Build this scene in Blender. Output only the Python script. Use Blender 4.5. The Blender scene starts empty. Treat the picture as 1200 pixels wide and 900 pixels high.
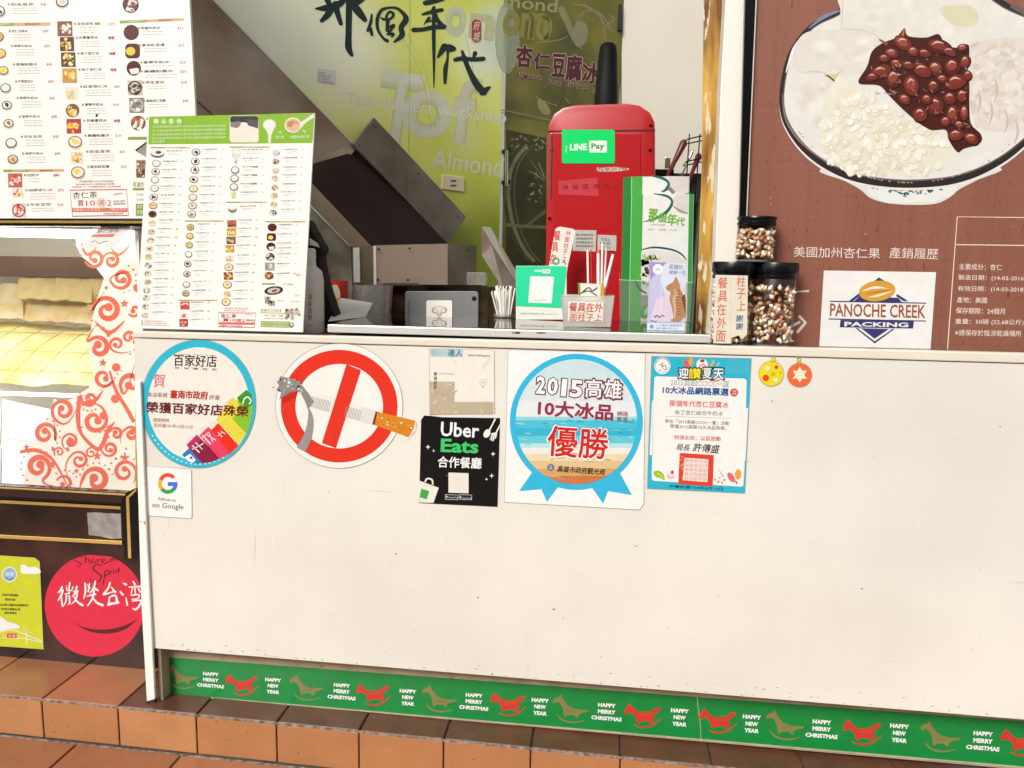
import bpy, bmesh, math, random
import numpy as np
from mathutils import Vector, Matrix
SC = bpy.context.scene
COL = SC.collection
R = math.radians
random.seed(7)

# ---------------------------------------------------------------- camera
F = 900.0; YAW = R(7.0); PIT = R(8.7); ROLL = 0.024          # pixels of a 1200 x 900 frame
CAM = np.array([0.0, -2.0, 1.32691529])
_f = np.array([-math.sin(YAW)*math.cos(PIT), math.cos(YAW)*math.cos(PIT), -math.sin(PIT)])
_r = np.array([math.cos(YAW), math.sin(YAW), 0.0]); _u = np.cross(_r, _f)
AR = _r*math.cos(ROLL) + _u*math.sin(ROLL); AU = _u*math.cos(ROLL) - _r*math.sin(ROLL); AF = _f
cd = bpy.data.cameras.new('camera'); cam = bpy.data.objects.new('camera', cd); COL.objects.link(cam)
cd.sensor_width = 36; cd.lens = 36*F/1200; cd.clip_start = 0.02; cd.clip_end = 2000
cam.matrix_world = Matrix(((AR[0], AU[0], -AF[0], CAM[0]), (AR[1], AU[1], -AF[1], CAM[1]), (AR[2], AU[2], -AF[2], CAM[2]), (0, 0, 0, 1)))
SC.camera = cam

# ---------------------------------------------------------------- light
SUN_EL, SUN_AZ = R(40), R(-28)        # soft daylight from the street behind the camera, a little from the left
w = bpy.data.worlds.new('World'); SC.world = w; w.use_nodes = True
nt = w.node_tree; bg = nt.nodes['Background']; sky = nt.nodes.new('ShaderNodeTexSky')
sky.sky_type = 'NISHITA'; sky.sun_disc = False; sky.sun_elevation = SUN_EL; sky.sun_rotation = R(180)+SUN_AZ*-1
sky.air_density = 1.0; sky.dust_density = 4.0; sky.ozone_density = 0.6
hs = nt.nodes.new('ShaderNodeHueSaturation'); hs.inputs['Saturation'].default_value = 0.35    # hazy, nearly white sky
nt.links.new(sky.outputs[0], hs.inputs['Color']); nt.links.new(hs.outputs[0], bg.inputs[0]); bg.inputs[1].default_value = 0.125
sl = bpy.data.lights.new('sun', 'SUN'); so = bpy.data.objects.new('sun', sl); COL.objects.link(so)
sl.energy = 2.0; sl.angle = R(22); sl.color = (1, 0.965, 0.90)
_sd = Vector((math.sin(SUN_AZ)*math.cos(SUN_EL), -math.cos(SUN_AZ)*math.cos(SUN_EL), math.sin(SUN_EL)))
so.rotation_euler = _sd.to_track_quat('Z', 'Y').to_euler(); so.location = (-1.5, -4, 6)
SC.view_settings.view_transform = 'Standard'; SC.view_settings.look = 'None'
SC.view_settings.gamma = 1; SC.view_settings.exposure = 0.48
SC.cycles.max_bounces = 10; SC.cycles.transparent_max_bounces = 24

# ---------------------------------------------------------------- maths helpers
class Pl:                                # a plane: point and normal towards the viewer
    def __init__(s, p, n): s.p = np.array(p, float); s.n = np.array(n, float)/np.linalg.norm(n)
    def hit(s, x, y, off=0.0):
        d = AF + AR*(x-600)/F - AU*(y-450)/F
        t = ((s.p + s.n*off - CAM) @ s.n)/(d @ s.n)
        return CAM + d*t
def PY(y): return Pl((0, y, 0), (0, -1, 0))
def PZ(z): return Pl((0, 0, z), (0, 0, 1))
def W(x, y, Y): return PY(Y).hit(x, y)
FRONT = PY(0.0)

def lin(c):
    c = c/255.0
    return c/12.92 if c <= 0.04045 else ((c+0.055)/1.055)**2.4
def hexc(h, k=1.0):
    h = h.lstrip('#'); return tuple(lin(int(h[i:i+2], 16))*k for i in (0, 2, 4))

# ---------------------------------------------------------------- materials
MC = {}
def mat(name, color, rough=0.5, metal=0.0, noise=None, bump=None, spec=0.5, coat=0.0, alpha=1.0, wear=None, stretch=None):
    if name in MC: return MC[name]
    m = bpy.data.materials.new(name); MC[name] = m; m.use_nodes = True
    n = m.node_tree; b = n.nodes['Principled BSDF']
    c = hexc(color) if isinstance(color, str) else color
    b.inputs['Base Color'].default_value = (*c, 1); b.inputs['Roughness'].default_value = rough
    b.inputs['Metallic'].default_value = metal; b.inputs['Specular IOR Level'].default_value = spec
    b.inputs['Coat Weight'].default_value = coat; b.inputs['Alpha'].default_value = alpha
    if noise or bump or wear:
        g = n.nodes.new('ShaderNodeNewGeometry'); mp = n.nodes.new('ShaderNodeMapping')
        n.links.new(g.outputs['Position'], mp.inputs[0])
        if stretch: mp.inputs['Scale'].default_value = stretch
    last = None
    if noise:
        sc, amt = noise[0], noise[1]; c2 = hexc(noise[2]) if len(noise) > 2 else tuple(x*(1-amt) for x in c)
        t = n.nodes.new('ShaderNodeTexNoise'); t.inputs['Scale'].default_value = sc; t.inputs['Detail'].default_value = 6
        n.links.new(mp.outputs[0], t.inputs[0])
        r = n.nodes.new('ShaderNodeValToRGB'); r.color_ramp.elements[0].position = 0.35; r.color_ramp.elements[1].position = 0.65
        r.color_ramp.elements[0].color = (*c2, 1); r.color_ramp.elements[1].color = (*c, 1)
        n.links.new(t.outputs[0], r.inputs[0]); last = r.outputs[0]
    if wear:                              # small stains / specks: (scale, threshold, colour)
        t = n.nodes.new('ShaderNodeTexNoise'); t.inputs['Scale'].default_value = wear[0]; t.inputs['Detail'].default_value = 8
        n.links.new(mp.outputs[0], t.inputs[0])
        r = n.nodes.new('ShaderNodeValToRGB'); r.color_ramp.elements[0].position = wear[1]; r.color_ramp.elements[1].position = wear[1]+(wear[3] if len(wear) > 3 else 0.05)
        r.color_ramp.elements[0].color = (0, 0, 0, 1); r.color_ramp.elements[1].color = (1, 1, 1, 1)
        n.links.new(t.outputs[0], r.inputs[0])
        mx = n.nodes.new('ShaderNodeMix'); mx.data_type = 'RGBA'
        n.links.new(r.outputs[0], mx.inputs[0]); mx.inputs[7].default_value = (*hexc(wear[2]), 1)
        if last: n.links.new(last, mx.inputs[6])
        else: mx.inputs[6].default_value = (*c, 1)
        last = mx.outputs[2]
    if last: n.links.new(last, b.inputs['Base Color'])
    if bump:
        t = n.nodes.new('ShaderNodeTexNoise'); t.inputs['Scale'].default_value = bump[0]; t.inputs['Detail'].default_value = 5
        n.links.new(mp.outputs[0], t.inputs[0]); bp = n.nodes.new('ShaderNodeBump')
        bp.inputs['Strength'].default_value = bump[1]; bp.inputs['Distance'].default_value = 0.002
        n.links.new(t.outputs[0], bp.inputs['Height']); n.links.new(bp.outputs[0], b.inputs['Normal'])
    return m
PK = 0.82                                  # printed inks: albedo below the display colour
def ink(h, a=1.0, rough=0.3):
    k = 'ink_%s_%d' % (h.lstrip('#'), int(a*100))
    if k in MC: return MC[k]
    c = tuple(x*PK for x in hexc(h))
    return mat(k, c, rough, noise=(35, 0.06), alpha=a)
def glass(name, tint=(1, 1, 1), ior=1.45, rough=0.0, boost=1.0, haze=0.0):
    if name in MC: return MC[name]
    m = bpy.data.materials.new(name); MC[name] = m; m.use_nodes = True; n = m.node_tree
    for x in list(n.nodes): n.nodes.remove(x)
    o = n.nodes.new('ShaderNodeOutputMaterial'); t = n.nodes.new('ShaderNodeBsdfTransparent'); gl = n.nodes.new('ShaderNodeBsdfGlossy')
    fr = n.nodes.new('ShaderNodeFresnel'); bf = n.nodes.new('ShaderNodeNewGeometry'); im = n.nodes.new('ShaderNodeMix'); im.inputs[2].default_value = ior; im.inputs[3].default_value = 1/ior   # the node inverts the index on back faces: undo it
    n.links.new(bf.outputs['Backfacing'], im.inputs[0]); n.links.new(im.outputs[0], fr.inputs[0]); t.inputs[0].default_value = (*tint, 1)
    gl.inputs['Roughness'].default_value = rough
    mu = n.nodes.new('ShaderNodeMath'); mu.operation = 'MULTIPLY'; mu.inputs[1].default_value = boost; mu.use_clamp = True
    n.links.new(fr.outputs[0], mu.inputs[0]); mx = n.nodes.new('ShaderNodeMixShader')
    n.links.new(mu.outputs[0], mx.inputs[0]); n.links.new(t.outputs[0], mx.inputs[1]); n.links.new(gl.outputs[0], mx.inputs[2])
    last = mx
    if haze:
        d = n.nodes.new('ShaderNodeBsdfDiffuse'); d.inputs[0].default_value = (0.8, 0.8, 0.78, 1); m2 = n.nodes.new('ShaderNodeMixShader')
        m2.inputs[0].default_value = haze; n.links.new(mx.outputs[0], m2.inputs[1]); n.links.new(d.outputs[0], m2.inputs[2]); last = m2
    n.links.new(last.outputs[0], o.inputs[0]); return m

# ---------------------------------------------------------------- object helpers
WL = {}                                    # world location of every object built
def setp(o, label=None, cat=None, group=None, kind=None):
    if label: o['label'] = label
    if cat: o['category'] = cat
    if group: o['group'] = group
    if kind: o['kind'] = kind
    return o
def build(name, geo, m, parent=None, smooth=False, bevel=0.0, base=None, label=None, cat=None, group=None, kind=None, segs=2):
    """geo = list of (verts, faces[, material index]); one mesh object, origin at its base"""
    V = []; Fc = []; MI = []
    for g in geo:
        k = len(V); V += [tuple(map(float, v)) for v in g[0]]
        for f in g[1]: Fc.append(tuple(i+k for i in f)); MI.append(g[2] if len(g) > 2 else 0)
    A = np.array(V)
    if parent is not None: org = WL[parent.name]
    elif base is not None: org = np.array(base, float)
    else: org = np.array([(A[:, 0].min()+A[:, 0].max())/2, (A[:, 1].min()+A[:, 1].max())/2, A[:, 2].min()])
    me = bpy.data.meshes.new(name); me.from_pydata([tuple(a) for a in (A-org)], [], Fc)
    for mm in (m if isinstance(m, (list, tuple)) else [m]): me.materials.append(mm)
    for i, p in enumerate(me.polygons): p.material_index = MI[i]
    me.validate(); me.update()
    if bevel or smooth:
        bm = bmesh.new(); bm.from_mesh(me)
        if bevel:
            bmesh.ops.remove_doubles(bm, verts=bm.verts, dist=1e-6); bmesh.ops.recalc_face_normals(bm, faces=bm.faces)
            ed = [e for e in bm.edges if len(e.link_faces) == 2 and e.calc_face_angle(0) > 0.5]
            bmesh.ops.bevel(bm, geom=ed, offset=bevel, segments=segs, affect='EDGES', profile=0.6)
        if smooth:
            for f in bm.faces: f.smooth = True
            for e in bm.edges:
                if len(e.link_faces) == 2 and e.calc_face_angle(0) > R(40): e.smooth = False
        bm.to_mesh(me); bm.free()
    o = bpy.data.objects.new(name, me); COL.objects.link(o); WL[o.name] = org
    if parent is not None: o.parent = parent
    else: o.location = org
    return setp(o, label, cat, group, kind)
def empty(name, loc, label=None, cat=None, group=None):
    o = bpy.data.objects.new(name, None); COL.objects.link(o); o.location = loc; o.empty_display_size = 0.05
    WL[o.name] = np.array(loc, float); return setp(o, label, cat, group)
def copy_tree(o, parent=None):
    c = o.copy(); COL.objects.link(c); c.parent = parent
    for ch in list(o.children): copy_tree(ch, c)
    return c
# geometry pieces
def box(x0, x1, y0, y1, z0, z1, mi=0):
    v = [(x, y, z) for z in (z0, z1) for y in (y0, y1) for x in (x0, x1)]
    return v, [(0, 2, 3, 1), (4, 5, 7, 6), (0, 1, 5, 4), (2, 6, 7, 3), (0, 4, 6, 2), (1, 3, 7, 5)], mi
def prism(front, back, mi=0):
    n = len(front); v = list(front)+list(back)
    return v, [tuple(range(n)), tuple(range(2*n-1, n-1, -1))]+[(i, i+n, (i+1) % n+n, (i+1) % n) for i in range(n)], mi
def pslab(pts, pl, th, off=0.0, mi=0):     # outline given on the plane, real thickness behind it
    fr = [pl.hit(x, y, off+th) for x, y in pts]
    return prism(fr, [p - pl.n*th for p in fr], mi)
def vslab(pts3, th, d=(0, 1, 0), mi=0):
    d = np.array(d, float)*th; return prism([np.array(p) for p in pts3], [np.array(p)+d for p in pts3], mi)
def lathe(prof, c, n=24, mi=0, ax=2):
    v = []; f = []
    for r, z in prof:
        for i in range(n):
            a = 2*math.pi*i/n; p = [r*math.cos(a), r*math.sin(a), z]
            if ax == 1: p = [p[0], -p[2], p[1]]
            v.append((c[0]+p[0], c[1]+p[1], c[2]+p[2]))
    for k in range(len(prof)-1):
        for i in range(n):
            j = (i+1) % n; f.append((k*n+i, k*n+j, (k+1)*n+j, (k+1)*n+i))
    f.append(tuple(range(n-1, -1, -1))); f.append(tuple(range((len(prof)-1)*n, len(prof)*n)))
    return v, f, mi
def tube(pts, r, n=8, mi=0):
    P = [np.array(p, float) for p in pts]; v = []; f = []
    rr = r if isinstance(r, (list, tuple)) else [r]*len(P)
    for k, p in enumerate(P):
        t = P[min(k+1, len(P)-1)]-P[max(k-1, 0)]; t = t/np.linalg.norm(t)
        a = np.cross(t, (0, 0, 1)); a = a if np.linalg.norm(a) > 0.05 else np.cross(t, (0, 1, 0)); a /= np.linalg.norm(a); b = np.cross(t, a)
        for i in range(n):
            q = 2*math.pi*i/n; v.append(p+rr[k]*(a*math.cos(q)+b*math.sin(q)))
    for k in range(len(P)-1):
        for i in range(n):
            j = (i+1) % n; f.append((k*n+i, k*n+j, (k+1)*n+j, (k+1)*n+i))
    f.append(tuple(range(n-1, -1, -1))); f.append(tuple(range((len(P)-1)*n, len(P)*n)))
    return v, f, mi
def crom(P, n=6, closed=False):
    P = [np.array(p, float) for p in P]; out = []; m = len(P)
    rng = range(m if closed else m-1)
    for i in rng:
        if closed: a, b, c, d = P[(i-1) % m], P[i], P[(i+1) % m], P[(i+2) % m]
        else: a, b, c, d = P[max(i-1, 0)], P[i], P[i+1], P[min(i+2, m-1)]
        for k in range(n):
            t = k/n; out.append(0.5*((2*b)+(-a+c)*t+(2*a-5*b+4*c-d)*t*t+(-a+3*b-3*c+d)*t**3))
    if not closed: out.append(P[-1])
    return [tuple(p) for p in out]
def rrect(x0, y0, x1, y1, r, n=5):
    out = []
    for cx, cy, a0 in ((x1-r, y0+r, -90), (x1-r, y1-r, 0), (x0+r, y1-r, 90), (x0+r, y0+r, 180)):
        for i in range(n+1):
            a = R(a0+90*i/n); out.append((cx+r*math.cos(a), cy+r*math.sin(a)))
    return out
def ellp(cx, cy, rx, ry=None, n=32, rot=0):
    ry = rx if ry is None else ry; c, s = math.cos(rot), math.sin(rot)
    return [(cx+rx*math.cos(a)*c-ry*math.sin(a)*s, cy+rx*math.cos(a)*s+ry*math.sin(a)*c) for a in (2*math.pi*i/n for i in range(n))]

# lettering outlines from the built-in font
TC = {}
def textmesh(s, bold=0.0, res=2, shear=0.0):
    k = (s, bold, res, shear)
    if k in TC: return TC[k]
    c = bpy.data.curves.new('lettering', 'FONT'); c.body = s; c.resolution_u = res; c.offset = bold; c.shear = shear
    o = bpy.data.objects.new('lettering', c)
    me = bpy.data.meshes.new_from_object(o)
    v = [(a.co.x, a.co.y) for a in me.vertices]; f = [tuple(p.vertices) for p in me.polygons]
    bpy.data.objects.remove(o); bpy.data.curves.remove(c); bpy.data.meshes.remove(me)
    if not v: v = [(0, 0), (1, 0), (1, 1)]; f = []
    A = np.array(v); lo = A.min(0); hi = A.max(0); A = (A-lo)/np.maximum(hi-lo, 1e-6)
    TC[k] = (A, f); return TC[k]

LAY = 0.00016
class Print:
    """flat print lying on a plane; shapes are given in picture-measured coordinates of that surface"""
    def __init__(s, pl, off): s.pl, s.off = pl, off; s.v = []; s.f = []; s.mi = []; s.mats = []; s.o = (0, 0, 1); s.nL = 0
    def V(s, ox=0, oy=0, sc=1.0): s.o = (ox, oy, sc); return s
    def px(s, x, y): return (s.o[0]+x/s.o[2], s.o[1]+y/s.o[2])
    def m(s, c, a=1.0):
        mm = c if not isinstance(c, str) else ink(c, a)
        if mm not in s.mats: s.mats.append(mm)
        return s.mats.index(mm)
    def add(s, pts, faces, col, L, a=1.0):
        k = len(s.v); i = s.m(col, a); of = s.off + LAY*(L+1)
        s.v += [s.pl.hit(*s.px(x, y), of) for x, y in pts]
        for f in faces: s.f.append(tuple(j+k for j in f)); s.mi.append(i)
    def poly(s, pts, col, L=0, a=1.0): s.add(pts, [tuple(range(len(pts)))], col, L, a)
    def rect(s, x0, y0, x1, y1, col, L=0, sk=0.0, a=1.0): s.poly([(x0, y0), (x1, y0+sk*(x1-x0)), (x1, y1+sk*(x1-x0)), (x0, y1)], col, L, a)
    def ell(s, cx, cy, rx, ry=None, col='#000000', L=0, n=24, rot=0, a=1.0): s.poly(ellp(cx, cy, rx, ry, n, rot), col, L, a)
    def ring(s, cx, cy, r0, r1, col, L=0, n=40, asp=1.0, a0=0, a1=360, rot=0, a=1.0):
        p = []; fl = []; full = abs(a1-a0) >= 360
        N = n if full else n+1
        for i in range(N):
            q = R(a0+(a1-a0)*i/n)
            for r in (r0, r1):
                x, y = r*math.cos(q), r*math.sin(q)*asp
                p.append((cx+x*math.cos(rot)-y*math.sin(rot), cy+x*math.sin(rot)+y*math.cos(rot)))
        for i in range(n):
            j = (i+1) % N; fl.append((2*i, 2*i+1, 2*j+1, 2*j))
        s.add(p, fl, col, L, a)
    def line(s, pts, wd, col, L=0, sm=0, closed=False, a=1.0):
        if sm:
            if isinstance(wd, (list, tuple)):
                q = crom([(x, y, ww) for (x, y), ww in zip(pts, wd)], sm, closed); pts = [(x, y) for x, y, _ in q]; wd = [max(z, 0.05) for *_, z in q]
            else: pts = crom(pts, sm, closed)
        n = len(pts); ws = wd if isinstance(wd, (list, tuple)) else [wd]*n; out = []
        for i, (x, y) in enumerate(pts):
            if closed: ax, ay = pts[(i-1) % n]; bx, by = pts[(i+1) % n]
            else: ax, ay = pts[max(i-1, 0)]; bx, by = pts[min(i+1, n-1)]
            dx, dy = bx-ax, by-ay; l = math.hypot(dx, dy) or 1; nx, ny = -dy/l*ws[i]/2, dx/l*ws[i]/2
            out += [(x+nx, y+ny), (x-nx, y-ny)]
        m = n if closed else n-1
        s.add(out, [(2*i, 2*i+1, 2*((i+1) % n)+1, 2*((i+1) % n)) for i in range(m)], col, L, a)
    def text(s, t, x0, y0, x1, y1, h, col, L=1, bold=0.0, lean=0.0, res=2, a=1.0, shear=0.0):
        """bottom-left (x0,y0), bottom-right (x1,y1), height h, all in current coordinates"""
        if bold and not t.isascii():          # heavier strokes: the outline laid down again, shifted a little
            b = bold*h*0.75
            for k, (qx, qy) in enumerate(((b, 0), (-b, 0), (0, b), (0, -b), (b*.7, b*.7), (-b*.7, b*.7), (b*.7, -b*.7), (-b*.7, -b*.7))[:8 if bold > .035 else 4]):
                s.text(t, x0+qx, y0+qy, x1+qx, y1+qy, h, col, L+.02*(k+1), 0, lean, res, a, shear)
            bold = 0
        A, f = textmesh(t, bold, res, shear); ex = np.array([x1-x0, y1-y0]); ln = np.linalg.norm(ex)
        up = np.array([ex[1], -ex[0]])/ln*h + np.array([lean*h, 0])
        P = np.array([x0, y0]) + A[:, :1]*ex + A[:, 1:]*up
        s.add([tuple(p) for p in P], f, col, L, a)
    def vtext(s, t, x, y0, y1, wd, col, L=1, bold=0.0, dx=0.0, shear=0.0):   # vertical column of characters
        n = len(t); st = (y1-y0)/n
        for i, c in enumerate(t):
            cx = x+dx*(i+0.5)/n; yb = y0+st*(i+0.92)
            s.text(c, cx-wd/2, yb, cx+wd/2, yb+random.uniform(-.04, .04)*wd, st*0.84, col, L, bold, shear=shear)
    def spiral(s, cx, cy, r, a0, d, turns, wd, col, L=0, tail=None, blob=1.0):
        n = int(30*turns)+6; pts = []; ws = []
        for i in range(n+1):
            t = i/n; q = R(a0)+d*t*turns*2*math.pi; rr = r*(1-0.74*t)
            pts.append((cx+rr*math.cos(q), cy+rr*math.sin(q))); ws.append(wd*(0.55+0.45*math.sin(math.pi*min(1, t*1.15))))
        if tail:                                # curved stem that leaves the spiral along its first tangent
            p0 = np.array(pts[0]); tg = p0-np.array(pts[2]); tg = tg/np.linalg.norm(tg); tl_ = np.array(tail, float); m_ = p0+tg*np.linalg.norm(tl_-p0)*.55
            st = [((1-u)**2*tl_+2*u*(1-u)*m_+u*u*p0) for u in (0, .15, .3, .45, .6, .75, .9)]
            pts = [tuple(q_) for q_ in st]+pts; ws = [wd*(.1+.5*u) for u in (0, .15, .3, .45, .6, .75, .9)]+[max(x_, wd*.6) for x_ in ws[:3]]+ws[3:]
        s.line(pts, ws, col, L); s.ell(pts[-1][0], pts[-1][1], wd*0.75*blob, None, col, L+0.4, 12)
    def star(s, cx, cy, r, col, L=0, n=5, k=0.42, rot=0):
        s.poly([(cx+(r if i % 2 == 0 else r*k)*math.cos(R(rot)-math.pi/2+i*math.pi/n), cy+(r if i % 2 == 0 else r*k)*math.sin(R(rot)-math.pi/2+i*math.pi/n)) for i in range(2*n)], col, L)
    def done(s, name, parent, label=None):
        o = build(name, [], s.mats, parent) if not s.v else None
        A = np.array(s.v); org = WL[parent.name]
        me = bpy.data.meshes.new(name); me.from_pydata([tuple(a) for a in (A-org)], [], s.f)
        for mm in s.mats: me.materials.append(mm)
        me.polygons.foreach_set('material_index', s.mi); me.update()
        o = bpy.data.objects.new(name, me); COL.objects.link(o); o.parent = parent; WL[o.name] = org
        if label: o['label'] = label
        return o

# ================================================================ materials of the place
CREAM = mat('cream_laminate', (0.72, 0.70, 0.63), 0.24, noise=(1.7, 0.12), wear=(150, 0.735, '#8f7a62', 0.03), bump=(2.2, 0.5))
CREAM2 = mat('cream_trim', (0.70, 0.65, 0.55), 0.35, noise=(6, 0.08), wear=(60, 0.70, '#a08a6a', 0.05))
WHITEP = mat('white_painted_steel', (0.84, 0.82, 0.76), 0.3, noise=(8, 0.06), wear=(45, 0.70, '#7a5a3c', 0.03))
TANP = mat('aged_tan_board', (0.50, 0.42, 0.28), 0.5, noise=(14, 0.25), wear=(70, 0.66, '#3c2a1c', 0.05))
TILE = [mat('terracotta_%s' % n, c, 0.30, noise=(9, 0.13), wear=(110, 0.68, '#3a1a0c', 0.05), bump=(80, 0.3)) for n, c, d in
        (('orange', (0.31, 0.122, 0.048), '#8c4e2e'), ('red', (0.26, 0.096, 0.038), '#7e4224'), ('dark', (0.19, 0.068, 0.032), '#62321c'))]
FACET = [mat('step_face_%s' % n, c, 0.45, noise=(8, 0.12), wear=(110, 0.68, '#5a2c12', 0.05), bump=(70, 0.25)) for n, c, d in
         (('light', (0.47, 0.215, 0.088), '#b4703f'), ('mid', (0.42, 0.182, 0.072), '#a56434'))]
TILED = mat('terracotta_deep_brown', (0.115, 0.045, 0.024), 0.38, noise=(10, 0.3), wear=(90, 0.66, '#1c0e08', 0.10), bump=(80, 0.4))  # deeper brown for the step-top tiles along the counter
GROUT = mat('grout', (0.10, 0.075, 0.06), 0.9, noise=(40, 0.5)); GROUTL = mat('pale_grout', (0.34, 0.27, 0.22), 0.9, noise=(50, 0.5, '#5a4438'))
STEEL = mat('brushed_steel', (0.56, 0.54, 0.50), 0.22, 1.0, noise=(9, 0.25), bump=(30, 0.15))
STEELB = mat('bright_steel', (0.80, 0.78, 0.73), 0.16, 1.0, bump=(24, 0.12))
BLACK = mat('black_plastic', (0.004, 0.0038, 0.004), 0.22, spec=.3)
BLACKM = mat('matt_black', (0.006, 0.0055, 0.005), 0.6, spec=.2)
GOLD = mat('brass_trim', (0.86, 0.62, 0.20), 0.25, 0.8)
DARKB = mat('dark_brown_laminate', (0.050, 0.016, 0.010), 0.16, noise=(7, 0.6, '#0c0504'), wear=(170, 0.72, '#7a5a4a', 0.03))

# ================================================================ ground, pavement, step
build('ground', [((( -300, -300, -0.16), (300, -300, -0.16), (300, 300, -0.16), (-300, 300, -0.16)), ((0, 1, 2, 3),))],
      mat('street_concrete', (0.34, 0.32, 0.29), 0.85, noise=(2, 0.2)), kind='structure')
NOSE = -0.04; SH = 0.128; TP = 0.248
step = build('raised_step', [box(-3.4, 2.6, NOSE+0.006, 3.4, -0.159, -0.007)], GROUT, kind='structure')
pav = build('pavement', [box(-4.5, 4.5, -5.5, NOSE+0.004, -0.158, -SH-0.007)], GROUTL, kind='structure')
def tile(name, x0, x1, y0, y1, z0, z1, mats, parent, g=0.004, bv=0.0022, key=None, cache={}):
    k = (name, round(x1-x0, 3), round(y1-y0, 3), round(z1-z0, 3), key); cx, cy = (x0+x1)/2, (y0+y1)/2
    m = random.choice(mats)
    if k not in cache: cache[k] = {}
    if m.name not in cache[k]:
        o = build(name, [box(x0+g/2, x1-g/2, y0+g/2, y1-g/2, z0, z1)], m, parent, bevel=bv, segs=1)
        me = o.data; dx = np.array([cx, cy, z0])-WL[parent.name]
        for v in me.vertices: v.co -= Vector(dx)
        o.location = Vector(dx); cache[k][m.name] = me
    else:
        o = bpy.data.objects.new(name, cache[k][m.name]); COL.objects.link(o); o.parent = parent; o.location = Vector(np.array([cx, cy, z0])-WL[parent.name])
    o.location.z += random.uniform(-0.0006, 0.0006)
    WL[o.name] = np.array([cx, cy, z0]); return o
X0 = -1.403
TOPR = 0.335
for i in range(-7, 12):
    a, b = X0+TP*i, X0+TP*(i+1)
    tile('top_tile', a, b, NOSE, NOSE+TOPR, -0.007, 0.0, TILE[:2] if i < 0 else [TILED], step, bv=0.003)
    if i < 3: tile('top_tile', a, b, NOSE+TOPR, NOSE+2*TOPR, -0.007, 0.0, TILE[1:], step, bv=0.003)
    tile('face_tile', a, b, NOSE-0.003, NOSE+0.006, -SH+0.002, -0.0045, FACET, step, bv=0.002)
build('nosing_joint', [box(-3.2, 1.6, NOSE-0.0012, NOSE+0.004, -0.006, -0.0008)], GROUTL, step)
# lower pavement tiles
LP = 0.335; LX = PZ(-SH).hit(91, 871)[0]
for r in range(4):
    for i in range(-6, 9):
        a = LX+LP*i; y1 = NOSE-0.009-LP*r
        tile('floor_tile', a, a+LP, y1-LP, y1, -SH-0.009, -SH, TILE[:2], pav, g=0.007, bv=0.002)

# unseen house fronts across the street, added to darken what glass and steel reflect
fb_ = []; 
for k in range(7):
    x0 = -28+k*8; h_ = (6.4, 7.2, 5.8, 7.4, 6.8, 7.0, 6.2)[k]; fb_.append(box(x0, x0+7.98, -22, -13, -0.16, h_, k % 2))
    for i in range(3):
        for z_ in (0.2, 3.6): fb_.append(box(x0+.5+i*2.5, x0+2.4+i*2.5, -13.0, -12.94, z_, z_+2.2, 2))
build('added_far_buildings', fb_, [mat('facade_grey', (.30, .28, .25), .8), mat('facade_beige', (.38, .33, .27), .8), mat('facade_window', (.03, .035, .04), .15)], kind='structure')

# ================================================================ the kiosk room
RW = mat('kiosk_wall_paint', (0.62, 0.60, 0.54), 0.7, noise=(3, 0.08)); RD = mat('dark_wall', (0.10, 0.09, 0.08), 0.8)
room = build('back_wall', [box(-3.3, 2.6, 3.2, 3.3, -0.1, 2.62)], RW, kind='structure')
build('left_side_wall', [box(-3.4, -3.3, 0.25, 3.2, 0, 2.62)], RW, kind='structure')
build('kiosk_ceiling_strip', [box(-3.4, 2.6, 0.10, 0.45, 2.63, 2.70)], RW, kind='structure')  # unseen ceiling, cut to a front strip so sky light reaches the wall

# ================================================================ service counter
ctr = empty('service_counter', (-0.1, 0.0, 0.0), 'long cream service counter with stickers and posters on its front', 'counter')
H0 = FRONT.hit
def fq(pts, off=0.0): return [FRONT.hit(x, y, off) for x, y in pts]
XL = (157, 396); 
build('front_panel', [pslab([(157, 396.2), (1320, 430.0), (1320, 853.5), (180, 759.8), (165, 590), (158, 447)], FRONT, 0.012, -0.012)], CREAM, ctr, bevel=0.0012, segs=1)
rp = [(155.5, 388.2), (155.8, 395.4), (1320, 429.2), (1320, 417.2)]
rg = pslab(rp, FRONT, 0.030, -0.026)
build('rim', [rg], CREAM2, ctr, bevel=0.003)
# worktop slab: follows the rim, dark top
tl, tr = FRONT.hit(156, 388.6), FRONT.hit(1320, 417.6)
zt = lambda x: tl[2]+(x-tl[0])/(tr[0]-tl[0])*(tr[2]-tl[2])
def wedge(x0, x1, y0, y1, dz0, dz1):
    v = [(x, y, zt(x)+dz) for dz in (dz0, dz1) for y in (y0, y1) for x in (x0, x1)]
    return v, [(0, 2, 3, 1), (4, 5, 7, 6), (0, 1, 5, 4), (2, 6, 7, 3), (0, 4, 6, 2), (1, 3, 7, 5)]
build('worktop', [wedge(tl[0]+.001, tr[0], 0.0265, 0.62, -0.035, -0.003)], mat('brown_worktop', (0.16, 0.10, 0.07), 0.4, noise=(20, 0.3)), ctr)
build('corner_post', [pslab([(157.3, 447), (164.5, 447), (172.5, 640), (181.5, 819.5), (171.8, 822.3), (165, 700), (161, 560)], FRONT, 0.010, 0.0)], WHITEP, ctr, bevel=0.0015, segs=1)
q = FRONT.hit(181, 762); q2 = FRONT.hit(181, 818)
build('support_leg', [box(q[0]+.002, q[0]+0.012, 0.012, 0.062, 0.0, 0.30), box(q[0]+.002, q[0]+0.028, 0.054, 0.064, 0.0, 0.30)], TANP, ctr, bevel=0.001, segs=1)
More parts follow.
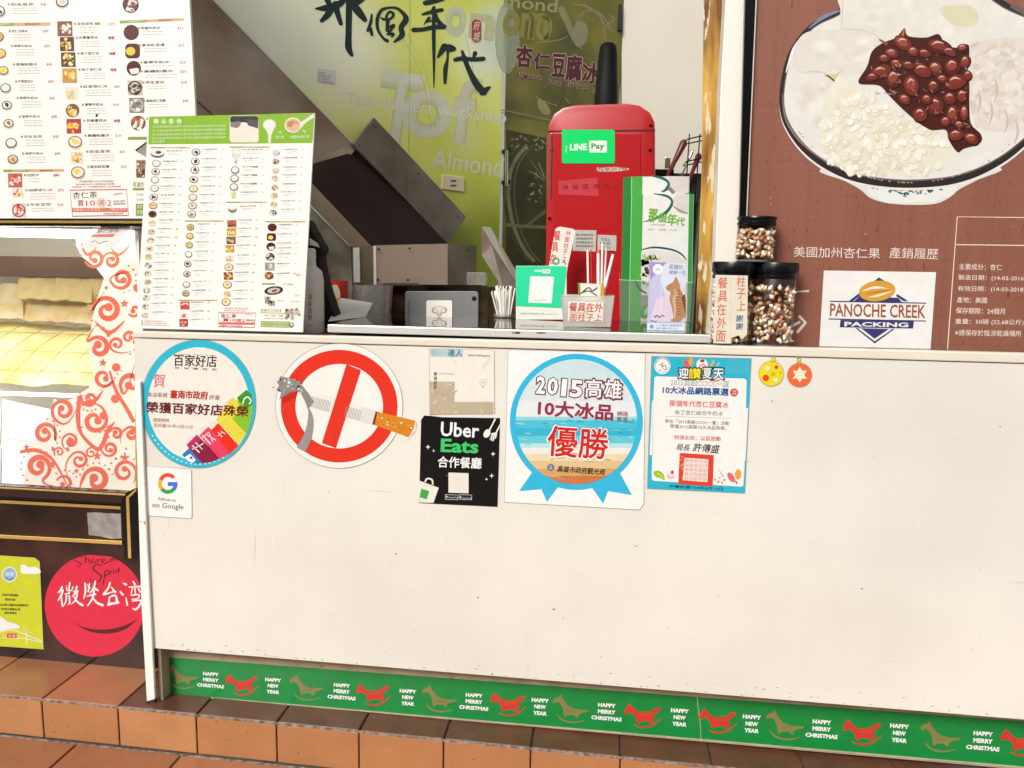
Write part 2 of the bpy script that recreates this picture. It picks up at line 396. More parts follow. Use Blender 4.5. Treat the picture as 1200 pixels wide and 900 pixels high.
build('corroded_foot', [box(q2[0]-.0015, q2[0]+.004, -0.003, 0.003, 0.001, 0.055), box(q2[0]-.02, q2[0]-.012, -0.0115, -0.009, 0.0, 0.008)], mat('rust', (0.06, 0.03, 0.02), 0.9, noise=(120, 0.6)), ctr, label='rusty hinge plate and corroded foot of the white post')
KICK = PY(0.055)
build('kick_board', [pslab([(191.5, 745), (1320, 838), (1320, 912.5), (191.5, 814)], KICK, 0.012, -0.012)], TANP, ctr)
build('side_panel', [box(tl[0]+.004, tl[0]+.02, 0.03, 0.60, 0.30, 1.08), box(tl[0]+.02, tr[0], 0.60, 0.612, 0.02, 1.08)], RD, ctr)
rr_ = random.Random(5); G = Print(FRONT, 0.0002)
for k in range(70):
    x = rr_.uniform(170, 1200); y0_, y1_ = 440+(x-160)*.03, 755+(x-180)*.082; y = y0_+(y1_-y0_)*rr_.random()**.6
    G.ell(x, y, rr_.uniform(.3, .9), rr_.uniform(.25, .6), rr_.choice(['#a08a72', '#6e5c4a', '#c4b49c']), 0, 6)
for x, y, r_ in ((464, 649, 1.3), (649, 714, 1.4), (905, 470, 1.1), (1172, 500, 1.0), (320, 454, 1.1), (745, 640, 1.0), (1010, 690, 1.2), (560, 700, 1.1)): G.ell(x, y, r_, r_*.7, '#5e4c3c', .3, 8)
for k in range(20):
    x = rr_.uniform(180, 1200); l = rr_.uniform(6, 46); y = 430+(x-160)*.03+rr_.random()*(315+(x-180)*.05-l)
    G.line([(x, y), (x+rr_.uniform(-1.5, 1.5), y+l*.5), (x+rr_.uniform(-2, 2), y+l)] if k % 3 else [(x, y), (x+l*.6, y+rr_.uniform(-2, 5)), (x+l, y+l*.1)], [.05, rr_.uniform(.3, .8), .05], rr_.choice(['#d0c4b0', '#d8ccb8', '#fbf6ea']), .2, sm=3)
for k in range(90):
    x = rr_.uniform(192, 1200); y = 762+(x-180)*.082-rr_.random()**2*14-4; G.ell(x, y, rr_.uniform(.4, 2.2), rr_.uniform(.2, .6), rr_.choice(['#b49c80', '#8c745c', '#c8b89c']), .4, 6, a=.7)
gm = G.done('grime_marks', ctr); gm['kind'] = 'stuff'

# ================================================================ Christmas border on the kick board
def horse(P, cx, cy, s, kind, rot):
    if kind == 'red':
        body = [(350, 155), (362, 128), (378, 105), (388, 118), (402, 132), (422, 150), (455, 152), (500, 145), (522, 128), (548, 118), (556, 128), (545, 146), (520, 162), (522, 190), (516, 214), (500, 216), (494, 204), (452, 204), (440, 216), (424, 214), (418, 190), (400, 164), (388, 158), (372, 166), (356, 168)]
        rock = [(406, 224), (440, 238), (480, 238), (520, 222), (562, 184)]; c0 = (455, 172); mark = [(430, 165), (505, 160)]; col, mk = '#d83a30', '#a8742c'
    else:
        body = [(762, 150), (780, 132), (800, 128), (806, 110), (814, 126), (830, 150), (850, 174), (880, 190), (930, 197), (975, 194), (970, 206), (930, 214), (918, 226), (914, 246), (902, 240), (890, 228), (850, 232), (842, 244), (832, 238), (828, 208), (816, 178), (802, 160), (786, 158), (770, 166)]
        rock = [(790, 226), (812, 252), (850, 268), (900, 270), (952, 256)]; c0 = (865, 195); mark = [(845, 200), (910, 206)]; col, mk = '#8f8450', '#3f8f3c'
    c, sn = math.cos(rot), math.sin(rot); k = s/5.4545
    def T(p): x, y = (p[0]-c0[0])*k, (p[1]-c0[1])*k; return (cx+x*c-y*sn, cy+x*sn+y*c)
    P.poly([T(p) for p in body], col, 1); P.line([T(p) for p in rock], [3.5*k, 9*k, 10*k, 9*k, 4*k], col, 1.3, sm=4)
    a, b = T(mark[0]), T(mark[1])
    P.text('XMAS' if kind == 'x' else 'VVVV', a[0], a[1]+14*k, b[0], b[1]+14*k, 18*k, mk, 2.5)
def border(name, label, pts, items):
    o = build(name, [pslab(pts, KICK, 0.0012)], mat('border_green', (0.004, 0.225, 0.045), 0.3, noise=(30, 0.1), wear=(40, 0.70, '#0a4a1c', 0.06)), label=label, cat='border strip', group='green Christmas borders on the kick board')
    P = Print(KICK, 0.0012); rot = 0.085
    for kind, x, y in items:
        s = 1+(x-283)*0.00026
        if kind in ('C', 'N'):
            ls = ('HAPPY', 'MERRY', 'CHRISTMAS') if kind == 'C' else ('HAPPY', 'NEW', 'YEAR')
            ws = (18.5, 18.5, 32) if kind == 'C' else (18.5, 12.5, 15)
            for i, (t, ww) in enumerate(zip(ls, ws)):
                yy = y+(i-1)*6.9*s+1.9*s; xx = x-(0.2*i)*s; hw = ww*s/2
                P.text(t, xx-hw, yy-hw*rot, xx+hw, yy+hw*rot, 4.2*s, '#ffffff', 1, bold=0.045)
    P.done('lettering', o)
    for kind, x, y in items:
        if kind in 'RG':
            P = Print(KICK, 0.0012); horse(P, x, y, 1+(x-283)*0.00026, 'red' if kind == 'R' else 'gold', 0.0+(0.05 if x > 500 else 0)); P.done('rocking_horse', o, 'red printed rocking horse' if kind == 'R' else 'gold printed rocking horse')
    return o
gt = lambda x: 770+.0753*(x-193); gb = lambda x: 813+.0854*(x-193)
border('christmas_border', 'longer green Christmas border with rocking horses, left of the seam on the kick board', [(193, gt(193)), (816.5, gt(816.5)), (817.5, gt(817)+12), (820, gt(820)+30), (821, gb(821)), (193, gb(193))],
       [('G', 213, 793), ('C', 247, 797), ('R', 283, 802), ('N', 320, 804), ('G', 358.5, 806), ('C', 400.5, 810.5), ('R', 437, 813.5), ('N', 478, 817.5), ('G', 514, 819), ('C', 555.5, 822.5), ('R', 595, 825), ('N', 633, 828.5), ('G', 668, 831), ('C', 711, 834.5), ('R', 753, 838.5), ('N', 796.5, 841)])
border('christmas_border', 'shorter green Christmas border, right of the seam on the kick board', [(817.6, gt(818)), (1320, gt(1320)), (1320, gb(1320)), (822, gb(821)), (821, gt(820)+30), (818.6, gt(817)+12)],
       [('R', 841, 844.5), ('N', 881, 848.5), ('G', 919, 850), ('C', 963, 854.5), ('R', 1010, 858), ('N', 1054, 859.5), ('G', 1101, 863.5), ('C', 1152, 868.5), ('R', 1196, 870), ('N', 1240, 876), ('G', 1286, 880)])
build('pale_edge', [pslab([(200, gb(200)-.2), (1320, gb(1320)-.2), (1320, gb(1320)+1.6), (200, gb(200)+.9)], KICK, 0.003, 0.0)], TANP, ctr)

# ================================================================ stickers on the counter front
def sticker(name, label, cat, pts, col='#fbf8f2', th=0.0010, pl=FRONT, off=0.0, m=None, group=None, edge=None):
    mt = m or (ink(col))
    o = build(name, [pslab(pts, pl, th, off)], mt, label=label, cat=cat, group=group)
    P_ = Print(pl, off+th)
    if edge is not False and m is None and col not in ('#050505', '#e02a48'): P_.line(pts, .55, '#9a917f', .1, closed=True)  # thin grey outline paints the shadow along the cut edge
    return o, P_

# --- round award sticker
o, P = sticker('award_sticker', 'round white award sticker with a turquoise edge and coloured shopping bags', 'sticker', ellp(232.5, 473.3, 67.3, 75.2, 64), '#f3efe4')
P.ring(232.5, 473.3, 59.5, 67.1, '#2fbfd8', 1, 72, asp=1.117)
P.V(160, 395, 8.276)
P.text('百家好店', 360, 280, 775, 292, 112, '#2c2018', 2, bold=0.012)
P.text('HUNDRED  GREAT  SHOPS', 362, 170, 770, 185, 9, '#8a7a6a', 2)
P.text('府 · 城 · 購 · 物 · 節', 368, 308, 776, 325, 20, '#6a5a50', 2)
P.text('賀', 158, 484, 275, 488, 128, '#e05a78', 2)
P.text('本店家經', 105, 580, 300, 585, 46, '#9a3a28', 2)
P.text('臺南市政府', 328, 592, 688, 605, 78, '#c4301a', 2, bold=0.04); P.text('評選', 705, 606, 805, 610, 46, '#9a3a28', 2)
P.V(160, 470, 8.276)
P.text('榮獲百家好店殊榮', 92, 108, 1082, 152, 104, '#6e1714', 6, bold=0.03)
P.text('認證期間', 162, 198, 312, 204, 34, '#b06a50', 2); P.text('至民國101年10月31日', 165, 250, 540, 270, 36, '#b06a50', 2)
P.poly([(890, 0), (935, -35), (1000, 20), (1105, 150), (1060, 320), (995, 430), (770, 180)], '#e9dc4a', 2)
P.poly([(975, 0), (1065, -110), (1110, -70), (1125, 60), (1105, 200), (1068, 320), (930, 175), (1010, 60)], '#8fc42a', 2.5); P.poly([(972, -30), (1065, -110), (1112, -65), (1125, 30), (1085, 60), (1020, 30)], '#3a9a28', 3); P.line([(1030, 30), (1045, -20), (1080, -40), (1110, 0), (1090, 30)], 14, '#f3efe4', 4, sm=3)
P.poly([(725, 280), (792, 212), (990, 432), (905, 512), (870, 470)], '#ee2f16', 3)
P.poly([(610, 332), (697, 248), (760, 320), (905, 512), (805, 560), (700, 440)], '#ee3f6a', 3.3)
P.poly([(484, 425), (585, 325), (700, 440), (805, 560), (730, 590), (640, 604), (540, 500)], '#8a1a3c', 3.6); P.poly([(484, 425), (585, 325), (632, 372), (530, 478)], '#c02a62', 4)
P.poly([(440, 520), (508, 458), (640, 606), (540, 604), (480, 565)], '#2a7fc8', 4); P.poly([(465, 545), (520, 510), (575, 570), (545, 600), (500, 580)], '#f3f7fa', 4.5); P.ell(530, 550, 14, 12, '#2a5fa8', 5)
for a, b, c in (((640, 330), (720, 420), 18), ((670, 320), (770, 380), 12), ((700, 300), (740, 400), 10), ((640, 360), (700, 300), 10), ((540, 430), (610, 500), 16), ((540, 470), (650, 410), 14), ((570, 400), (640, 470), 12), ((790, 300), (830, 350), 12), ((820, 290), (860, 320), 10), ((785, 340), (835, 300), 7)): P.line([a, b], c*.75, '#fbeef0', 5)
for cx, cy, r in ((520, 362, 24), (640, 280, 20), (748, 230, 24)): P.ring(cx, cy, r-2, r, '#9a9aa8', 2)
P.V()
for k, a in enumerate(range(38, 150, 5)):
    q = R(a); x, y = 232.5+63.3*math.cos(q), 473.3+63.3*1.117*math.sin(q); P.ell(x, y, 1.5, 0.8, '#d8f2f4', 2.5, 6, rot=q+1.57)
P.done('printed_design', o)

# --- map sticker
o, P = sticker('search_sticker', 'small white sticker with a four-colour letter G, below the round award sticker', 'sticker', [(170.8, 546), (222.5, 549.5), (224.3, 551), (225, 606), (223, 607.8), (174.5, 604.5), (172.6, 602)], '#fbfaf6')
P.V(150, 380, 3.753)
gx, gy, g0, g1 = 175, 700, 27, 43
for a0, a1, c in ((205, 318, '#e4523c'), (140, 205, '#f6b928'), (48, 140, '#34a853'), (-2, 48, '#3a7ce8')): P.ring(gx, gy, g0, g1, c, 2, 14, asp=1.06, a0=a0, a1=a1)
P.rect(175, 694, 217, 711, '#3a7ce8', 2.5)
P.text('follow us', 132, 774, 211, 781, 14, '#6a6a6a', 2); P.text('on Google', 106, 812, 243, 822, 30, '#4a4a4a', 2)
P.done('lettering', o)

# --- no smoking sign
nsp = ellp(397.5, 475.5, 74.5, 73.2, 72)
o, P = sticker('no_smoking_sticker', 'round red and white no smoking sticker with a broken cigarette across it', 'sticker', nsp, '#f8f5ee')
build('cigarette_end_tab', [pslab([(458, 489.5), (470, 488.5), (487, 493), (488, 505), (477, 517), (466, 513)], FRONT, 0.0009, 0.0)], ink('#f4efe2'), o)
P.V(310, 390, 5.294)
cx, cy = 463, 455
P.ring(cx, cy, 272, 362, '#e8331f', 2, 72, asp=0.965)
P.poly([(508, 195), (598, 232), (442, 716), (356, 684)], '#e8331f', 3)
P.poly([(250, 345), (605, 455), (590, 545), (300, 462)], '#f1eee8', 2.6)
for i in range(34):
    t = i/33; x = 300+t*298; y = 388+t*85
    if not 415+(-0.32)*(y-400) < x < 520+(-0.32)*(y-400): P.line([(x, y+6), (x-14+t*3, y+72)], 3.2, '#8c8a86', 3.1)
P.poly([(605, 455), (700, 488), (668, 570), (585, 545)], '#e6e3de', 2.8)
P.poly([(690, 488), (935, 545), (942, 575), (930, 615), (890, 646), (672, 568)], '#dd8a22', 4)
for i in range(26):
    t = random.random(); P.ell(700+t*225, 505+t*58+random.uniform(8, 62), random.uniform(3, 8), random.uniform(2, 6), random.choice(['#fbf4e4', '#f0c060', '#b8661a']), 5, 7)
P.poly([(690, 488), (700, 490), (682, 572), (668, 568)], '#7a2a18', 4.5)
P.poly([(935, 545), (940, 560), (936, 610), (895, 640), (925, 600)], '#f4ead2', 4.6)
ash = [(95, 268), (160, 282), (212, 306), (245, 340), (282, 388), (308, 428), (288, 446), (268, 476), (262, 455), (248, 420), (226, 378), (200, 360), (160, 368), (108, 402), (92, 412), (104, 370), (72, 352), (92, 330), (74, 300), (98, 296)]
P.poly(ash, '#8f8e8c', 5)
for i in range(34): P.ell(random.uniform(85, 235), random.uniform(285, 372), random.uniform(3, 11), random.uniform(3, 9), random.choice(['#b8b6b2', '#6c6a68', '#f2efe8', '#a4a29e']), 6, 7)
P.line([(275, 470), (285, 540), (268, 640), (225, 725)], [10, 34, 50, 62], '#9a9998', 5.5, sm=6)
P.poly([(105, 405), (200, 362), (192, 400), (110, 440)], '#c8281a', 4.9)
P.done('printed_design', o)

# --- baking shop sticker (its square code is left out)
o, P = sticker('baking_sticker', 'worn square beige sticker with blue lettering, directly above the black sticker', 'sticker', [(503, 408.5), (577, 409.5), (579, 412), (579.5, 484), (503.5, 486)], '#f3eee2')
P.V(495, 402, 10.0)
P.poly([(85, 450), (380, 450), (375, 690), (835, 690), (830, 835), (90, 838)], '#d2c0a4', 0.5, a=0.7); P.poly([(88, 70), (480, 72), (470, 165), (92, 160)], '#cfe6ea', 0.6, a=.7)
P.text('統一', 95, 150, 285, 158, 80, '#8cc4d4', 2); P.text('達人', 295, 158, 470, 160, 84, '#2a7f9e', 2, bold=0.02)
P.text('www.baking.tw', 530, 160, 795, 168, 34, '#3a4a4a', 2)
P.text('www.baking', 190, 368, 370, 370, 16, '#2a7fae', 2)
P.vtext('烘焙材料', 152, 335, 545, 34, '#2a3a2a', 2, bold=0.02)
P.line([(330, 165), (400, 240)], 3, '#a08a70', 1); P.line([(800, 170), (705, 300)], 3, '#a08a70', 1)
P.poly(ellp(715, 400, 45, 28), '#fbf8f0', 1.5); P.ring(710, 460, 38, 41, '#c8b89a', 2); P.ell(697, 465, 5, 6, '#5a3a2a', 2); P.ell(724, 468, 5, 6, '#5a3a2a', 2); P.line([(690, 505), (708, 518), (722, 510)], 5, '#3a2a20', 2, sm=3)
for i in range(70):
    x, y = random.uniform(95, 830), random.uniform(460, 830)
    if y > 690 or x < 380: P.line([(x, y), (x+random.uniform(8, 50), y+random.uniform(-30, 6))], random.uniform(3, 9), random.choice(['#a88a66', '#e8dcc4', '#b89e7c', '#f4ecdc']), 1.5)
P.done('lettering', o)

# --- black food delivery sticker (its square code is left out)
o, P = sticker('delivery_sticker', 'black sticker with white and green Uber Eats lettering, cutlery and a paper bag', 'sticker', [(497, 487), (506, 487.5), (518, 489), (586, 490), (583, 594), (491, 589.5), (493.5, 492)], '#050505')
P.V(480, 400, 4.5)
P.text('Uber', 163, 500, 365, 510, 76, '#ffffff', 2, bold=0.018)
P.text('Eats', 163, 584, 362, 592, 72, '#3fd070', 2, bold=0.03)
P.text('合作餐廳', 148, 664, 378, 672, 58, '#ffffff', 2, bold=0.022)
P.line([(452, 408), (438, 436), (420, 470)], [9, 7, 8], '#f2f2ee', 2); P.ell(408, 486, 17, 24, '#f2f2ee', 2.3, rot=0.5)
P.line([(478, 440), (458, 478)], 8, '#f2f2ee', 2); P.poly([(432, 484), (462, 478), (458, 506), (440, 528), (422, 518)], '#f2f2ee', 2.3)
for i in range(3): P.line([(432+9*i, 492+4*i), (426+9*i, 520+4*i)], 2.4, '#0d0c0d', 3)
for x, y, r in ((97, 557, 14), (126, 577, 9), (440, 594, 14), (433, 709, 14), (405, 727, 9), (196, 708, 4)): P.star(x, y, r, '#ffffff', 2, n=4, k=0.28)
P.poly([(52, 735), (154, 772), (126, 852), (51, 850)], '#eeede0', 2); P.poly([(62, 776), (104, 790), (90, 833), (53, 822)], '#3fae52', 2.5); P.line([(82, 742), (92, 724), (118, 730), (122, 756)], 9, '#eeede0', 2.2, sm=3)
P.rect(205, 692, 311, 798, '#eeeae0', 2, sk=0.03)
for x0, x1 in ((188, 256), (262, 328)): P.rect(x0, 807, x1, 834, '#e8e8e8', 2, sk=.04); P.rect(x0+2, 809, x1-2, 832, '#141414', 2.4, sk=.04)
P.text('Google Play', 204, 828, 253, 830, 10, '#e8e8e8', 3); P.text('App Store', 278, 831, 325, 833, 10, '#e8e8e8', 3)
P.poly([(193, 813), (193, 827), (202, 820)], '#e8e8e8', 3); P.ell(269, 822, 4, 5, '#e8e8e8', 3, 10)
P.done('lettering', o)

# --- 2015 award poster
o, P = sticker('ice_award_poster', 'white poster with a blue rosette round a beach picture and red characters', 'poster', [(595.5, 410), (756, 414), (754.5, 590), (749.5, 597.5), (591, 588.5)], '#fbfaf7')
P.V(590, 400, 4.2833)
P.poly([(145, 655), (78, 752), (190, 742), (218, 806), (275, 730), (300, 690)], '#35bde6', 1); P.poly([(445, 735), (500, 815), (525, 752), (645, 772), (585, 660), (520, 690)], '#35bde6', 1)
cx, cy = 366, 404
P.ell(cx, cy, 334, 342, '#35bde6', 2, 64)
def clipc(y0, y1, n=22, rx=305, ry=314):
    pts = []
    for i in range(n+1):
        y = y0+(y1-y0)*i/n; t = (y-cy)/ry; 
        if abs(t) < 1: pts.append((rx*math.sqrt(1-t*t), y))
    return [(cx+a, b) for a, b in pts]+[(cx-a, b) for a, b in reversed(pts)]
P.ell(cx, cy, 305, 314, '#dcebee', 3, 64)
bands = [(90, 200, '#cfe6ea'), (200, 300, '#dde9ed'), (300, 385, '#e9eef0'), (378, 400, '#9adbe6'), (396, 440, '#4cc6de'), (436, 480, '#38bad8'), (474, 520, '#64cfe0'), (512, 545, '#bfe8ea'), (535, 575, '#f2efe6'), (565, 610, '#ecdcb8'), (600, 650, '#e4c691'), (640, 685, '#dba868'), (675, 717, '#d07a48')]
for k, (a, b, c) in enumerate(bands): P.poly(clipc(a, b), c, 3.5+k*0.25)
for i in range(60):
    y = random.uniform(385, 530); x = cx+random.uniform(-.93, .93)*305*math.sqrt(max(0, 1-((y-cy)/314)**2)); l = random.uniform(15, 60); 
    P.line([(x-l/2, y), (x, y+random.uniform(-4, 4)), (x+l/2, y+4)], [0.5, random.uniform(2, 6), 0.5], random.choice(['#2aa6cc', '#86dcea', '#5accdf', '#e8f6f6']), 7.4, a=0.7)
for i in range(30):
    y = random.uniform(560, 690); x = cx+random.uniform(-.85, .85)*305*math.sqrt(max(0, 1-((y-cy)/314)**2)); l = random.uniform(20, 80)
    P.line([(x-l/2, y), (x, y+random.uniform(-3, 3)), (x+l/2, y+3)], [0.5, random.uniform(3, 8), 0.5], random.choice(['#f0dcae', '#cf9a5e', '#e8cf9c']), 7.4, a=0.6)
P.V(590, 410, 7.0588)
for t, x0, y0, x1, y1, h in (('2', 262, 362, 345, 368, 150), ('0', 352, 370, 448, 378, 148), ('1', 468, 384, 520, 388, 150), ('5', 540, 390, 650, 400, 150), ('高', 672, 392, 812, 398, 155), ('雄', 822, 400, 975, 410, 158)):
    P.text(t, x0-3, y0+6, x1+3, y1+6, h+10, '#7c2a3e', 9, bold=0.085 if t in '2015' else 0.07); P.text(t, x0+5, y0-2, x1-5, y1-2, h-6, '#ffffff', 10, bold=0.03 if t in '2015' else 0.018)
P.text('10大冰品', 285, 540, 900, 584, 128, '#9c2a48', 9, bold=0.045); P.text('網路', 938, 545, 1030, 550, 38, '#9c2a48', 9); P.text('票選', 936, 592, 1024, 597, 38, '#9c2a48', 9)
P.V(590, 400, 4.2833)
P.text('優勝', 215, 578, 522, 598, 158, '#ffffff', 9, bold=0.05); P.text('優勝', 218, 574, 520, 594, 152, '#d6241c', 10, bold=0.022)
P.text('高雄市政府觀光局', 270, 655, 508, 672, 32, '#1c1818', 9, bold=0.02, shear=0.15); P.ring(237, 632, 11, 17, '#3a6ab0', 9); P.line([(224, 636), (237, 628), (250, 634)], 5, '#3a6ab0', 9.4)
P.done('printed_design', o)

# --- certificate poster
o, P = sticker('certificate_poster', 'tall white certificate with turquoise border and red square seal on the counter front', 'poster', [(763.5, 417.5), (880.5, 420), (873, 578), (758.5, 572.5)], '#2fb9d6')
P.V(755, 412, 9.2308)
for i in range(9): P.line([(880, 95+i*17), (960, 88+i*17), (1050, 100+i*17), (1140, 96+i*17)], 3, '#7fd8e8', 1, sm=4)
P.poly([(110, 280), (130, 268), (1085, 292), (1108, 312), (1100, 600)]+[(1085, 1240), (1072, 1450), (1050, 1462), (100, 1398), (80, 1380), (95, 600)], '#f8f6f2', 1)
P.poly([(83, 530), (99, 530), (88, 1120), (58, 1120)], '#f8f6f2', 1); P.poly([(1100, 612), (1124, 612), (1096, 1180), (1085, 1180)], '#f8f6f2', 1)
P.ell(196, 152, 88, 92, '#fbf8f4', 1.5); P.ring(196, 152, 72, 77, '#b98a7a', 2); P.line([(160, 150), (200, 130), (190, 170), (225, 150), (240, 195), (205, 185)], 8, '#4a5a4a', 2, sm=4)
P.line([(175, 195), (160, 210)], 8, '#4a5a4a', 2)
for a in range(200, 345, 12): P.ell(196+80*math.cos(R(a)), 152+84*math.sin(R(a)), 7, 4, '#2c4a50', 2.4, 6, rot=R(a+90))
P.ell(455, 130, 26, 45, '#f05a60', 1.6, rot=-0.5); P.ell(505, 110, 24, 48, '#f5a838', 1.7, rot=0.1); P.ell(625, 140, 62, 62, '#f8f0ea', 1.7); P.ell(628, 100, 26, 18, '#d02838', 2); P.line([(590, 160), (640, 140), (665, 165)], 14, '#e8788c', 2, sm=3)
P.line([(715, 170), (755, 100)], 26, '#e8b050', 1.8); P.line([(770, 170), (812, 118)], 7, '#f0f4f0', 1.9); P.line([(730, 200), (775, 160)], 8, '#2a2420', 2)
for t, x0, x1, y, fc, oc in (('迎', 372, 475, 288, '#ffffff', '#2a201c'), ('讚', 480, 612, 292, '#f5e23a', '#3a3414'), ('夏', 632, 728, 290, '#e8efe8', '#2a201c'), ('天', 745, 858, 296, '#ffffff', '#2a201c')):
    P.text(t, x0-8, y+8, x1+8, y+12, 128, oc, 3, bold=0.10); P.text(t, x0, y, x1, y+3, 112, fc, 4, bold=0.03)
P.line([(440, 300), (520, 310), (600, 300)], 14, '#b8c832', 2.5, sm=3); P.line([(715, 310), (770, 318), (815, 305)], 16, '#f0703a', 2.5, sm=3)
P.text('2015高雄COOL一夏', 290, 362, 915, 384, 64, '#5a6a64', 3, bold=0.06); P.text('2015高雄COOL一夏', 294, 359, 911, 380, 58, '#f6f6ee', 4, bold=0.012)
P.text('10大冰品網路票選', 200, 452, 908, 478, 78, '#1f5a96', 3, bold=0.05); P.ell(972, 443, 44, 44, '#d0342c', 3); P.text('活動', 945, 440, 1000, 442, 26, '#fbe8e0', 4); P.text('證書', 945, 470, 1000, 472, 26, '#fbe8e0', 4)
P.text('那個年代杏仁豆腐冰', 272, 592, 908, 612, 68, '#e0503a', 3, bold=0.022)
P.text('布丁杏仁綜合牛奶冰', 330, 682, 850, 696, 50, '#57504c', 3); P.line([(228, 700), (930, 722)], 2.5, '#7a7470', 3)
P.text('參加「2015高雄COOL一夏」活動', 222, 772, 918, 798, 42, '#5a5450', 3); P.text('榮獲2015高雄10大冰品殊榮。', 278, 828, 888, 852, 44, '#5a5450', 3)
P.V(755, 490, 9.2308)
P.text('特頒此狀，以茲鼓勵', 322, 232, 826, 250, 50, '#cc5a48', 3, bold=0.01)
P.text('局長', 340, 345, 490, 358, 70, '#181414', 3, bold=0.01, shear=0.25); P.text('許傳盛', 525, 358, 812, 384, 92, '#181414', 3, bold=0.018, shear=0.2)
P.poly([(384, 375), (752, 400), (740, 738), (368, 712)], '#e2432c', 4); P.poly([(436, 428), (694, 445), (684, 692), (416, 672)], '#f4e6dc', 4.4)
for r_ in range(5):
    for c_ in range(5):
        x, y = 440+c_*49-r_*2, 478+r_*48+c_*2.6; P.text(random.choice('高雄市政府觀光局印信章篆'), x, y, x+42, y+3, 40, '#d8948a', 4.8)
for i in range(22): P.ell(random.uniform(372, 430), random.uniform(385, 690), 6, 5, '#f2c8b8', 4.6, 6)
P.poly([(95, 600), (110, 575), (150, 566), (190, 585), (215, 620), (225, 668), (200, 665), (165, 645), (130, 640)], '#9cc82c', 3); P.line([(120, 600), (160, 605), (205, 650)], 8, '#dce86a', 3.4, sm=3)
P.ell(285, 625, 42, 34, '#f4dcd8', 3); P.ell(303, 585, 17, 18, '#c82840', 3.5); P.line([(250, 620), (280, 650), (325, 640)], 7, '#d87a84', 3.6, sm=3)
P.line([(805, 550), (858, 640)], [2, 9], '#4a3a34', 3)
for x, y, r_, c_ in ((765, 665, 14, '#d8b890'), (800, 690, 14, '#c8a070'), (840, 698, 10, '#c83a28'), (865, 668, 12, '#c85a38'), (815, 645, 14, '#e0c49a')): P.ell(x, y, r_, r_*.9, c_, 3)
P.ell(1015, 608, 34, 56, '#f2a838', 3, rot=0.05); P.ell(940, 640, 32, 60, '#e86a74', 3.4, rot=-0.6); P.line([(985, 680), (1005, 712)], 14, '#5a3428', 3.2)
P.text('中華民國104年8月19日', 270, 752, 848, 784, 34, '#12566a', 3, bold=0.02)
P.done('printed_design', o)

# --- bauble stickers
o, P = sticker('bauble_sticker', 'yellow bauble sticker with coloured dots on the counter front', 'sticker', ellp(903.8, 437.8, 14.6, 14.8, 40), '#f0dc28', group='bauble stickers right of the certificate')
P.V(820, 360, 8.571)
P.ring(742, 518, 12, 24, '#d9c022', 1); P.rect(722, 530, 762, 556, '#cfc22a', 1.4)
for x, y, rx, c in ((680, 614, 26, '#f6eccc'), (770, 602, 19, '#e2402c'), (664, 710, 33, '#e84a30'), (738, 672, 22, '#b8d028'), (810, 658, 14, '#b4cc2a'), (762, 734, 22, '#f4eed4')): P.ell(x, y, rx, rx, c, 2, 18)
P.done('printed_design', o)
o, P = sticker('bauble_sticker', 'orange bauble sticker with a white six-pointed star on the counter front', 'sticker', ellp(937, 439.5, 14.4, 14.0, 40), '#f0703a', group='bauble stickers right of the certificate')
P.V(820, 360, 8.571)
P.ring(998, 524, 11, 22, '#a8b428', 1); P.rect(975, 538, 1020, 562, '#bcc02c', 1.4); P.star(1005, 678, 82, '#f8ecd2', 2, n=6, k=0.56)
P.done('printed_design', o)

# ================================================================ brown almond poster panel on the right
PP = PY(0.118)
po = empty('poster_board', W(1040, 414, 0.118), 'large brown poster of a dessert bowl with red beans, at the right', 'poster')
BRN = mat('poster_brown_print', (0.24, 0.092, 0.060), 0.4, noise=(5, 0.14), wear=(90, 0.66, '#5a2014', 0.08), bump=(140, 0.12), stretch=(1.6, 1, 0.35))
build('board', [pslab([(884, -200), (1330, -200), (1330, 424), (878, 411), (862, 405), (868, 240), (876, 0)], PP, 0.012)], BRN, po)
build('frame', [pslab([(878, -130), (892, -130), (885.5, 0), (875, 240), (872, 310), (867.5, 405), (859, 404), (864, 310), (867, 240), (873, 0)], PP, 0.020, 0.004)], BLACK, po, bevel=0.002)
build('frame_lip', [pslab([(892.2, -130), (893.4, -130), (886.9, 0), (876.2, 240), (868.7, 405), (867.7, 405), (875.1, 240), (885.7, 0)], PP, 0.021, 0.004)], mat('pale_lip', (0.6, 0.55, 0.48), 0.3), po)
P = Print(PP, 0.012)
# weave of the printed cloth
for i in range(70):
    y = random.uniform(-10, 408); P.line([(868+random.uniform(0, 30), y), (1210, y+random.uniform(2, 9))], random.uniform(.4, 1.1), random.choice(['#8e4a36', '#c07a62', '#a85e48']), 0.2, a=0.07)
for i in range(90):
    x = random.uniform(875, 1210); P.line([(x, -10), (x-28*(x-600)/450, 408)], random.uniform(.4, 1.2), random.choice(['#8a4632', '#c8846c', '#a45a44']), 0.4, a=0.07)
for i in range(120):
    x, y = random.uniform(880, 1200), random.uniform(230, 405); P.ell(x, y, random.uniform(.3, .9), random.uniform(.3, .9), random.choice(['#d8a894', '#6a2c1c', '#5a2418']), 0.6, 6)
def PB(pts, col, L, a=1.0): P.poly(crom(pts, 5, True), col, L, a)
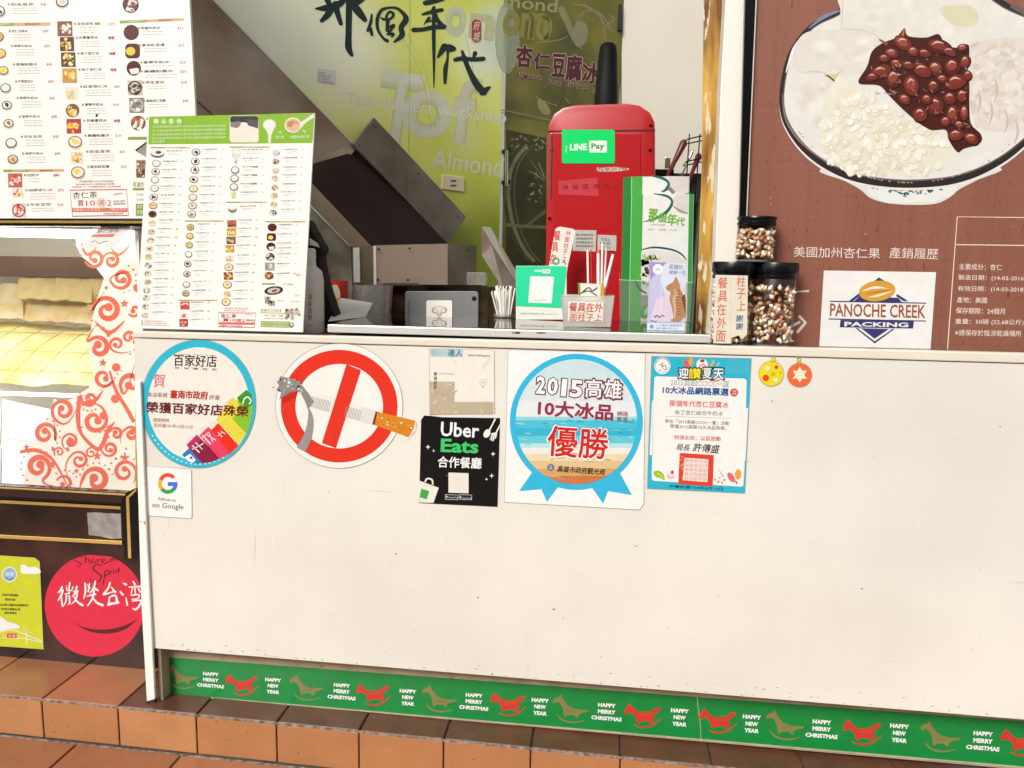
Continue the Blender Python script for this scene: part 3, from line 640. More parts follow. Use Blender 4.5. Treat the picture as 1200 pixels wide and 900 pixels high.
# bowl in the printed picture
P.poly(crom([(962, 198), (990, 212), (1008, 222), (1020, 232), (1040, 238), (1066, 240), (1095, 239), (1112, 232), (1124, 222), (1145, 211), (1172, 196), (1066, 190)], 4, True), '#e3e1da', .9); P.poly(ellp(1066, 222, 50, 15, 40), '#e9ece8', 1); P.poly([(1010, 205), (1125, 205), (1118, 228), (1095, 236), (1040, 238), (1020, 228)], '#e8ebe6', 1.1)
for i in range(80):
    q = random.uniform(0, 3.14); P.ell(1066+50*math.cos(q)*random.uniform(.2, 1), 216+14*math.sin(q)*random.uniform(.3, 1), random.uniform(.8, 2.6), random.uniform(.6, 2), random.choice(['#7a90a8', '#5a7490', '#a8bcae', '#8aa898', '#3e5672']), 1.5, 8)
rim = [(985, 9), (950, 28), (925, 60), (914.5, 100), (915, 135), (930, 165), (955, 190), (990, 209), (1030, 218), (1075, 220), (1120, 215), (1160, 200), (1200, 172), (1260, 110), (1262, 60), (1225, 25), (1180, 3), (1130, -30), (1060, -40), (1010, -20)]
PB([(x, y+3) for x, y in rim], '#e9e6df', 1.7); PB(rim, '#2e2a2a', 2)
inner = [(1066+(x-1066)*0.972, 90+(y-90)*0.94) for x, y in rim]
PB(inner, '#6a6058', 2.3); PB([(1066+(x-1066)*0.962, 90+(y-90)*0.925) for x, y in rim], '#e7e5df', 2.6)
P.line([(942, 40), (930, 58), (921, 85)], [1, 3.6, 1], '#f4f4f2', 3, sm=5); P.line([(948, 33), (965, 20), (985, 12)], [1, 4.5, 2], '#8088a0', 3, sm=5)
P.line([(1185, 6), (1205, 18), (1215, 30)], 6, '#6a625c', 3, sm=3); P.line([(917, 110), (921, 140), (940, 168), (975, 195)], [1, 2, 2.5, 1], '#8a7a70', 3, sm=5)
for i in range(50):
    q = random.uniform(.3, 2.6); P.ell(1066+151*math.cos(q), 92+122*math.sin(q), 1.4, .8, '#b8a898', 3, 6, rot=q+1.57)
PB([(945, 38), (985, 34), (1010, 30), (1030, 42), (1045, 55), (1040, 75), (1000, 88), (960, 85), (935, 85), (930, 60)], '#e3dfd6', 3.2)
PB([(988, -6), (1060, -10), (1150, -8), (1160, 10), (1170, 40), (1140, 60), (1090, 52), (1048, 50), (1005, 36), (986, 32), (985, 12)], '#e6e3da', 3.4)
P.line([(988, 0), (986, 33), (1005, 35)], 1.2, '#cfc8b8', 3.8); P.line([(1005, 35), (1025, 40), (1045, 58)], 1.0, '#d0c8ba', 3.8, sm=3); P.line([(940, 85), (962, 84), (978, 95)], 1.4, '#d4cdbe', 3.8, sm=3)
PB([(966, 88), (980, 86), (1000, 76), (985, 85), (977, 96), (972, 92)], '#d8c8a0', 3.8); PB([(1104, 8), (1140, 8), (1145, 28), (1120, 30), (1106, 20)], '#dcd8b8', 3.8)
rs = random.Random(11)
for k in range(40):
    x, y = rs.choice([(rs.uniform(960, 1035), rs.uniform(48, 80)), (rs.uniform(1005, 1150), rs.uniform(2, 44)), (rs.uniform(940, 980), rs.uniform(95, 150))]); rx = rs.uniform(6, 15); ry = rs.uniform(5, 14); ro_ = rs.uniform(-.6, .6); c_ = rs.choice([('#e4e1d8', '#e1ddd3'), ('#e9e6de', '#edebe4'), ('#e3dfd6', '#dedacf')])
    for q_ in (0, 1): P.ell(x, y, rx*(1-.4*q_), ry*(1-.4*q_), c_[q_], 3.45+k*.007+q_*.003, 18, ro_)
# shaved ice, right side
PB([(1130, 62), (1150, 48), (1200, 45), (1230, 60), (1240, 110), (1210, 145), (1170, 155), (1148, 148), (1134, 120)], '#e1dad2', 3.6)
for i in range(170):
    x, y = random.uniform(1138, 1208), random.uniform(52, 148)
    P.ell(x, y, random.uniform(2, 7), random.uniform(2, 6), random.choice(['#e4ddd4', '#ddd6cb', '#dad0c5', '#e8e3dc', '#d5cabf']), 3.9+random.random()*.8, 9, rot=random.random()*3)
for x, y in ((1146, 105), (1160, 118), (1178, 128), (1166, 92), (1190, 140)): P.line([(x, y), (x+3, y+14), (x-1, y+28)], [1, 3, 1], '#cdbbaa', 4.8, sm=3)
# pearly oats, lower left
PB([(975, 100), (1000, 98), (1020, 112), (1045, 135), (1075, 158), (1100, 165), (1118, 178), (1095, 198), (1055, 206), (1010, 204), (975, 190), (962, 165), (963, 135)], '#e9e6d4', 3.7)
for i in range(260):
    t = random.random(); x = random.uniform(964, 1112); y = random.uniform(102, 204)
    if y < 100+max(0, (x-1005))*0.62 or (x-985) < -(0.5*(y-170)) * -1 * 0 - 22: continue
    if ((x-1040)/82)**2+((y-160)/52)**2 > 1: continue
    rx, ry, ro = random.uniform(3, 7.5), random.uniform(2.4, 5), random.random()*3
    P.ell(x+.6, y+1.0, rx, ry, '#d5d0b6', 4+i*.012, 12, ro); P.ell(x, y, rx, ry, random.choice(['#f0eee0', '#e9e6d2', '#f4f3ea', '#e4e0c8', '#edebd8']), 4.006+i*.012, 12, ro)
    if random.random() < .4: P.ell(x-1, y-1, rx*.35, ry*.3, '#fbfaf4', 4.01+i*.012, 8, ro)
# red beans
beans = [(1006, 97), (1016, 78), (1022, 60), (1035, 50), (1050, 44), (1060, 33), (1064, 42), (1085, 44), (1100, 40), (1108, 52), (1122, 56), (1134, 52), (1136, 62), (1134, 78), (1136, 100), (1136, 125), (1138, 145), (1150, 158), (1148, 168), (1130, 174), (1122, 178), (1112, 164), (1108, 152), (1090, 152), (1072, 140), (1056, 126), (1042, 112), (1030, 100)]
PB(beans, '#4a2018', 8)
P.line([(1056, 48), (1060, 33)], [5, 1], '#b87828', 8.2); P.line([(1040, 52), (1030, 46)], [4, 1], '#8a5a30', 8.2)
bl = [(1058, 50, 12, 8, .6), (1045, 62, 9, 6, .3), (1032, 84, 13, 8, -.4), (1100, 54, 16, 9, .3), (1112, 60, 10, 5, .5), (1128, 56, 7, 5, -.2), (1116, 78, 10, 11, .2), (1131, 72, 6, 8, .4), (1096, 80, 9, 9, .7), (1080, 82, 13, 8, .5), (1047, 92, 9, 12, .2), (1068, 100, 9, 13, -.2), (1120, 96, 14, 9, -.3), (1094, 101, 8, 8, .1), (1113, 115, 8, 8, .2), (1127, 112, 6, 8, 0), (1096, 124, 10, 12, -.2), (1078, 134, 9, 9, .4), (1116, 134, 7, 12, .1), (1130, 132, 5, 10, 0), (1120, 158, 10, 7, -.2), (1138, 162, 10, 7, .5), (1064, 76, 8, 5, .3), (1050, 74, 7, 5, .2), (1022, 90, 8, 5, -.3), (1060, 116, 8, 6, .6), (1036, 68, 7, 5, 0), (1083, 62, 9, 5, .2), (1108, 142, 6, 6, 0), (1124, 146, 7, 5, .4), (1086, 116, 7, 6, .3), (1104, 92, 7, 5, .2), (1070, 60, 7, 6, .3), (1134, 88, 5, 6, 0)]
for k, (x, y, rx, ry, ro) in enumerate(bl):
    L = 8.4+k*.03
    P.ell(x+.8, y+1.2, rx*1.02, ry*1.04, '#2e120e', L, 18, ro); P.ell(x, y, rx*.95, ry*.93, random.choice(['#6a2a20', '#762f24', '#5a221a', '#703026']), L+.008, 18, ro)
    P.ell(x-rx*.1, y-ry*.15, rx*.62, ry*.55, random.choice(['#8e4634', '#80382a', '#96503e']), L+.014, 14, ro)
    P.line([(x-rx*.5, y-ry*.2), (x-rx*.1, y-ry*.55), (x+rx*.4, y-ry*.35)], [.3, min(2.6, ry*.3), .3], '#d8b0a2', L+.02, sm=4)
for i in range(90):
    x, y = random.uniform(1010, 1140), random.uniform(48, 165)
    if y < 60+abs(x-1075)*.1 or y > 98+(x-1010)*0.55: continue
    P.line([(x, y), (x+random.uniform(-3, 3), y+random.uniform(1, 4)), (x+random.uniform(-4, 5), y+random.uniform(1, 5))], [.2, random.uniform(.5, 1.3), .2], random.choice(['#d8a898', '#c88878', '#e8d0c8', '#b06a5a']), 9.6, sm=2, a=.75)
P.done('printed_bowl_picture', po)
P = Print(PP, 0.012)
P.V(900, 240, 4.0)
P.text('美國加州杏仁果', 120, 245, 525, 253, 50, '#f0e0d4', 1); P.text('產銷履歷', 568, 250, 798, 257, 52, '#f0e0d4', 1)
P.V(1100, 240, 5.143)
for pts in ([(52, 885), (112, 72), (620, 78)], [(104, 240), (620, 246)]): P.line(pts, 6, '#f0dcd0', 1)
for t, y, x0, x1 in (('主要成分：杏仁', 390, 122, 382), ('製造日期：(14-03-2016)', 457, 118, 524), ('有效日期：(14-03-2018)', 524, 115, 520), ('產地：美國', 590, 110, 290), ('保存期限：24個月', 655, 104, 398), ('重量：50磅 (22.68公斤)', 722, 100, 512), ('※請保存於陰涼乾燥場所', 788, 98, 498)):
    P.text(t, x0, y, x1, y+2+(x1-x0)*.012, 36, '#f2e2d8', 1, bold=0.006)
P.V()
P.line([(936, 370), (944, 378), (934, 390)], 3.4, '#e8ded2', 1); P.line([(924, 384), (938, 377)], 3, '#e8ded2', 1.3); P.line([(930, 342), (948, 341)], [1, 2.2], '#f0ece4', 1)
P.done('lettering', po)
lg = build('logo_card', [pslab([(965.5, 317), (1097, 319), (1090, 414), (960, 408.5)], PP, 0.0015, 0.0123)], ink('#f1f1ee'), po)
P = Print(PP, 0.0138); P.V(900, 240, 4.0)
navy, gold_, brn = '#3c3a72', '#d9a23c', '#a4582c'
P.poly([(520, 340), (545, 356), (500, 356)], navy, 1); P.poly([(378, 452), (424, 416), (434, 424), (398, 452)], navy, 1); P.poly([(606, 418), (658, 452), (636, 452), (600, 428)], navy, 1); P.poly([(400, 455), (430, 428), (610, 436), (628, 456)], navy, 1)
P.ell(512, 404, 86, 48, gold_, 2, 36, rot=-0.12); P.line([(440, 405), (500, 388), (560, 392)], [1, 12, 1], '#f6efe0', 2.4, sm=5); P.line([(470, 434), (520, 424), (590, 402)], [1, 10, 1], '#f6efe0', 2.4, sm=5); P.line([(450, 420), (520, 408), (590, 400)], [1, 6, 1], '#b07a28', 2.3, sm=5)
P.line([(290, 452), (742, 461)], 5, navy, 1.5); P.line([(284, 535), (740, 545)], 5, navy, 1.5)
P.text('PANOCHE CREEK', 290, 523, 738, 532, 62, brn, 2, bold=0.015)
P.poly([(340, 540), (684, 545), (680, 580), (336, 574)], navy, 1.2); P.text('PACKING', 358, 570, 658, 574, 22, '#f4f2ee', 2, bold=0.03)
P.poly([(410, 578), (594, 582), (500, 650)], navy, 1.2); P.poly([(422, 580), (582, 583), (500, 640)], '#f1f1ee', 1.4); P.poly([(438, 580), (566, 583), (500, 628)], navy, 1.6)
P.poly([(482, 674), (498, 666), (514, 676)], '#4a4660', 1.2)
P.done('lettering', lg)

# ================================================================ posts at the right of the opening
def W2(x, y, Y): return PY(Y).hit(x, y)
SCP = [(853, -200), (882, -200), (874, 0), (868, 240), (863.5, 402), (829, 402), (838, 305), (844.5, 100), (850.5, 0)]
build('steel_column', [prism([W2(x, y, .128) for x, y in SCP], [W2(x, y, .128)+np.array([0, .07, 0]) for x, y in SCP])],
      mat('pale_column_paint', (0.90, 0.87, 0.78), 0.28, 0.12, noise=(3, 0.1), stretch=(1, 1, 0.1)), bevel=0.003, label='pale steel column between the opening and the brown poster', cat='column')  # near-white paint tone with faint vertical streaks
YW = mat('yellowed_wood', (0.62, 0.36, 0.06), 0.45, noise=(12, 0.5, '#6a3a14'), wear=(26, 0.60, '#d8ccb0', 0.03), stretch=(2, 2, 0.35))
wp = build('wooden_post', [prism([W2(827, -200, .30), W2(852, -200, .30), W2(848, 60, .30), W2(838, 220, .30), W2(830, 405, .30), W2(814, 405, .30), W2(822, 200, .30)], [W2(x, y, .30)+np.array([.03, .10, 0]) for x, y in ((827, -200), (852, -200), (848, 60), (838, 220), (830, 405), (814, 405), (822, 200))])],
      YW, bevel=0.002, label='scuffed yellow wooden post just inside the opening, left of the steel column', cat='post')
cab = empty('dark_cabinet', W2(820, 400, .5), 'dark cabinet side behind the wooden post', 'cabinet')
build('cabinet_body', [box(cab.location.x-.035, cab.location.x+.09, .40, 1.1, 0.02, W2(815, 235, .5)[2])], mat('dark_cabinet_paint', (0.012, 0.009, 0.007), 0.3, spec=.3), cab, bevel=0.003)  # near-black body for the dark area behind the post

# ================================================================ steel shelf on the counter
sA, sB = W(383.5, 380.2, .04), W(833.5, 392.4, .04)
ang = math.atan2(0, sB[0]-sA[0]); ST = (sA[2]+sB[2])/2
zs = lambda x: sA[2]+(x-sA[0])/(sB[0]-sA[0])*(sB[2]-sA[2])
def sl4(x0, x1, y0, y1, dz0, dz1):
    v = [(x, y, zs(x)+dz) for dz in (dz0, dz1) for y in (y0, y1) for x in (x0, x1)]
    return v, [(0, 2, 3, 1), (4, 5, 7, 6), (0, 1, 5, 4), (2, 6, 7, 3), (0, 4, 6, 2), (1, 3, 7, 5)]
sh = build('steel_shelf', [sl4(sA[0], sB[0], .04, .54, -.022, 0)], mat('shelf_steel', (0.86, 0.84, 0.79), 0.25, 0.5, bump=(24, 0.2)), bevel=0.003, label='low polished steel shelf slab lying on the counter in the opening', cat='shelf')
build('dark_top_sheet', [sl4(sA[0]+.006, sB[0]-.004, .052, .536, 0.0003, 0.0012)], mat('dark_mirror_top', (0.10, 0.095, 0.085), 0.045, 1.0, noise=(5, 0.3)), sh)
P = Print(PY(.04), 0.0005); P.V(360, 230, 4.0)
for x, w_ in ((963, 6), (975, 22), (1075, 40)): P.rect(x, 636, x+w_, 644, '#2a2826' if w_ < 30 else '#8a8478', 1)
P.done('printed_mark', sh)

def base_at(x, y):                      # point of the shelf top seen at this place
    d = AF + AR*(x-600)/F - AU*(y-450)/F
    k = (sB[2]-sA[2])/(sB[0]-sA[0]); t = (sA[2]+k*(CAM[0]-sA[0])+.0012-CAM[2])/(d[2]-k*d[0]); return CAM+d*t

# --- tablet leaning back
b = base_at(515, 371); tp = Pl(b, (0, -1, 0.18))
tb = build('tablet', [pslab(rrect(474.6, 341.2, 560.5, 375.5, 3.2), tp, 0.007)], mat('tablet_grey', (0.12, 0.118, 0.118), 0.4, 0.4), bevel=0.0015, label='grey tablet seen from the back, standing in the middle of the steel shelf', cat='tablet')
build('camera_lens', [pslab(ellp(555.6, 349.8, 2.7, 2.7, 20), tp, 0.0015, 0.0071)], BLACK, tb)
gr = build('phone_grip', [pslab(rrect(499.5, 352, 530, 379.0, 2.5), tp, 0.005, 0.0071)], mat('grip_cream', (0.78, 0.74, 0.66), 0.4), tb, bevel=0.001)
P = Print(tp, 0.0122); P.V(455, 330, 7.27)
P.ell(398, 248, 28, 24, '#b8a898', 1); P.ell(472, 248, 28, 24, '#b8a898', 1); P.ell(435, 268, 24, 30, '#c8b8a8', 1.2); P.ell(402, 246, 17, 16, '#f2eee6', 1.4); P.ell(468, 246, 17, 16, '#f2eee6', 1.4); P.ell(435, 255, 14, 22, '#f4e2da', 1.8); P.line([(372, 250), (380, 222), (430, 212), (490, 222), (498, 250)], 3, '#6a5a50', 1.6, sm=4)
P.done('printed_loops', gr)
P = Print(tp, 0.007); P.V(455, 330, 7.27)
for i, yy in enumerate(range(165, 380, 12)): P.rect(165, yy, 172+(i*7 % 5)*4, yy+7, '#22262c', 1)
P.done('printed_label', tb)

# --- straws in their holder
hb = base_at(591, 372)
ho = build('straw_holder', [lathe([(.030, 0), (.034, .002), (.036, .012), (.0335, .012), (.031, .004)], hb, 28)], glass('clear_plastic', (.88, .88, .86), 1.5, .05, 1.5, .12), smooth=True, label='small clear plastic cup holding paper-wrapped straws on the steel shelf', cat='holder')
PAP = mat('wrapped_straw_paper', (0.82, 0.80, 0.74), 0.5, noise=(90, 0.1))
for i in range(26):
    q = 2*math.pi*i/26+random.uniform(-.2, .2); r0 = random.uniform(.004, .024); ln = random.uniform(.075, .095); sp = random.uniform(.3, .7)
    p0 = (hb[0]+r0*math.cos(q), hb[1]+r0*math.sin(q), hb[2]+.005); p1 = (p0[0]+sp*.028*math.cos(q)-.004, p0[1]+sp*.02*math.sin(q), p0[2]+ln)
    tw = (p1[0]+random.uniform(-.004, .004), p1[1], p1[2]+.006)
    build('wrapped_straw', [tube([p0, p1, tw], [.0027, .0027, .0008], 7)], PAP, smooth=True, label='thin paper-wrapped straw standing in the clear cup on the steel shelf', cat='straw', group='straws in the clear cup')

# --- payment sign (its square code and mascot are left out)
sb = base_at(637, 375); sp_ = Pl(sb, (0, -1, 0.12))
GR = mat('pay_green', (0.0, 0.56, 0.26), 0.35)
pg = build('payment_stand', [pslab(rrect(604.5, 311.5, 664, 374.5, 1.5), sp_, 0.004)], ink('#efece2'), bevel=0.0008, label='green and white LINE Pay stand on the steel shelf, left of the clear tub', cat='sign')
build('green_face', [pslab([(606, 311.8), (662, 311.8), (664, 314), (659.5, 361), (604.6, 358.5), (604.8, 313)], sp_, 0.0008, 0.0041)], GR, pg)
P = Print(sp_, 0.005); P.V(360, 230, 4.0)
P.text('LINE', 1066, 354, 1099, 356, 11, '#ffffff', 1, bold=.03); P.rect(1103, 342, 1139, 361, '#ffffff', 1); P.text('Pay', 1108, 358, 1134, 359, 14, '#06a850', 2, bold=.02)
P.poly([(1046, 375), (1157, 377), (1146, 502), (1036, 499)], '#f6f4ee', 1); P.text('SCAN TO PAY', 1064, 488, 1122, 490, 6, '#7a7a76', 2)
P.done('lettering', pg)
P = Print(sp_, 0.004); P.V(360, 230, 4.0); P.text('掃描行動條碼付款 LINE Pay', 1000, 555, 1172, 558, 10, '#8a9a86', 1); P.done('printed_label', pg)

# --- handwritten tag leaning behind the stand
tb2 = base_at(660, 374); tgp = Pl(tb2+np.array([0, .012, 0]), (0, -1, .05))
tg = build('paper_tag', [pslab([(651, 268), (656, 265.5), (671, 268), (674.5, 271), (665, 313), (663, 330), (641, 330), (645, 300)], tgp, 0.001)], ink('#f1ede2'), label='white paper tag with red handwriting behind the green payment stand', cat='tag')
P = Print(tgp, 0.001); P.vtext('餐具在', 654.5, 269.5, 310, 7.4, '#d8482c', 1, bold=.02, dx=-8, shear=.1); P.vtext('外面柱子上', 666.5, 270, 306, 6.0, '#d8482c', 1, bold=.015, dx=-6, shear=.1)
P.ring(651.5, 306, 2.6, 4.4, '#3aa070', 1.4); P.line([(659, 308), (661, 306), (663, 310)], 1.2, '#2a2a2a', 1)
P.done('handwriting', tg)

# --- clear tub with a handwritten label, cards and pens
ub = base_at(688, 383.5); TC_ = glass('cloudy_tub_plastic', (.93, .93, .9), 1.45, .12, 1.4, .30)
U = lambda x, y, d: PY(ub[1]+d).hit(x, y)
c0, c1, c2_, c3 = U(657, 346.5, 0), U(719.8, 347.5, 0), U(715.5, 383.5, 0), U(660.5, 383, 0)
def off(p, x, y, z): return np.array(p)+np.array([x, y, z])
D = .085
fr_in = [off(c0, .002, .002, 0), off(c1, -.002, .002, 0), off(c2_, -.002, .004, .002), off(c3, .002, .004, .002)]
bk = [off(c0, .001, D, 0), off(c1, -.001, D, 0), off(c2_, -.003, D-.008, 0), off(c3, .003, D-.008, 0)]
tub = build('plastic_tub', [prism([c0, c1, c2_, c3], [off(p, 0, .0018, 0) for p in (c0, c1, c2_, c3)]), prism(bk, [off(p, 0, -.0018, 0) for p in bk]),
      prism([c0, c3, bk[3], bk[0]], [off(p, .0016, 0, 0) for p in (c0, c3, bk[3], bk[0])]), prism([c1, c2_, bk[2], bk[1]], [off(p, -.0016, 0, 0) for p in (c1, c2_, bk[2], bk[1])]), prism([c3, c2_, bk[2], bk[3]], [off(p, 0, 0, .0015) for p in (c3, c2_, bk[2], bk[3])])],
      TC_, label='small cloudy plastic tub with a handwritten label, holding pens and cards on the steel shelf', cat='tub')
build('tub_rim', [tube([c0, c1], .0016, 6), tube([c0, bk[0]], .0016, 6), tube([c1, bk[1]], .0016, 6), tube([bk[0], bk[1]], .0016, 6)], TC_, tub)
ulp = PY(ub[1])
lb = build('handwritten_label', [pslab([(665.5, 353), (707.5, 354), (706.5, 377), (665.5, 376.5)], ulp, 0.0006, 0.0004)], ink('#f4efe2'), tub)
P = Print(ulp, 0.0010); P.text('餐具在外', 667, 365, 706, 366, 10.5, '#d6402a', 1, bold=.02, shear=.1); P.text('面柱子上', 667.5, 376, 705, 376.4, 8.5, '#d6402a', 1, bold=.01, shear=.1); P.line([(667, 366.5), (690, 367)], .5, '#6a6a6a', 1); P.done('handwriting', lb)
cp = PY(ub[1]+.03)
cdp = build('card_stack', [pslab([(677.5, 331.5), (708, 333), (706.5, 378), (678, 378)], cp, 0.012)], [ink('#d8a838')], label='stack of yellow-edged cards standing inside the plastic tub', cat='cards')
build('top_card', [pslab([(680, 332), (704, 333), (703, 377), (679.5, 377)], cp, 0.0008, 0.0122)], ink('#f2efe4'), cdp)
P = Print(cp, 0.013); P.line([(683, 342), (690, 337), (694, 341), (700, 337)], 1.4, '#2a3a20', 1, sm=3); P.line([(680, 344), (690, 341), (700, 347)], 1.2, '#30402a', 1, sm=4); P.line([(678, 332), (679.5, 346)], 2, '#7a9a38', 1); P.done('lettering', cdp)
def pen(x0, y0, x1, y1, r, col, label, cat='pen', dy=.05, tip=None):
    a, c = PY(ub[1]+dy).hit(x0, y0), PY(ub[1]+dy+.004).hit(x1, y1)
    o = build('pen' if cat == 'pen' else cat.replace(' ', '_'), [tube([a, c], r, 12)], mat('pen_'+col, hexc(col), .35), smooth=True, label=label, cat=cat)
    if tip:
        d = (c-a)/np.linalg.norm(c-a); build('tip', [tube([c, c+d*.012, c+d*.02], [r*.9, r*.5, r*.1], 10)], mat('tip_'+tip, hexc(tip), .4), o, smooth=True)
    return o
pen(690, 372, 688.5, 293, .0030, '#f0ece4', 'thin white pen standing leftmost in the plastic tub')
pen(694, 372, 692.5, 292, .0014, '#c83a2c', 'thin red pen between the white ones in the plastic tub')
pen(701, 372, 701, 297, .0042, '#f2efe8', 'white pen with an orange pointed tip, in the middle of the tub', tip='#e07040')
pen(704, 372, 706, 285, .0030, '#e6e4de', 'tallest white pen at the back of the tub')
pen(706, 372, 710.5, 290, .0028, '#cfcdc8', 'grey-white pen behind the leaning white one in the tub')
pen(699, 376, 718.5, 298, .0042, '#f4f2ee', 'thick white pen leaning to the right in the tub', dy=.04)

# --- brochures in an acrylic holder, card in front
bb = base_at(757, 377); 
def brochure(px, label, dy, group='tall green and white brochures in the acrylic holder'):
    pl = PY(bb[1]+dy)
    x0, y0, x1, y1, xs, yb = px
    o = build('brochure', [pslab([(x0, y0), (xs, y0-1.5), (xs+.5, y0-.8), (x1, y1), (x1-2.5, yb), (x0-3, yb-1)], pl, 0.008)], ink('#f3f2ef'), label=label, cat='brochure', group=group)
    P = Print(pl, 0.008)
    gw = (xs-x0)*0.42
    P.poly([(x0, y0), (x0+gw, y0-.6), (x0+gw-3, yb-.6), (x0-3, yb-1)], '#2e8a3c', 1); P.poly([(x0+gw+.6, y0-.7), (xs, y0-1.5), (xs-2.8, yb-.2), (x0+gw-2.4, yb-.6)], '#4db04a', 1); P.line([(x0+gw+.3, y0-.6), (x0+gw-2.7, yb-.6)], .9, '#a8dcb0', 1.3)
    P.poly([(x1-5.5, y1-.2), (x1-.3, y1), (x1-2.8, yb), (x1-8, yb)], '#3f9a4c', 1)
    return o, P, pl
o, P, pl = brochure((730.5, 207.8, 808, 206.5, 753, 376), 'rear green and white brochure standing behind the front one in the acrylic holder', .045)
P.V(720, 190, 4.286); P.line([(180, 68), (240, 80), (272, 105), (262, 135), (235, 150)], [4, 14, 12, 16, 4], '#1f6f68', 1.6, sm=5); P.poly([(268, 70), (375, 72), (372, 156), (300, 156), (272, 110)], '#dedad6', 1.4); P.line([(275, 130), (300, 156)], 20, '#8a8480', 1.5); P.done('printed_picture', o)
o, P, pl = brochure((730, 229.5, 813, 227.5, 753.5, 377), 'front green and white brochure with a bowl picture and green calligraphy, in the acrylic holder', .030)
P.V(720, 190, 4.286)
P.line([(195, 158), (262, 170), (290, 200), (262, 250), (200, 285), (145, 300)], [4, 12, 12, 16, 12, 3], '#1f6f68', 1.4, sm=6); P.poly([(310, 160), (370, 160), (370, 250), (330, 235), (290, 200)], '#e2ddd9', 1.2); P.line([(290, 215), (330, 245), (370, 258)], [3, 14, 6], '#a89e98', 1.3, sm=4)
for t, x0, x1, yb, h in (('那', 168, 215, 300, 66), ('個', 218, 262, 302, 46), ('年', 262, 310, 318, 60), ('代', 308, 352, 318, 42)): P.text(t, x0, yb, x1, yb+2, h, '#6fb82c', 3, bold=.03, shear=.12)
P.text('SINCE 2009', 184, 318, 255, 320, 9, '#8fb84a', 3); P.text('杏仁 · 豆腐 · 冰品', 170, 343, 312, 346, 10, '#b8bab4', 3)
P.line([(135, 440), (200, 428), (290, 440), (340, 465), (362, 494)], [4, 9, 9, 8, 4], '#1f5a5c', 2, sm=6)
P.poly([(134, 450), (200, 440), (300, 455), (360, 500), (360, 560), (135, 640)], '#e6e4de', 1.5)
for i in range(46): P.ell(random.uniform(134, 215), random.uniform(470, 620), random.uniform(5, 15), random.uniform(4, 11), random.choice(['#d8d6c8', '#b8b49a', '#8a8462', '#e4e2da', '#6a6a4a', '#c2bea8']), 2.2, 9, random.random()*3)
for i in range(22): P.line([(q := random.uniform(150, 225), 490), (q+random.uniform(-18, 18), random.uniform(462, 482))], 4, random.choice(['#8fbf2c', '#b2d04a', '#6a9a28']), 2.5)
P.line([(100, 590), (130, 640), (165, 660)], [3, 12, 5], '#1f4a44', 2, sm=4); P.ell(160, 750, 26, 40, '#3a9a50', 2.2, rot=.5); P.ell(163, 745, 10, 25, '#a8d890', 2.4, rot=.5); P.rect(132, 668, 170, 780, '#9a9692', 1.6)
P.done('printed_picture', o)
AC = glass('acrylic', (.95, .97, .95), 1.49, .02, 1.6, .06)
hp = PY(bb[1]+.012)
h0, h1, h2, h3 = [hp.hit(*p) for p in ((725.5, 328), (812, 331), (809.5, 378.5), (726.5, 377.5))]
hold = build('acrylic_holder', [prism([h0, h1, h2, h3], [off(p, 0, .002, 0) for p in (h0, h1, h2, h3)]), prism([h0, h3, off(h3, 0, .07, 0), off(h0, 0, .07, .02)], [off(p, .002, 0, 0) for p in (h0, h3, off(h3, 0, .07, 0), off(h0, 0, .07, .02))]),
      prism([h1, h2, off(h2, 0, .07, 0), off(h1, 0, .07, .02)], [off(p, -.002, 0, 0) for p in (h1, h2, off(h2, 0, .07, 0), off(h1, 0, .07, .02))]), prism([h3, h2, off(h2, 0, .07, 0), off(h3, 0, .07, 0)], [off(p, 0, 0, .002) for p in (h3, h2, off(h2, 0, .07, 0), off(h3, 0, .07, 0))])],
      AC, label='clear acrylic holder carrying the tall brochures on the steel shelf', cat='holder')
build('holder_edge', [tube([h3, h2], .0012, 6), tube([h0, h1], .001, 6), tube([h1, h2], .001, 6)], mat('acrylic_edge', (.6, .62, .58), .2), hold)
cb = base_at(780, 387.5); ckp = Pl(cb, (0, -1, .1))
ck = build('cat_card', [pslab([(761.5, 307), (804.5, 308), (803, 388.5), (758, 386.5)], ckp, 0.001)], ink('#c3c2e0'), label='small lilac card with an orange cat, leaning against the brochure holder', cat='card')
P = Print(ckp, 0.001); P.V(720, 190, 4.286)
P.poly([(240, 505), (360, 508), (356, 700), (262, 700), (235, 600)], '#d8dcec', .6); P.poly([(178, 503), (262, 504), (180, 590)], '#a690d2', .8); P.poly([(210, 690), (355, 620), (355, 800), (180, 800)], '#e0cfe2', .7)
P.ell(218, 538, 25, 26, '#fbfaf8', 1); P.line([(208, 545), (220, 532), (228, 545)], 4, '#6a8a7a', 2, sm=3)
P.text('認識妳', 275, 536, 343, 540, 24, '#54688e', 2); P.text('謝謝一生', 275, 563, 358, 566, 20, '#54688e', 2)
catc = [(308, 575), (318, 590), (328, 615), (332, 640), (345, 665), (358, 690), (358, 770), (340, 790), (330, 800), (290, 800), (284, 790), (296, 780), (288, 730), (276, 690), (282, 655), (262, 640), (260, 625), (278, 612), (296, 600)]
P.poly(crom(catc, 3, True), '#b98a62', 3); P.line([(300, 640), (310, 660), (300, 690), (305, 740), (300, 785)], [10, 18, 16, 12, 8], '#d8b494', 3.3, sm=4)
for i in range(9): P.line([(292+i*2, 652+i*15), (318, 646+i*15), (344, 656+i*14)], [1, 4, 1], '#85583a', 3.6, sm=3)
P.ell(278, 622, 4, 3, '#3a2a20', 4); P.line([(262, 634), (275, 640)], 2, '#7a4a30', 4); P.poly([(300, 596), (308, 576), (318, 596)], '#c07a48', 3.8); P.poly([(336, 680), (356, 660), (358, 770)], '#7a4830', 3.4)
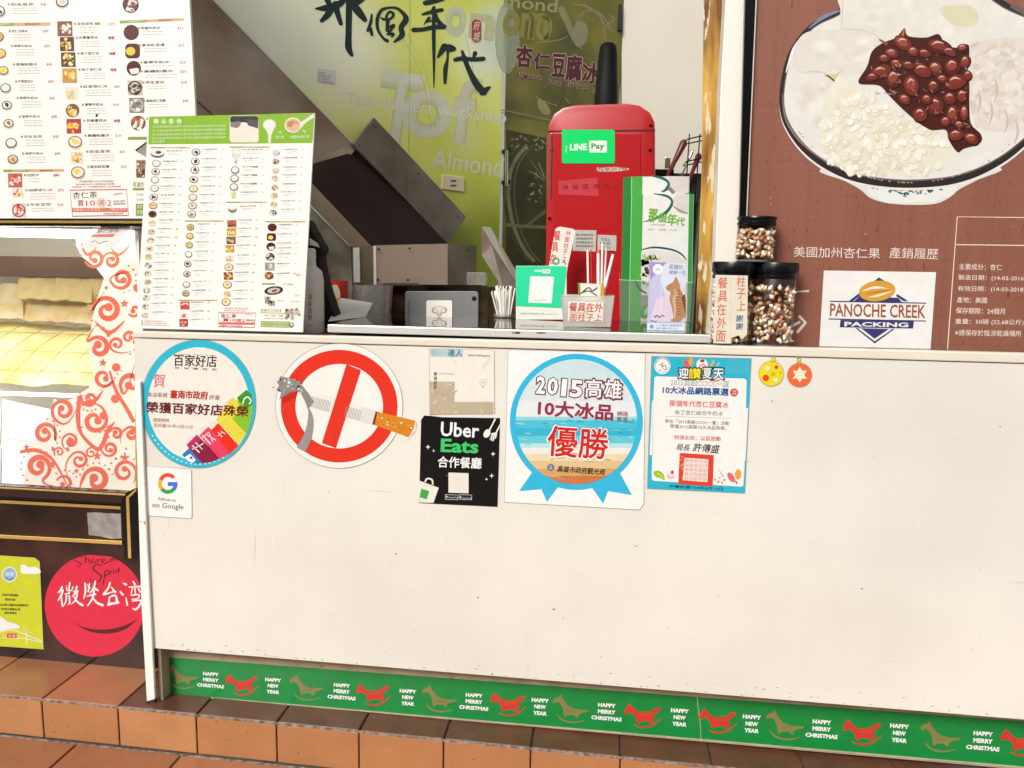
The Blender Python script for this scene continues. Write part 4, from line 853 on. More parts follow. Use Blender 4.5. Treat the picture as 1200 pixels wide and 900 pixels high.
for i in range(12): P.rect(232, 590+i*13, 236, 597+i*13, '#f4f0fa', 2)
P.line([(200, 770), (206, 780), (215, 768), (225, 780), (240, 770), (250, 776)], 4, '#2a2630', 3, sm=3); P.line([(180, 800), (190, 795), (200, 802), (212, 796)], 3, '#2a2630', 3, sm=3)
P.poly([(165, 808), (352, 812), (350, 846), (163, 843)], '#dfeaf8', 2); P.ell(187, 826, 10, 11, '#8aa0c8', 3); P.text('小小貓咪 認養專線', 205, 824, 340, 826, 10, '#5a7ab0', 3); P.text('送養中心', 207, 838, 320, 840, 9, '#5a7ab0', 3)
P.done('printed_picture', ck)

# ================================================================ almond jars
NUT = [mat('nut_%d' % i, c, .4) for i, c in enumerate(((.62, .33, .17), (.88, .74, .55), (.42, .18, .09), (.92, .86, .74)))]
JG = glass('jar_glass', (.97, .97, .96), 1.45, .0, 1.0, .0)
def jar(cx, cy, zb, r, h, label):
    o = empty('almond_jar', (cx, cy, zb), label, 'jar', 'round jars of almonds on the counter end')
    build('glass_body', [lathe([(r*.93, .0), (r*.99, .003), (r, .010), (r, h*.80), (r*.93, h*.83)], (cx, cy, zb), 36)], JG, o, smooth=True)
    build('glass_base', [lathe([(r*.90, .001), (r*.90, .006)], (cx, cy, zb), 32)], mat('thick_glass', (.16, .15, .13), .1), o)
    lidz = zb+h*.80
    build('lid', [lathe([(r*.98, 0), (r*1.02, .002), (r*1.02, .008), (r*.97, .010), (r*1.0, .013), (r*1.0, .016), (r*1.06, .018), (r*1.06, h*.2-.004), (r*1.02, h*.2)], (cx, cy, lidz), 40)], BLACK, o, smooth=True)
    g = []; rr = random.Random(int(cx*1000)+int(zb*997))
    n = 260
    ctrs = []
    for i in range(n):
        q = rr.uniform(0, 6.283); rd = r*.92*math.sqrt(rr.uniform(.5, 1)); z = zb+.012+rr.random()*(h*.72-.012)
        a, b_, c_ = .0058, .0078, .0108; c0_ = np.array([cx+rd*math.cos(q), cy+rd*math.sin(q), z]); M = Matrix.Rotation(rr.uniform(0, 6), 3, (rr.uniform(-1, 1), rr.uniform(-1, 1), rr.uniform(-1, 1)+.01))
        v = [c0_+np.array(M @ Vector(p)) for p in ((a, 0, 0), (0, b_*.8, 0), (-a, 0, 0), (0, -b_*.8, 0), (0, 0, c_), (0, 0, -c_*.9), (a*.7, b_*.6, c_*.4), (-a*.7, -b_*.6, -c_*.3))]
        g.append((v[:6], [(0, 1, 4), (1, 2, 4), (2, 3, 4), (3, 0, 4), (1, 0, 5), (2, 1, 5), (3, 2, 5), (0, 3, 5)], rr.choice([0, 1, 0, 2, 3, 1])))
    nb = build('almonds', g, NUT, smooth=False, base=(cx, cy, zb+.006), label=label.replace('jar of almonds', 'loose almonds filling the jar'), cat='almonds', kind='stuff')
    for p in nb.data.polygons: p.use_smooth = True
    return o
RZ = lambda x: zt(x)
jy = .062
def jarx(px, py): return PY(jy).hit(px, py)[0]
rj = .0555
xa, xb, xc = jarx(857.3, 360), jarx(906.3, 360), jarx(885.5, 280)
za, zb_ = zt(xa)-.002, zt(xb)-.002
hj = PY(jy-rj).hit(906, 310)[2]-zb_+.006
rb = (jarx(932, 360)-jarx(880.5, 360))/2*.96; 
jar(xa, jy, za, rb*1.0, hj, 'lower left jar of almonds, wrapped with a red handwritten notice')
jar(xb, jy, zb_, rb, hj, 'lower right jar of almonds with a black lid, in front of the brown poster')
hu = PY(jy).hit(886, 254)[2]-(zb_+hj)
jar(xc, jy, zb_+hj-.0005, rb*.90, hu, 'upper jar of almonds, standing on top of the two lower ones')
# notice bent round the left jar
def wrap(px0, px1, py0, py1, z0f, name, parent, col, extra=0):
    pass
NP = Pl((xa, jy-rb-.004, 0), (0, -1, 0))
nt_ = build('paper_notice', [pslab([(838.5, 322), (876.5, 323), (875.5, 392), (869, 398), (866, 393), (857, 396), (857, 402.5), (836, 402), (837, 360)], NP, 0.0008)], ink('#ebe4d0'), label='white paper notice with red vertical handwriting taped to the lower left jar', cat='notice')
P = Print(NP, 0.0008); P.V(825, 245, 5.4545)
P.vtext('餐具在外面', 122, 430, 855, 62, '#d8604a', 1, bold=.004, dx=-16, shear=.08); P.vtext('柱子上', 237, 425, 655, 56, '#d8604a', 1, bold=.004, shear=.08); P.vtext('謝謝', 228, 672, 775, 44, '#3a6a8a', 1, bold=.02, shear=.08)
P.line([(170, 425), (168, 850)], 2, '#d8d0bc', .8)
P.done('handwriting', nt_)

# ================================================================ food pictures on the menus
def bowl(P, x, y, r, rim='#6a5246', fill='#f2ead8', top=None, asp=.86, shadow=True):
    if shadow: P.ell(x+r*.05, y+r*.25, r*1.02, r*asp, '#d8cfc6', 1, 18)
    P.ell(x, y, r, r*asp, rim, 1.3, 22); P.ell(x, y-r*.03, r*.82, r*asp*.80, fill, 1.6, 20)
    if top:
        rr = random.Random(int(x*7+y)); 
        for i in range(5): P.ell(x+rr.uniform(-.3, .3)*r, y+rr.uniform(-.25, .2)*r, r*rr.uniform(.18, .4), r*rr.uniform(.14, .3), top if i % 2 else top, 1.9+i*.05, 10, rr.random()*3)
def photo(P, x, y, wd, bgc, cols, rnd=False, n=16, h=None):
    h = h or wd; q = wd/2
    if rnd: P.ell(x, y, q, h/2, bgc, 1, 20)
    else: P.poly([(x-q, y-h/2), (x+q, y-h/2-1), (x+q+2, y+h/2), (x-q+2, y+h/2)], bgc, 1)
    rr = random.Random(int(x*13+y))
    for i in range(n):
        a, d = rr.uniform(0, 6.28), math.sqrt(rr.random())*.76
        P.ell(x+q*d*math.cos(a), y+h/2*d*math.sin(a), wd*rr.uniform(.07, .19), wd*rr.uniform(.05, .14), rr.choice(cols), 1.4+i*.04, 9, rr.random()*3)
MANGO = ['#f0c23a', '#f5d768', '#e8a92c', '#f8ecc0', '#c8902a']; RED = ['#e2504a', '#f09a8c', '#f6e4da', '#d83a38']; DARK = ['#4a3a34', '#8a7a70', '#f0eae2', '#6a5a50']
NAMES = ['杏仁豆腐冰', '芒果雪花冰', '招牌杏仁冰', '花生豆花', '紅豆杏仁冰', '布丁杏仁冰', '綜合杏仁豆腐', '芋圓牛奶冰', '黑糖粉圓冰', '草莓牛奶冰', '鳳梨杏仁豆腐', '紫米紅豆湯', '芝麻糊湯圓']
def row(P, tx, ty, tw, px_, h=13, price='$45', lines=2, lw=None, sk=-0.02, bold=0.0, pb=0.0, tc='#3c3430', dot='#9aa848'):
    P.ell(tx-h*.75, ty-h*.1, h*.42, h*.45, dot, 1.2, 8)
    t = NAMES[int(tx*3+ty) % len(NAMES)]
    P.text(t, tx, ty+h*.4, tx+tw, ty+h*.4+sk*tw, h, tc, 2, bold=bold, res=1)
    if price: P.text(price, px_, ty+h*.55, px_+h*2.1, ty+h*.55+sk*h*2, h*1.15, '#c8584a', 2, bold=pb, res=1)
    lw = lw or tw*1.15
    for k in range(lines):
        yy = ty+h*(1.25+k*.95); x = tx+h*.7
        while x < tx+lw:
            l = random.uniform(h*.6, h*2.2); P.line([(x, yy+sk*(x-tx)), (min(x+l, tx+lw), yy+sk*(x+l-tx))], h*.2, '#bdb8b2', 1.5); x += l+h*.25

# ================================================================ big menu board on top of the display case
CY = 0.17; CP = PY(CY)
bpts = [(-140, -130), (216.8, -130), (222.2, 0), (229.2, 133), (232, 190), (234.5, 256.4), (-140, 256.0)]
bm_ = build('menu_board', [pslab(bpts, CP, 0.010, 0.012)], mat('menu_board_white', (0.80, 0.765, 0.72), 0.3, noise=(2, 0.03)), bevel=0.001, segs=1, label='large white menu board with food pictures above the glass display case', cat='menu board')
P = Print(CP, 0.022); P.V(0, 0, 4.0)
def bar(P, x0, y0, x1, y1, h):
    P.poly([(x0, y0), (x0+(x1-x0)*.45, y0+(y1-y0)*.45), (x0+(x1-x0)*.40, y0+(y1-y0)*.4+h), (x0+h*.1, y0+h)], '#8fae48', 1)
    P.poly([(x0+(x1-x0)*.45, y0+(y1-y0)*.45), (x1, y1), (x1, y1+h), (x0+(x1-x0)*.40, y0+(y1-y0)*.4+h)], '#d9b184', 1)
    P.text('招牌系列', x0+(x1-x0)*.15, y0+(y1-y0)*.15+h*.85, x0+(x1-x0)*.36, y0+(y1-y0)*.36+h*.85, h*.75, '#f4f4e4', 2, res=1); P.text('夏季限定', x0+(x1-x0)*.6, y0+(y1-y0)*.6+h*.85, x0+(x1-x0)*.82, y0+(y1-y0)*.82+h*.85, h*.7, '#6a3a28', 2, res=1)
bar(P, -60, 108, 235, 105, 15); bar(P, 15, 795, 300, 792, 12); bar(P, 560, 97, 862, 84, 13); P.rect(600, 641, 692, 655, '#8f9c4a', 1)
for x, y, r, rim, fill, top in ((-8, 52, 32, '#4a3c36', '#f4efe6', '#6a4a3c'), (-8, 172, 26, '#3a3230', '#e6c05a', '#c89030'), (2, 250, 26, '#4a4440', '#eedc94', '#e8cc50'), (16, 330, 24, '#3a3632', '#f0e29a', '#ecd45a'), (26, 412, 25, '#2c2826', '#f4f0ea', None), (32, 493, 24, '#4c3a30', '#f0ece2', '#4a3028'), (40, 578, 24, '#5a4234', '#f0e2cc', '#9a7048'), (52, 670, 27, '#3a302c', '#f4f0e8', None), (60, 746, 25, '#3c322a', '#e8d4a4', '#b89858')): bowl(P, x, y, r, rim, fill, top)
for tx, ty, tw, px_ in ((50, 22, 108, 190), (55, 147, 75, 200), (65, 217, 85, 208), (75, 303, 100, 217), (85, 383, 70, 225), (92, 461, 86, 230), (102, 548, 86, 240), (112, 642, 85, 248), (118, 721, 84, 256)): row(P, tx, ty, tw, px_, lines=3, sk=-0.01)
photo(P, 70, 846, 66, '#c86a5a', RED); photo(P, 292, -5, 0.1, '#c8b8a8', DARK); row(P, 126, 822, 54, 250, price='$80', lines=2, bold=.01, pb=.03)
photo(P, 82, 905, 52, '#ece4dc', RED+MANGO, h=44); row(P, 132, 893, 115, 272, price='$75', lines=3)
photo(P, 88, 986, 66, '#e8d8d0', RED, rnd=False); P.ring(88, 986, 26, 31, '#8a4038', 3, 24); row(P, 140, 961, 98, 270, price='$100', lines=2)
bowl(P, 291, 8, 30, '#3a302a', '#eee8de', '#d8cfc0')
for x, y, wd, b_, c_, k in ((303, 135, 70, '#8a5a44', ['#f2e6d4', '#f8f4ec', '#b87850', '#d8a880'], 0), (313, 207, 66, '#5a3c34', MANGO, 0), (319, 280, 68, '#6a4a38', MANGO+DARK[:1], 0), (325, 355, 68, '#c8a05a', MANGO, 0), (334, 438, 60, '#ece6dc', ['#f0d878', '#f6e8b0', '#e6c860', '#c8b8a0'], 0), (340, 518, 64, '#8a5a3a', ['#f6d890', '#f0b840', '#f8e8c0'], 1), (345, 592, 68, '#b8443c', MANGO, 0), (360, 740, 56, '#ece4da', MANGO, 0)): photo(P, x, y, wd, b_, c_, bool(k))
for x, y in ((352, 665), (365, 808)): bowl(P, x, y, 33, '#8a7468', '#f6ecd6', '#f2d45a')
for k, (tx, ty, tw, px_, pr, pbb) in enumerate(((362, 113, 75, 512, '$90', 0), (370, 178, 88, 508, '時價', .03), (377, 252, 88, 513, '時價', .03), (382, 328, 96, 518, '時價', .03), (390, 407, 115, 535, '$80', 0), (398, 492, 86, 530, '$100', 0), (405, 567, 95, 535, '時價', .03), (410, 637, 103, 542, '$130', 0), (418, 712, 100, 560, '$60', 0), (423, 783, 88, 568, '$65', 0))): row(P, tx, ty, tw, px_, price=pr, lines=3, pb=pbb, bold=.012)
P.rect(443, 105, 470, 116, '#93ad45', 1); P.ell(453, 541, 5, 8, '#141210', 3, 10, rot=.5)
photo(P, 612, 22, 76, '#5a2a24', ['#f2ede4', '#8a3028', '#f6f2ea', '#7a2a24', '#e8d0b8'], True); P.ring(612, 22, 33, 38, '#3a2420', 3, 24)
P.ell(615, 152, 36, 36, '#5a1f18', 1, 28); P.ring(615, 152, 14, 17, '#6e2c22', 2, 20)
P.poly(rrect(587, 204, 656, 274, 20), '#5a2418', 1); P.ell(612, 240, 22, 20, '#ecd23e', 2, 18)
P.ell(627, 320, 34, 35, '#4c1a14', 1, 28); P.poly([(605, 325), (640, 318), (652, 322), (650, 345), (615, 348)], '#f4efe6', 2)
photo(P, 632, 412, 70, '#cfc4b8', DARK, rnd=False); P.ring(632, 412, 27, 33, '#3a2c26', 3, 24); photo(P, 640, 494, 70, '#8c847c', ['#e8e8e8', '#b8b8b8', '#f4f4f4', '#7a746e']); P.ring(640, 494, 26, 31, '#d8d4d0', 3, 24)
photo(P, 648, 577, 70, '#8a5a40', ['#f4e8dc', '#c87848', '#f8f2ea', '#3a2418'], True)
for tx, ty, tw, px_ in ((660, 133, 92, 832), (665, 213, 106, 836), (672, 294, 120, 842), (675, 336, 136, 845), (682, 388, 88, 848), (686, 474, 90, 856), (700, 558, 90, 866)): row(P, tx, ty, tw, px_, price='$%d' % (50+ty % 40), lines=2 if ty != 294 else 1, bold=.01)
P.poly([(635, 708), (692, 664), (692, 740)], '#a09488', 1); P.line([(636, 706), (692, 664)], 8, '#3a3430', 2); photo(P, 660, 770, 44, '#b08a6a', DARK+['#e8d8b8'], h=40); photo(P, 662, 812, 50, '#8a5a48', DARK+['#e8d8b8'], h=42)
P.text('香濃杏仁', 622, 878, 692, 880, 26, '#9aa84a', 2); P.rect(622, 882, 690, 892, '#8a9a40', 1)
P.V(80, 120, 6.0)
P.text('冰品現點現做 口味 任您自由搭配', 75, 562, 318, 560, 13, '#c84a3c', 2); P.text('圖片僅供參考以實際商品為準喔', 55, 582, 325, 579, 12, '#7a6a3a', 2); P.text('內用低消一人一份 謝謝您的配合 天天新鮮現做', 25, 600, 370, 597, 12, '#c84a3c', 2)
P.line([(12, 617), (410, 612), (424, 795), (30, 800)], 7, '#d23a34', 1, closed=True)
P.text('杏仁茶', 30, 676, 205, 672, 46, '#4a3a34', 2); P.text('買', 66, 730, 108, 730, 42, '#d23a34', 2, bold=.01); P.text('10', 125, 728, 190, 726, 38, '#d8564a', 2); P.ell(232, 704, 32, 32, '#e8dcc8', 2, 14); P.star(232, 704, 36, '#d23a34', 1.8, n=12, k=.8); P.text('送', 212, 722, 254, 720, 38, '#c8402e', 3); P.text('2', 274, 726, 304, 725, 38, '#d8564a', 2)
P.text('限同品項 冰熱皆可', 318, 703, 400, 698, 13, '#5a4a44', 2); P.text('現買現送限當日', 318, 722, 402, 717, 13, '#5a4a44', 2)
P.rect(24, 742, 416, 770, '#e0685a', 1.4); P.text('憑集點卡兌換享優惠活動歡迎來店', 30, 765, 408, 761, 20, '#f8ece4', 3); P.rect(215, 741, 300, 769, '#e8a030', 1.6); P.text('優惠活動', 218, 764, 298, 762, 20, '#c03020', 3.4)
P.text('詳情請洽現場店員說明', 250, 791, 385, 787, 13, '#c04a3e', 2); P.text('請勿', 320, 655, 380, 645, 14, '#d87068', 2)
P.rect(475, 712, 530, 798, '#8fa848', 1); P.text('本店', 484, 745, 520, 745, 26, '#eef0dc', 2); P.text('嚴選', 484, 785, 520, 785, 26, '#eef0dc', 2); P.rect(480, 640, 498, 656, '#d8d4c8', 1); P.rect(480, 676, 498, 692, '#d8d4c8', 1); P.text('豆花', 502, 656, 530, 656, 16, '#9a8a4a', 2); P.text('豆漿', 502, 692, 530, 692, 16, '#9a8a4a', 2)
P.done('printed_menu', bm_)

# ================================================================ smaller menu standing on the counter
MP = PY(0.012)
m2 = build('standing_menu', [pslab([(173.5, 137), (369.3, 132.3), (355, 389.5), (159.8, 384.8)], MP, 0.005, 0.0)], mat('standing_menu_white', (0.80, 0.78, 0.74), 0.3), bevel=0.0008, segs=1, label='smaller white menu with a green header, standing on the left end of the counter rim', cat='menu')
P = Print(MP, 0.005); P.V(160, 125, 5.4545)
P.poly([(80, 64), (1138, 41), (1124, 232), (75, 240)], '#8cbe2c', 1)
for x, t in ((125, '職'), (175, '人'), (222, '堅'), (273, '持')): P.star(x, 94, 24, '#a8d060', 1.3, n=4, k=.7); P.text(t, x-14, 107, x+14, 106, 27, '#fbfcf4', 2, bold=.02)
for y, x1 in ((132, 570), (157, 570), (182, 570), (206, 570), (230, 182)): P.text('杏仁豆腐是我們每日新鮮手工製作用心堅持的好味道絕不添加防腐劑'[:int(30*(x1-100)/470)], 103-(y-130)*.06, y+4, x1, y-3, 15, '#eef6d4', 2, res=1)
P.poly(rrect(595, 58, 781, 228, 18), '#efe9dc', 2); P.poly(rrect(598, 60, 779, 105, 16)+[], '#3a3638', 2.3); P.poly([(600, 100), (660, 92), (668, 120), (640, 138), (600, 128)], '#8a8480', 2.6); P.poly([(705, 80), (778, 85), (778, 140), (712, 120)], '#5a5654', 2.6); P.poly([(668, 100), (700, 100), (712, 130), (660, 132)], '#efe9dc', 2.8)
P.ell(850, 116, 42, 36, '#e8e2d4', 2); P.poly([(822, 140), (880, 140), (862, 180), (858, 233), (840, 233), (842, 180)], '#ece8dc', 2.1); P.ell(850, 112, 30, 24, '#f6f2e8', 2.3)
P.line([(1035, 130), (1075, 95), (1135, 55)], [34, 20, 22], '#ece8e0', 2, sm=3); P.ell(1000, 118, 52, 48, '#e0b898', 2.2); P.ring(1000, 118, 46, 53, '#f2ece2', 2.3, asp=.92)
for i in range(10): P.ell(1000+random.uniform(-28, 28), 118+random.uniform(-26, 26), 16, 9, random.choice(['#c88a5c', '#d8a070', '#b87848', '#e6bc90']), 2.4+i*.05, 12, random.random()*3)
P.text('杏仁茶', 888, 204, 942, 203, 18, '#f8fce8', 2); P.text('美國加州杏仁果', 984, 202, 1106, 200, 18, '#f8fce8', 2); P.line([(905, 165), (918, 155), (928, 172)], 4, '#f8fce8', 2); P.line([(1062, 150), (1080, 158), (1076, 172)], 4, '#f8fce8', 2)
def bar2(x0, x1, y): P.rect(x0, y-4, x0+(x1-x0)*.35, y+4, '#94b04a', 1); P.rect(x0+(x1-x0)*.35, y-4, x1, y+4, '#d3ba92', 1); P.text('冰品系列', x0+(x1-x0)*.7, y+3, x0+(x1-x0)*.9, y+3, 6, '#8a5a3a', 2, res=1)
def row2(x, y, tw=88, gap=45, pr=True, red=False, lines=2, h=9):
    tx = x+gap; tn = NAMES[int(x*3+y) % len(NAMES)]
    P.ell(tx-7, y-6, 3, 3, '#8aa050', 1.3, 6); P.text(tn, tx, y-1, tx+tw, y-3, h, '#4a443e', 2, res=1)
    if pr: P.text('$45', tx+tw+24, y, tx+tw+40, y, 9, '#d8604a' if red else '#b8a89c', 2, res=1, bold=.03 if red else 0)
    for k in range(lines):
        P.line([(tx+8, y+9+k*10), (tx+tw*random.uniform(.25, .95), y+8+k*10)], 2, '#c4cccf', 1.5)
bar2(90, 340, 262); bar2(597, 855, 258); bar2(572, 830, 611)
P.ell(133, 300, 44, 27, '#6a5a50', 1); P.ell(133, 293, 42, 22, '#f2eee8', 1.3); P.ell(140, 292, 18, 10, '#5a4a44', 1.6); row2(133, 288, 95, 60)
for (x, y), f, t in zip(((127, 363), (122, 415), (118, 468), (115, 522), (110, 578), (106, 633), (102, 687)), ('#fbf8f2', '#f4f0ea', '#fbf8f2', '#fbf8f2', '#f6f0e4', '#f2d8a0', '#6a3a2c'), (None, '#5a4c44', None, '#e8e0d8', '#4a3c30', '#e0b060', '#3a2018')): bowl(P, x, y, 27, '#7a6456', f, t, asp=.84, shadow=False); row2(x, y-8)
for (x, y), f, t in zip(((380, 290), (375, 350), (372, 405), (366, 465), (363, 525), (360, 580), (357, 633), (353, 687)), ('#f4f0ea', '#f4f0ea', '#f4f0ea', '#f4efe6', '#f6eed4', '#f4f0e4', '#f4f0ea', '#f4eee4'), ('#3a2c28', '#2c2220', '#4a3a30', '#3a2824', '#eed8a0', '#f0e6c8', '#c8b090', '#a88868')): bowl(P, x, y, 28, '#6e584c', f, t, asp=.84, shadow=False); row2(x, y-12, 85, 52)
photo(P, 635, 297, 58, '#e8e6e2', ['#f4f4f0', '#e0dedb', '#f8f8f4']); row2(635, 280, 130); photo(P, 635, 350, 24, '#e8e0d0', ['#d8d8b8', '#f4f4e4', '#8a9a60'], True, h=44); row2(635, 336, 100)
for x, y in ((630, 405), (626, 458), (622, 513)): bowl(P, x, y, 27, '#2a2624', '#f2f0ec', None); row2(x, y-15, 100, 48); P.rect(x+110, y-26, x+145, y-16, '#a8bc58', 1)
P.poly([(602, 548), (636, 546), (630, 588), (608, 588)], '#e2d09c', 1.5); row2(620, 552, 105, 50); P.ell(613, 655, 28, 24, '#8a7e74', 1.2); P.ell(613, 645, 26, 16, '#f4f0ea', 1.5); row2(613, 642, 100, 50)
for i, (x, y) in enumerate(((893, 297), (890, 350), (888, 410), (885, 460), (885, 517), (880, 568), (878, 625), (873, 680))): photo(P, x, y, 48, '#d8cfc4', [['#f0ebe2', '#8a7468', '#d8c8b8'], ['#a85a50', '#f0e8e0', '#6a4a40'], ['#d8b890', '#f4ece0'], ['#c8a878', '#f0e8d8'], ['#b87a4a', '#f0e0c8'], ['#c8b06a', '#f4ecd4'], ['#dca850', '#f4e4c4'], ['#7a4434', '#f4ece4', '#5a3028']][i], True, h=40); row2(x, y-18, 85, 52)
P.V(155, 250, 5.5814)
for i, (x, y) in enumerate(((130, 65), (125, 123), (118, 178), (112, 232), (107, 285), (105, 342), (102, 395), (100, 450), (95, 505), (92, 555), (87, 610), (82, 668))): photo(P, x, y, 50, '#ded6c8', [['#e8c890', '#f6eee0'], ['#b8783c', '#f0d8a8'], ['#d8503c', '#f4e0d8'], ['#c84838', '#f0ece0', '#e8b8a8'], ['#e0c030', '#b8c048', '#f4ecc0'], ['#8a8a60', '#f0ece4'], ['#8a6a4a', '#eee4d4'], ['#b8904c', '#f2e8d0'], ['#8a7e60', '#eee8d8'], ['#5a6a4a', '#e8e4d8'], ['#6a6258', '#f0ece4'], ['#c8a050', '#eee8d0']][i], True, h=42); row2(x, y-16, 90, 45, red=0 < i < 4)
bar2(342, 596, 50); bar2(304, 558, 569)
for (x, y), f, t in zip(((380, 90), (377, 148), (372, 207), (368, 268), (362, 330), (357, 395), (354, 465), (350, 523)), ('#e8c870', '#f0dc9c', '#ecdc90', '#f4f2ee', '#ece6dc', '#ecdfc8', '#f2eee8', '#dcc890'), ('#c89838', '#e8cc70', '#d8b840', None, '#4a3024', '#8a6040', None, '#b89858')): bowl(P, x, y, 24, '#4a3c34', f, t); row2(x, y-14, 80, 48, lines=3)
photo(P, 343, 603, 60, '#d8584a', RED, h=52); photo(P, 335, 668, 46, '#ece4da', RED, h=32); photo(P, 335, 716, 56, '#c8544a', RED, h=50); P.ring(335, 716, 20, 26, '#8a3a34', 3, 20)
for y, r_ in ((588, True), (645, True), (700, False)): row2(335, y, 82, 50, red=r_, lines=3)
for x, y, wd, c_, b_ in ((650, 68, 60, ['#c85a48', '#f4e8dc', '#8a4a38'], '#b87a60'), (647, 122, 60, MANGO, '#c89a3c'), (645, 177, 60, MANGO+DARK, '#7a5a40'), (637, 232, 58, MANGO, '#c8a040'), (635, 297, 50, ['#e8d8a8', '#c8a878', '#f0e8d4'], '#e4dccc'), (627, 410, 60, MANGO, '#8a3a30'), (620, 528, 50, MANGO, '#ece4d8')): photo(P, x, y, wd, b_, c_, h=wd*.8); row2(x, y-18, 85, 48, red=y in (122, 177, 232, 410))
for x, y in ((632, 353), (622, 467), (614, 580)): bowl(P, x, y, 30, '#8a6a4a', '#f6e8cc', '#ecbc50', shadow=False); row2(x, y-15, 85, 50)
P.text('購買杏仁茶 買多送多', 605, 626, 760, 628, 10, '#d8604c', 2); P.text('數量有限 售完為止', 598, 640, 752, 642, 8, '#d8604c', 2)
P.line([(565, 650), (808, 652), (800, 747), (562, 742)], 5, '#d8483c', 1, closed=True); P.text('杏仁茶', 580, 682, 680, 684, 24, '#6a3a30', 2, bold=.02); P.text('買10送2', 592, 708, 735, 711, 22, '#d8483c', 2, bold=.03); P.rect(566, 712, 800, 726, '#e0685a', 1.3, sk=.01); P.text('憑集點卡兌換享優惠', 570, 740, 720, 743, 11, '#c8483c', 2); P.text('現買現送', 742, 706, 802, 708, 14, '#4a4440', 2); P.text('請洽店員', 740, 664, 785, 668, 8, '#d87068', 2)
bar2(872, 1134, 55)
P.ell(915, 92, 30, 26, '#5a241c', 1); P.poly(rrect(880, 130, 940, 180, 14), '#4c2018', 1); P.ell(905, 158, 17, 14, '#f0d468', 2); P.ell(907, 218, 30, 27, '#4a1c16', 1); P.poly([(890, 220), (930, 215), (926, 238), (898, 240)], '#f0eae4', 2)
photo(P, 902, 285, 60, '#6a5c52', DARK, True, h=50); photo(P, 898, 348, 64, '#a8a49e', ['#e4e4e2', '#c0beba', '#8a8884'], h=52); photo(P, 895, 408, 60, '#8a5a3c', ['#f0e0cc', '#c87a48', '#4a2c20'], True, h=52)
for y, x in ((80, 912), (140, 908), (200, 905), (232, 904), (270, 900), (335, 896), (398, 894)): row2(x, y, 85, 50, lines=2 if y != 200 else 1, red=y == 398)
P.rect(848, 456, 935, 466, '#8ea84a', 1); P.ell(925, 505, 62, 28, '#3a3430', 1, 26, rot=-.12); P.ell(925, 505, 42, 18, '#cfc8bc', 1.4, 20, rot=-.12); P.ell(930, 506, 20, 10, '#8a6a50', 1.7, 12, rot=-.3); photo(P, 885, 568, 40, '#b8b0a4', DARK, h=46); photo(P, 910, 588, 44, '#a89c90', DARK, h=34)
P.text('抹茶 · 杏仁', 945, 574, 990, 575, 9, '#5a6a3a', 2); P.text('手工限量', 990, 468, 1050, 470, 10, '#4a4640', 2); P.text('$120', 1065, 545, 1092, 545, 16, '#e8a080', 2); P.text('$60 $65', 1040, 580, 1095, 582, 9, '#d8806a', 2); P.text('$25', 1072, 412, 1100, 412, 18, '#e8946a', 2)
P.text('香濃杏仁好味道', 838, 642, 975, 646, 20, '#b4c46a', 2); P.line([(835, 650), (1000, 654)], 5, '#a4ba4c', 1)
P.text('原味 · 無糖 · 微糖', 860, 672, 985, 674, 10, '#8a9a5a', 2); P.text('大杯 35 中杯 25', 860, 692, 1020, 694, 10, '#8a9a5a', 2)
P.poly([(842, 704), (1030, 708), (1026, 748), (838, 744)], '#9cb848', 1); P.text('杏仁粉可潤肺養顏美容', 846, 722, 1020, 725, 12, '#f6f8e8', 2); P.text('歡迎外送請來電洽詢', 846, 740, 1015, 743, 12, '#f6f8e8', 2)
for i in range(26): P.ell(random.choice([1030, 1070])+random.uniform(-24, 24), 655+random.uniform(-28, 35), random.uniform(8, 18), random.uniform(6, 13), random.choice(['#b8b0a0', '#e4dfd4', '#948c80', '#d4ccbc', '#6a645a']), 2+i*.04, 10, random.random()*3)
P.ell(1042, 730, 15, 20, '#8a8a84', 2, rot=.4); P.ell(1044, 724, 8, 12, '#e0ddd8', 2.4, rot=.4)
for i in range(3): P.rect(58, 700+i*13, 72, 710+i*13, '#b8c8a0', 1); P.text('請先點餐再入座並至櫃台結帳付款', 78, 708+i*13, 200+i*22, 710+i*13, 8, '#c86a7a' if i < 2 else '#8a8a88', 2, res=1)
P.done('printed_menu', m2)

# ================================================================ glass display case on the left
case = empty('display_case', CP.hit(0, 760), 'glass display case with a dark brown base and brass trims, left of the counter', 'display case')
case.location.z = 0; WL[case.name] = np.array(case.location)
xr = CP.hit(163, 600)[0]+.03; xl = -2.9
zb0 = 0.0; zrail = CP.hit(60, 575)[2]
def cps(pts, th, off=0.0): return pslab(pts, CP, th, off)
build('base_panel', [cps([(-150, 566), (142, 585), (172, 600), (178, 790), (-150, 780)], 0.02, -0.02)], DARKB, case)
build('side_wall_panel', [box(xr-.012, xr, CY+.02, CY+.62, 0.02, 1.41)], mat('case_white', (0.8, 0.79, 0.76), .35), case)
build('glossy_ledge', [cps([(-150, 560.5), (148, 578), (142, 590.5), (-150, 574)], 0.035, 0.0)], mat('glossy_dark_ledge', (0.03, 0.012, 0.01), 0.07), case, bevel=0.006)
def trim(name, pts, off=0.003, th=0.004): build(name, [cps(pts, th, off)], GOLD, case, bevel=0.0008, segs=1)
trim('brass_trim', [(-150, 562), (147, 579), (147, 580.6), (-150, 563.8)], 0.0352, .001)
trim('brass_trim', [(-150, 578.0), (141.5, 593.2), (141.5, 597.2), (-150, 582.0)]); trim('brass_trim', [(-150, 619), (143, 634.2), (143, 638.6), (-150, 623)])
build('corner_bracket', [cps([(141, 585), (146, 578), (158.5, 572), (166, 574), (170, 655), (145.5, 655)], 0.03, 0.004)], BLACK, case, bevel=0.004)
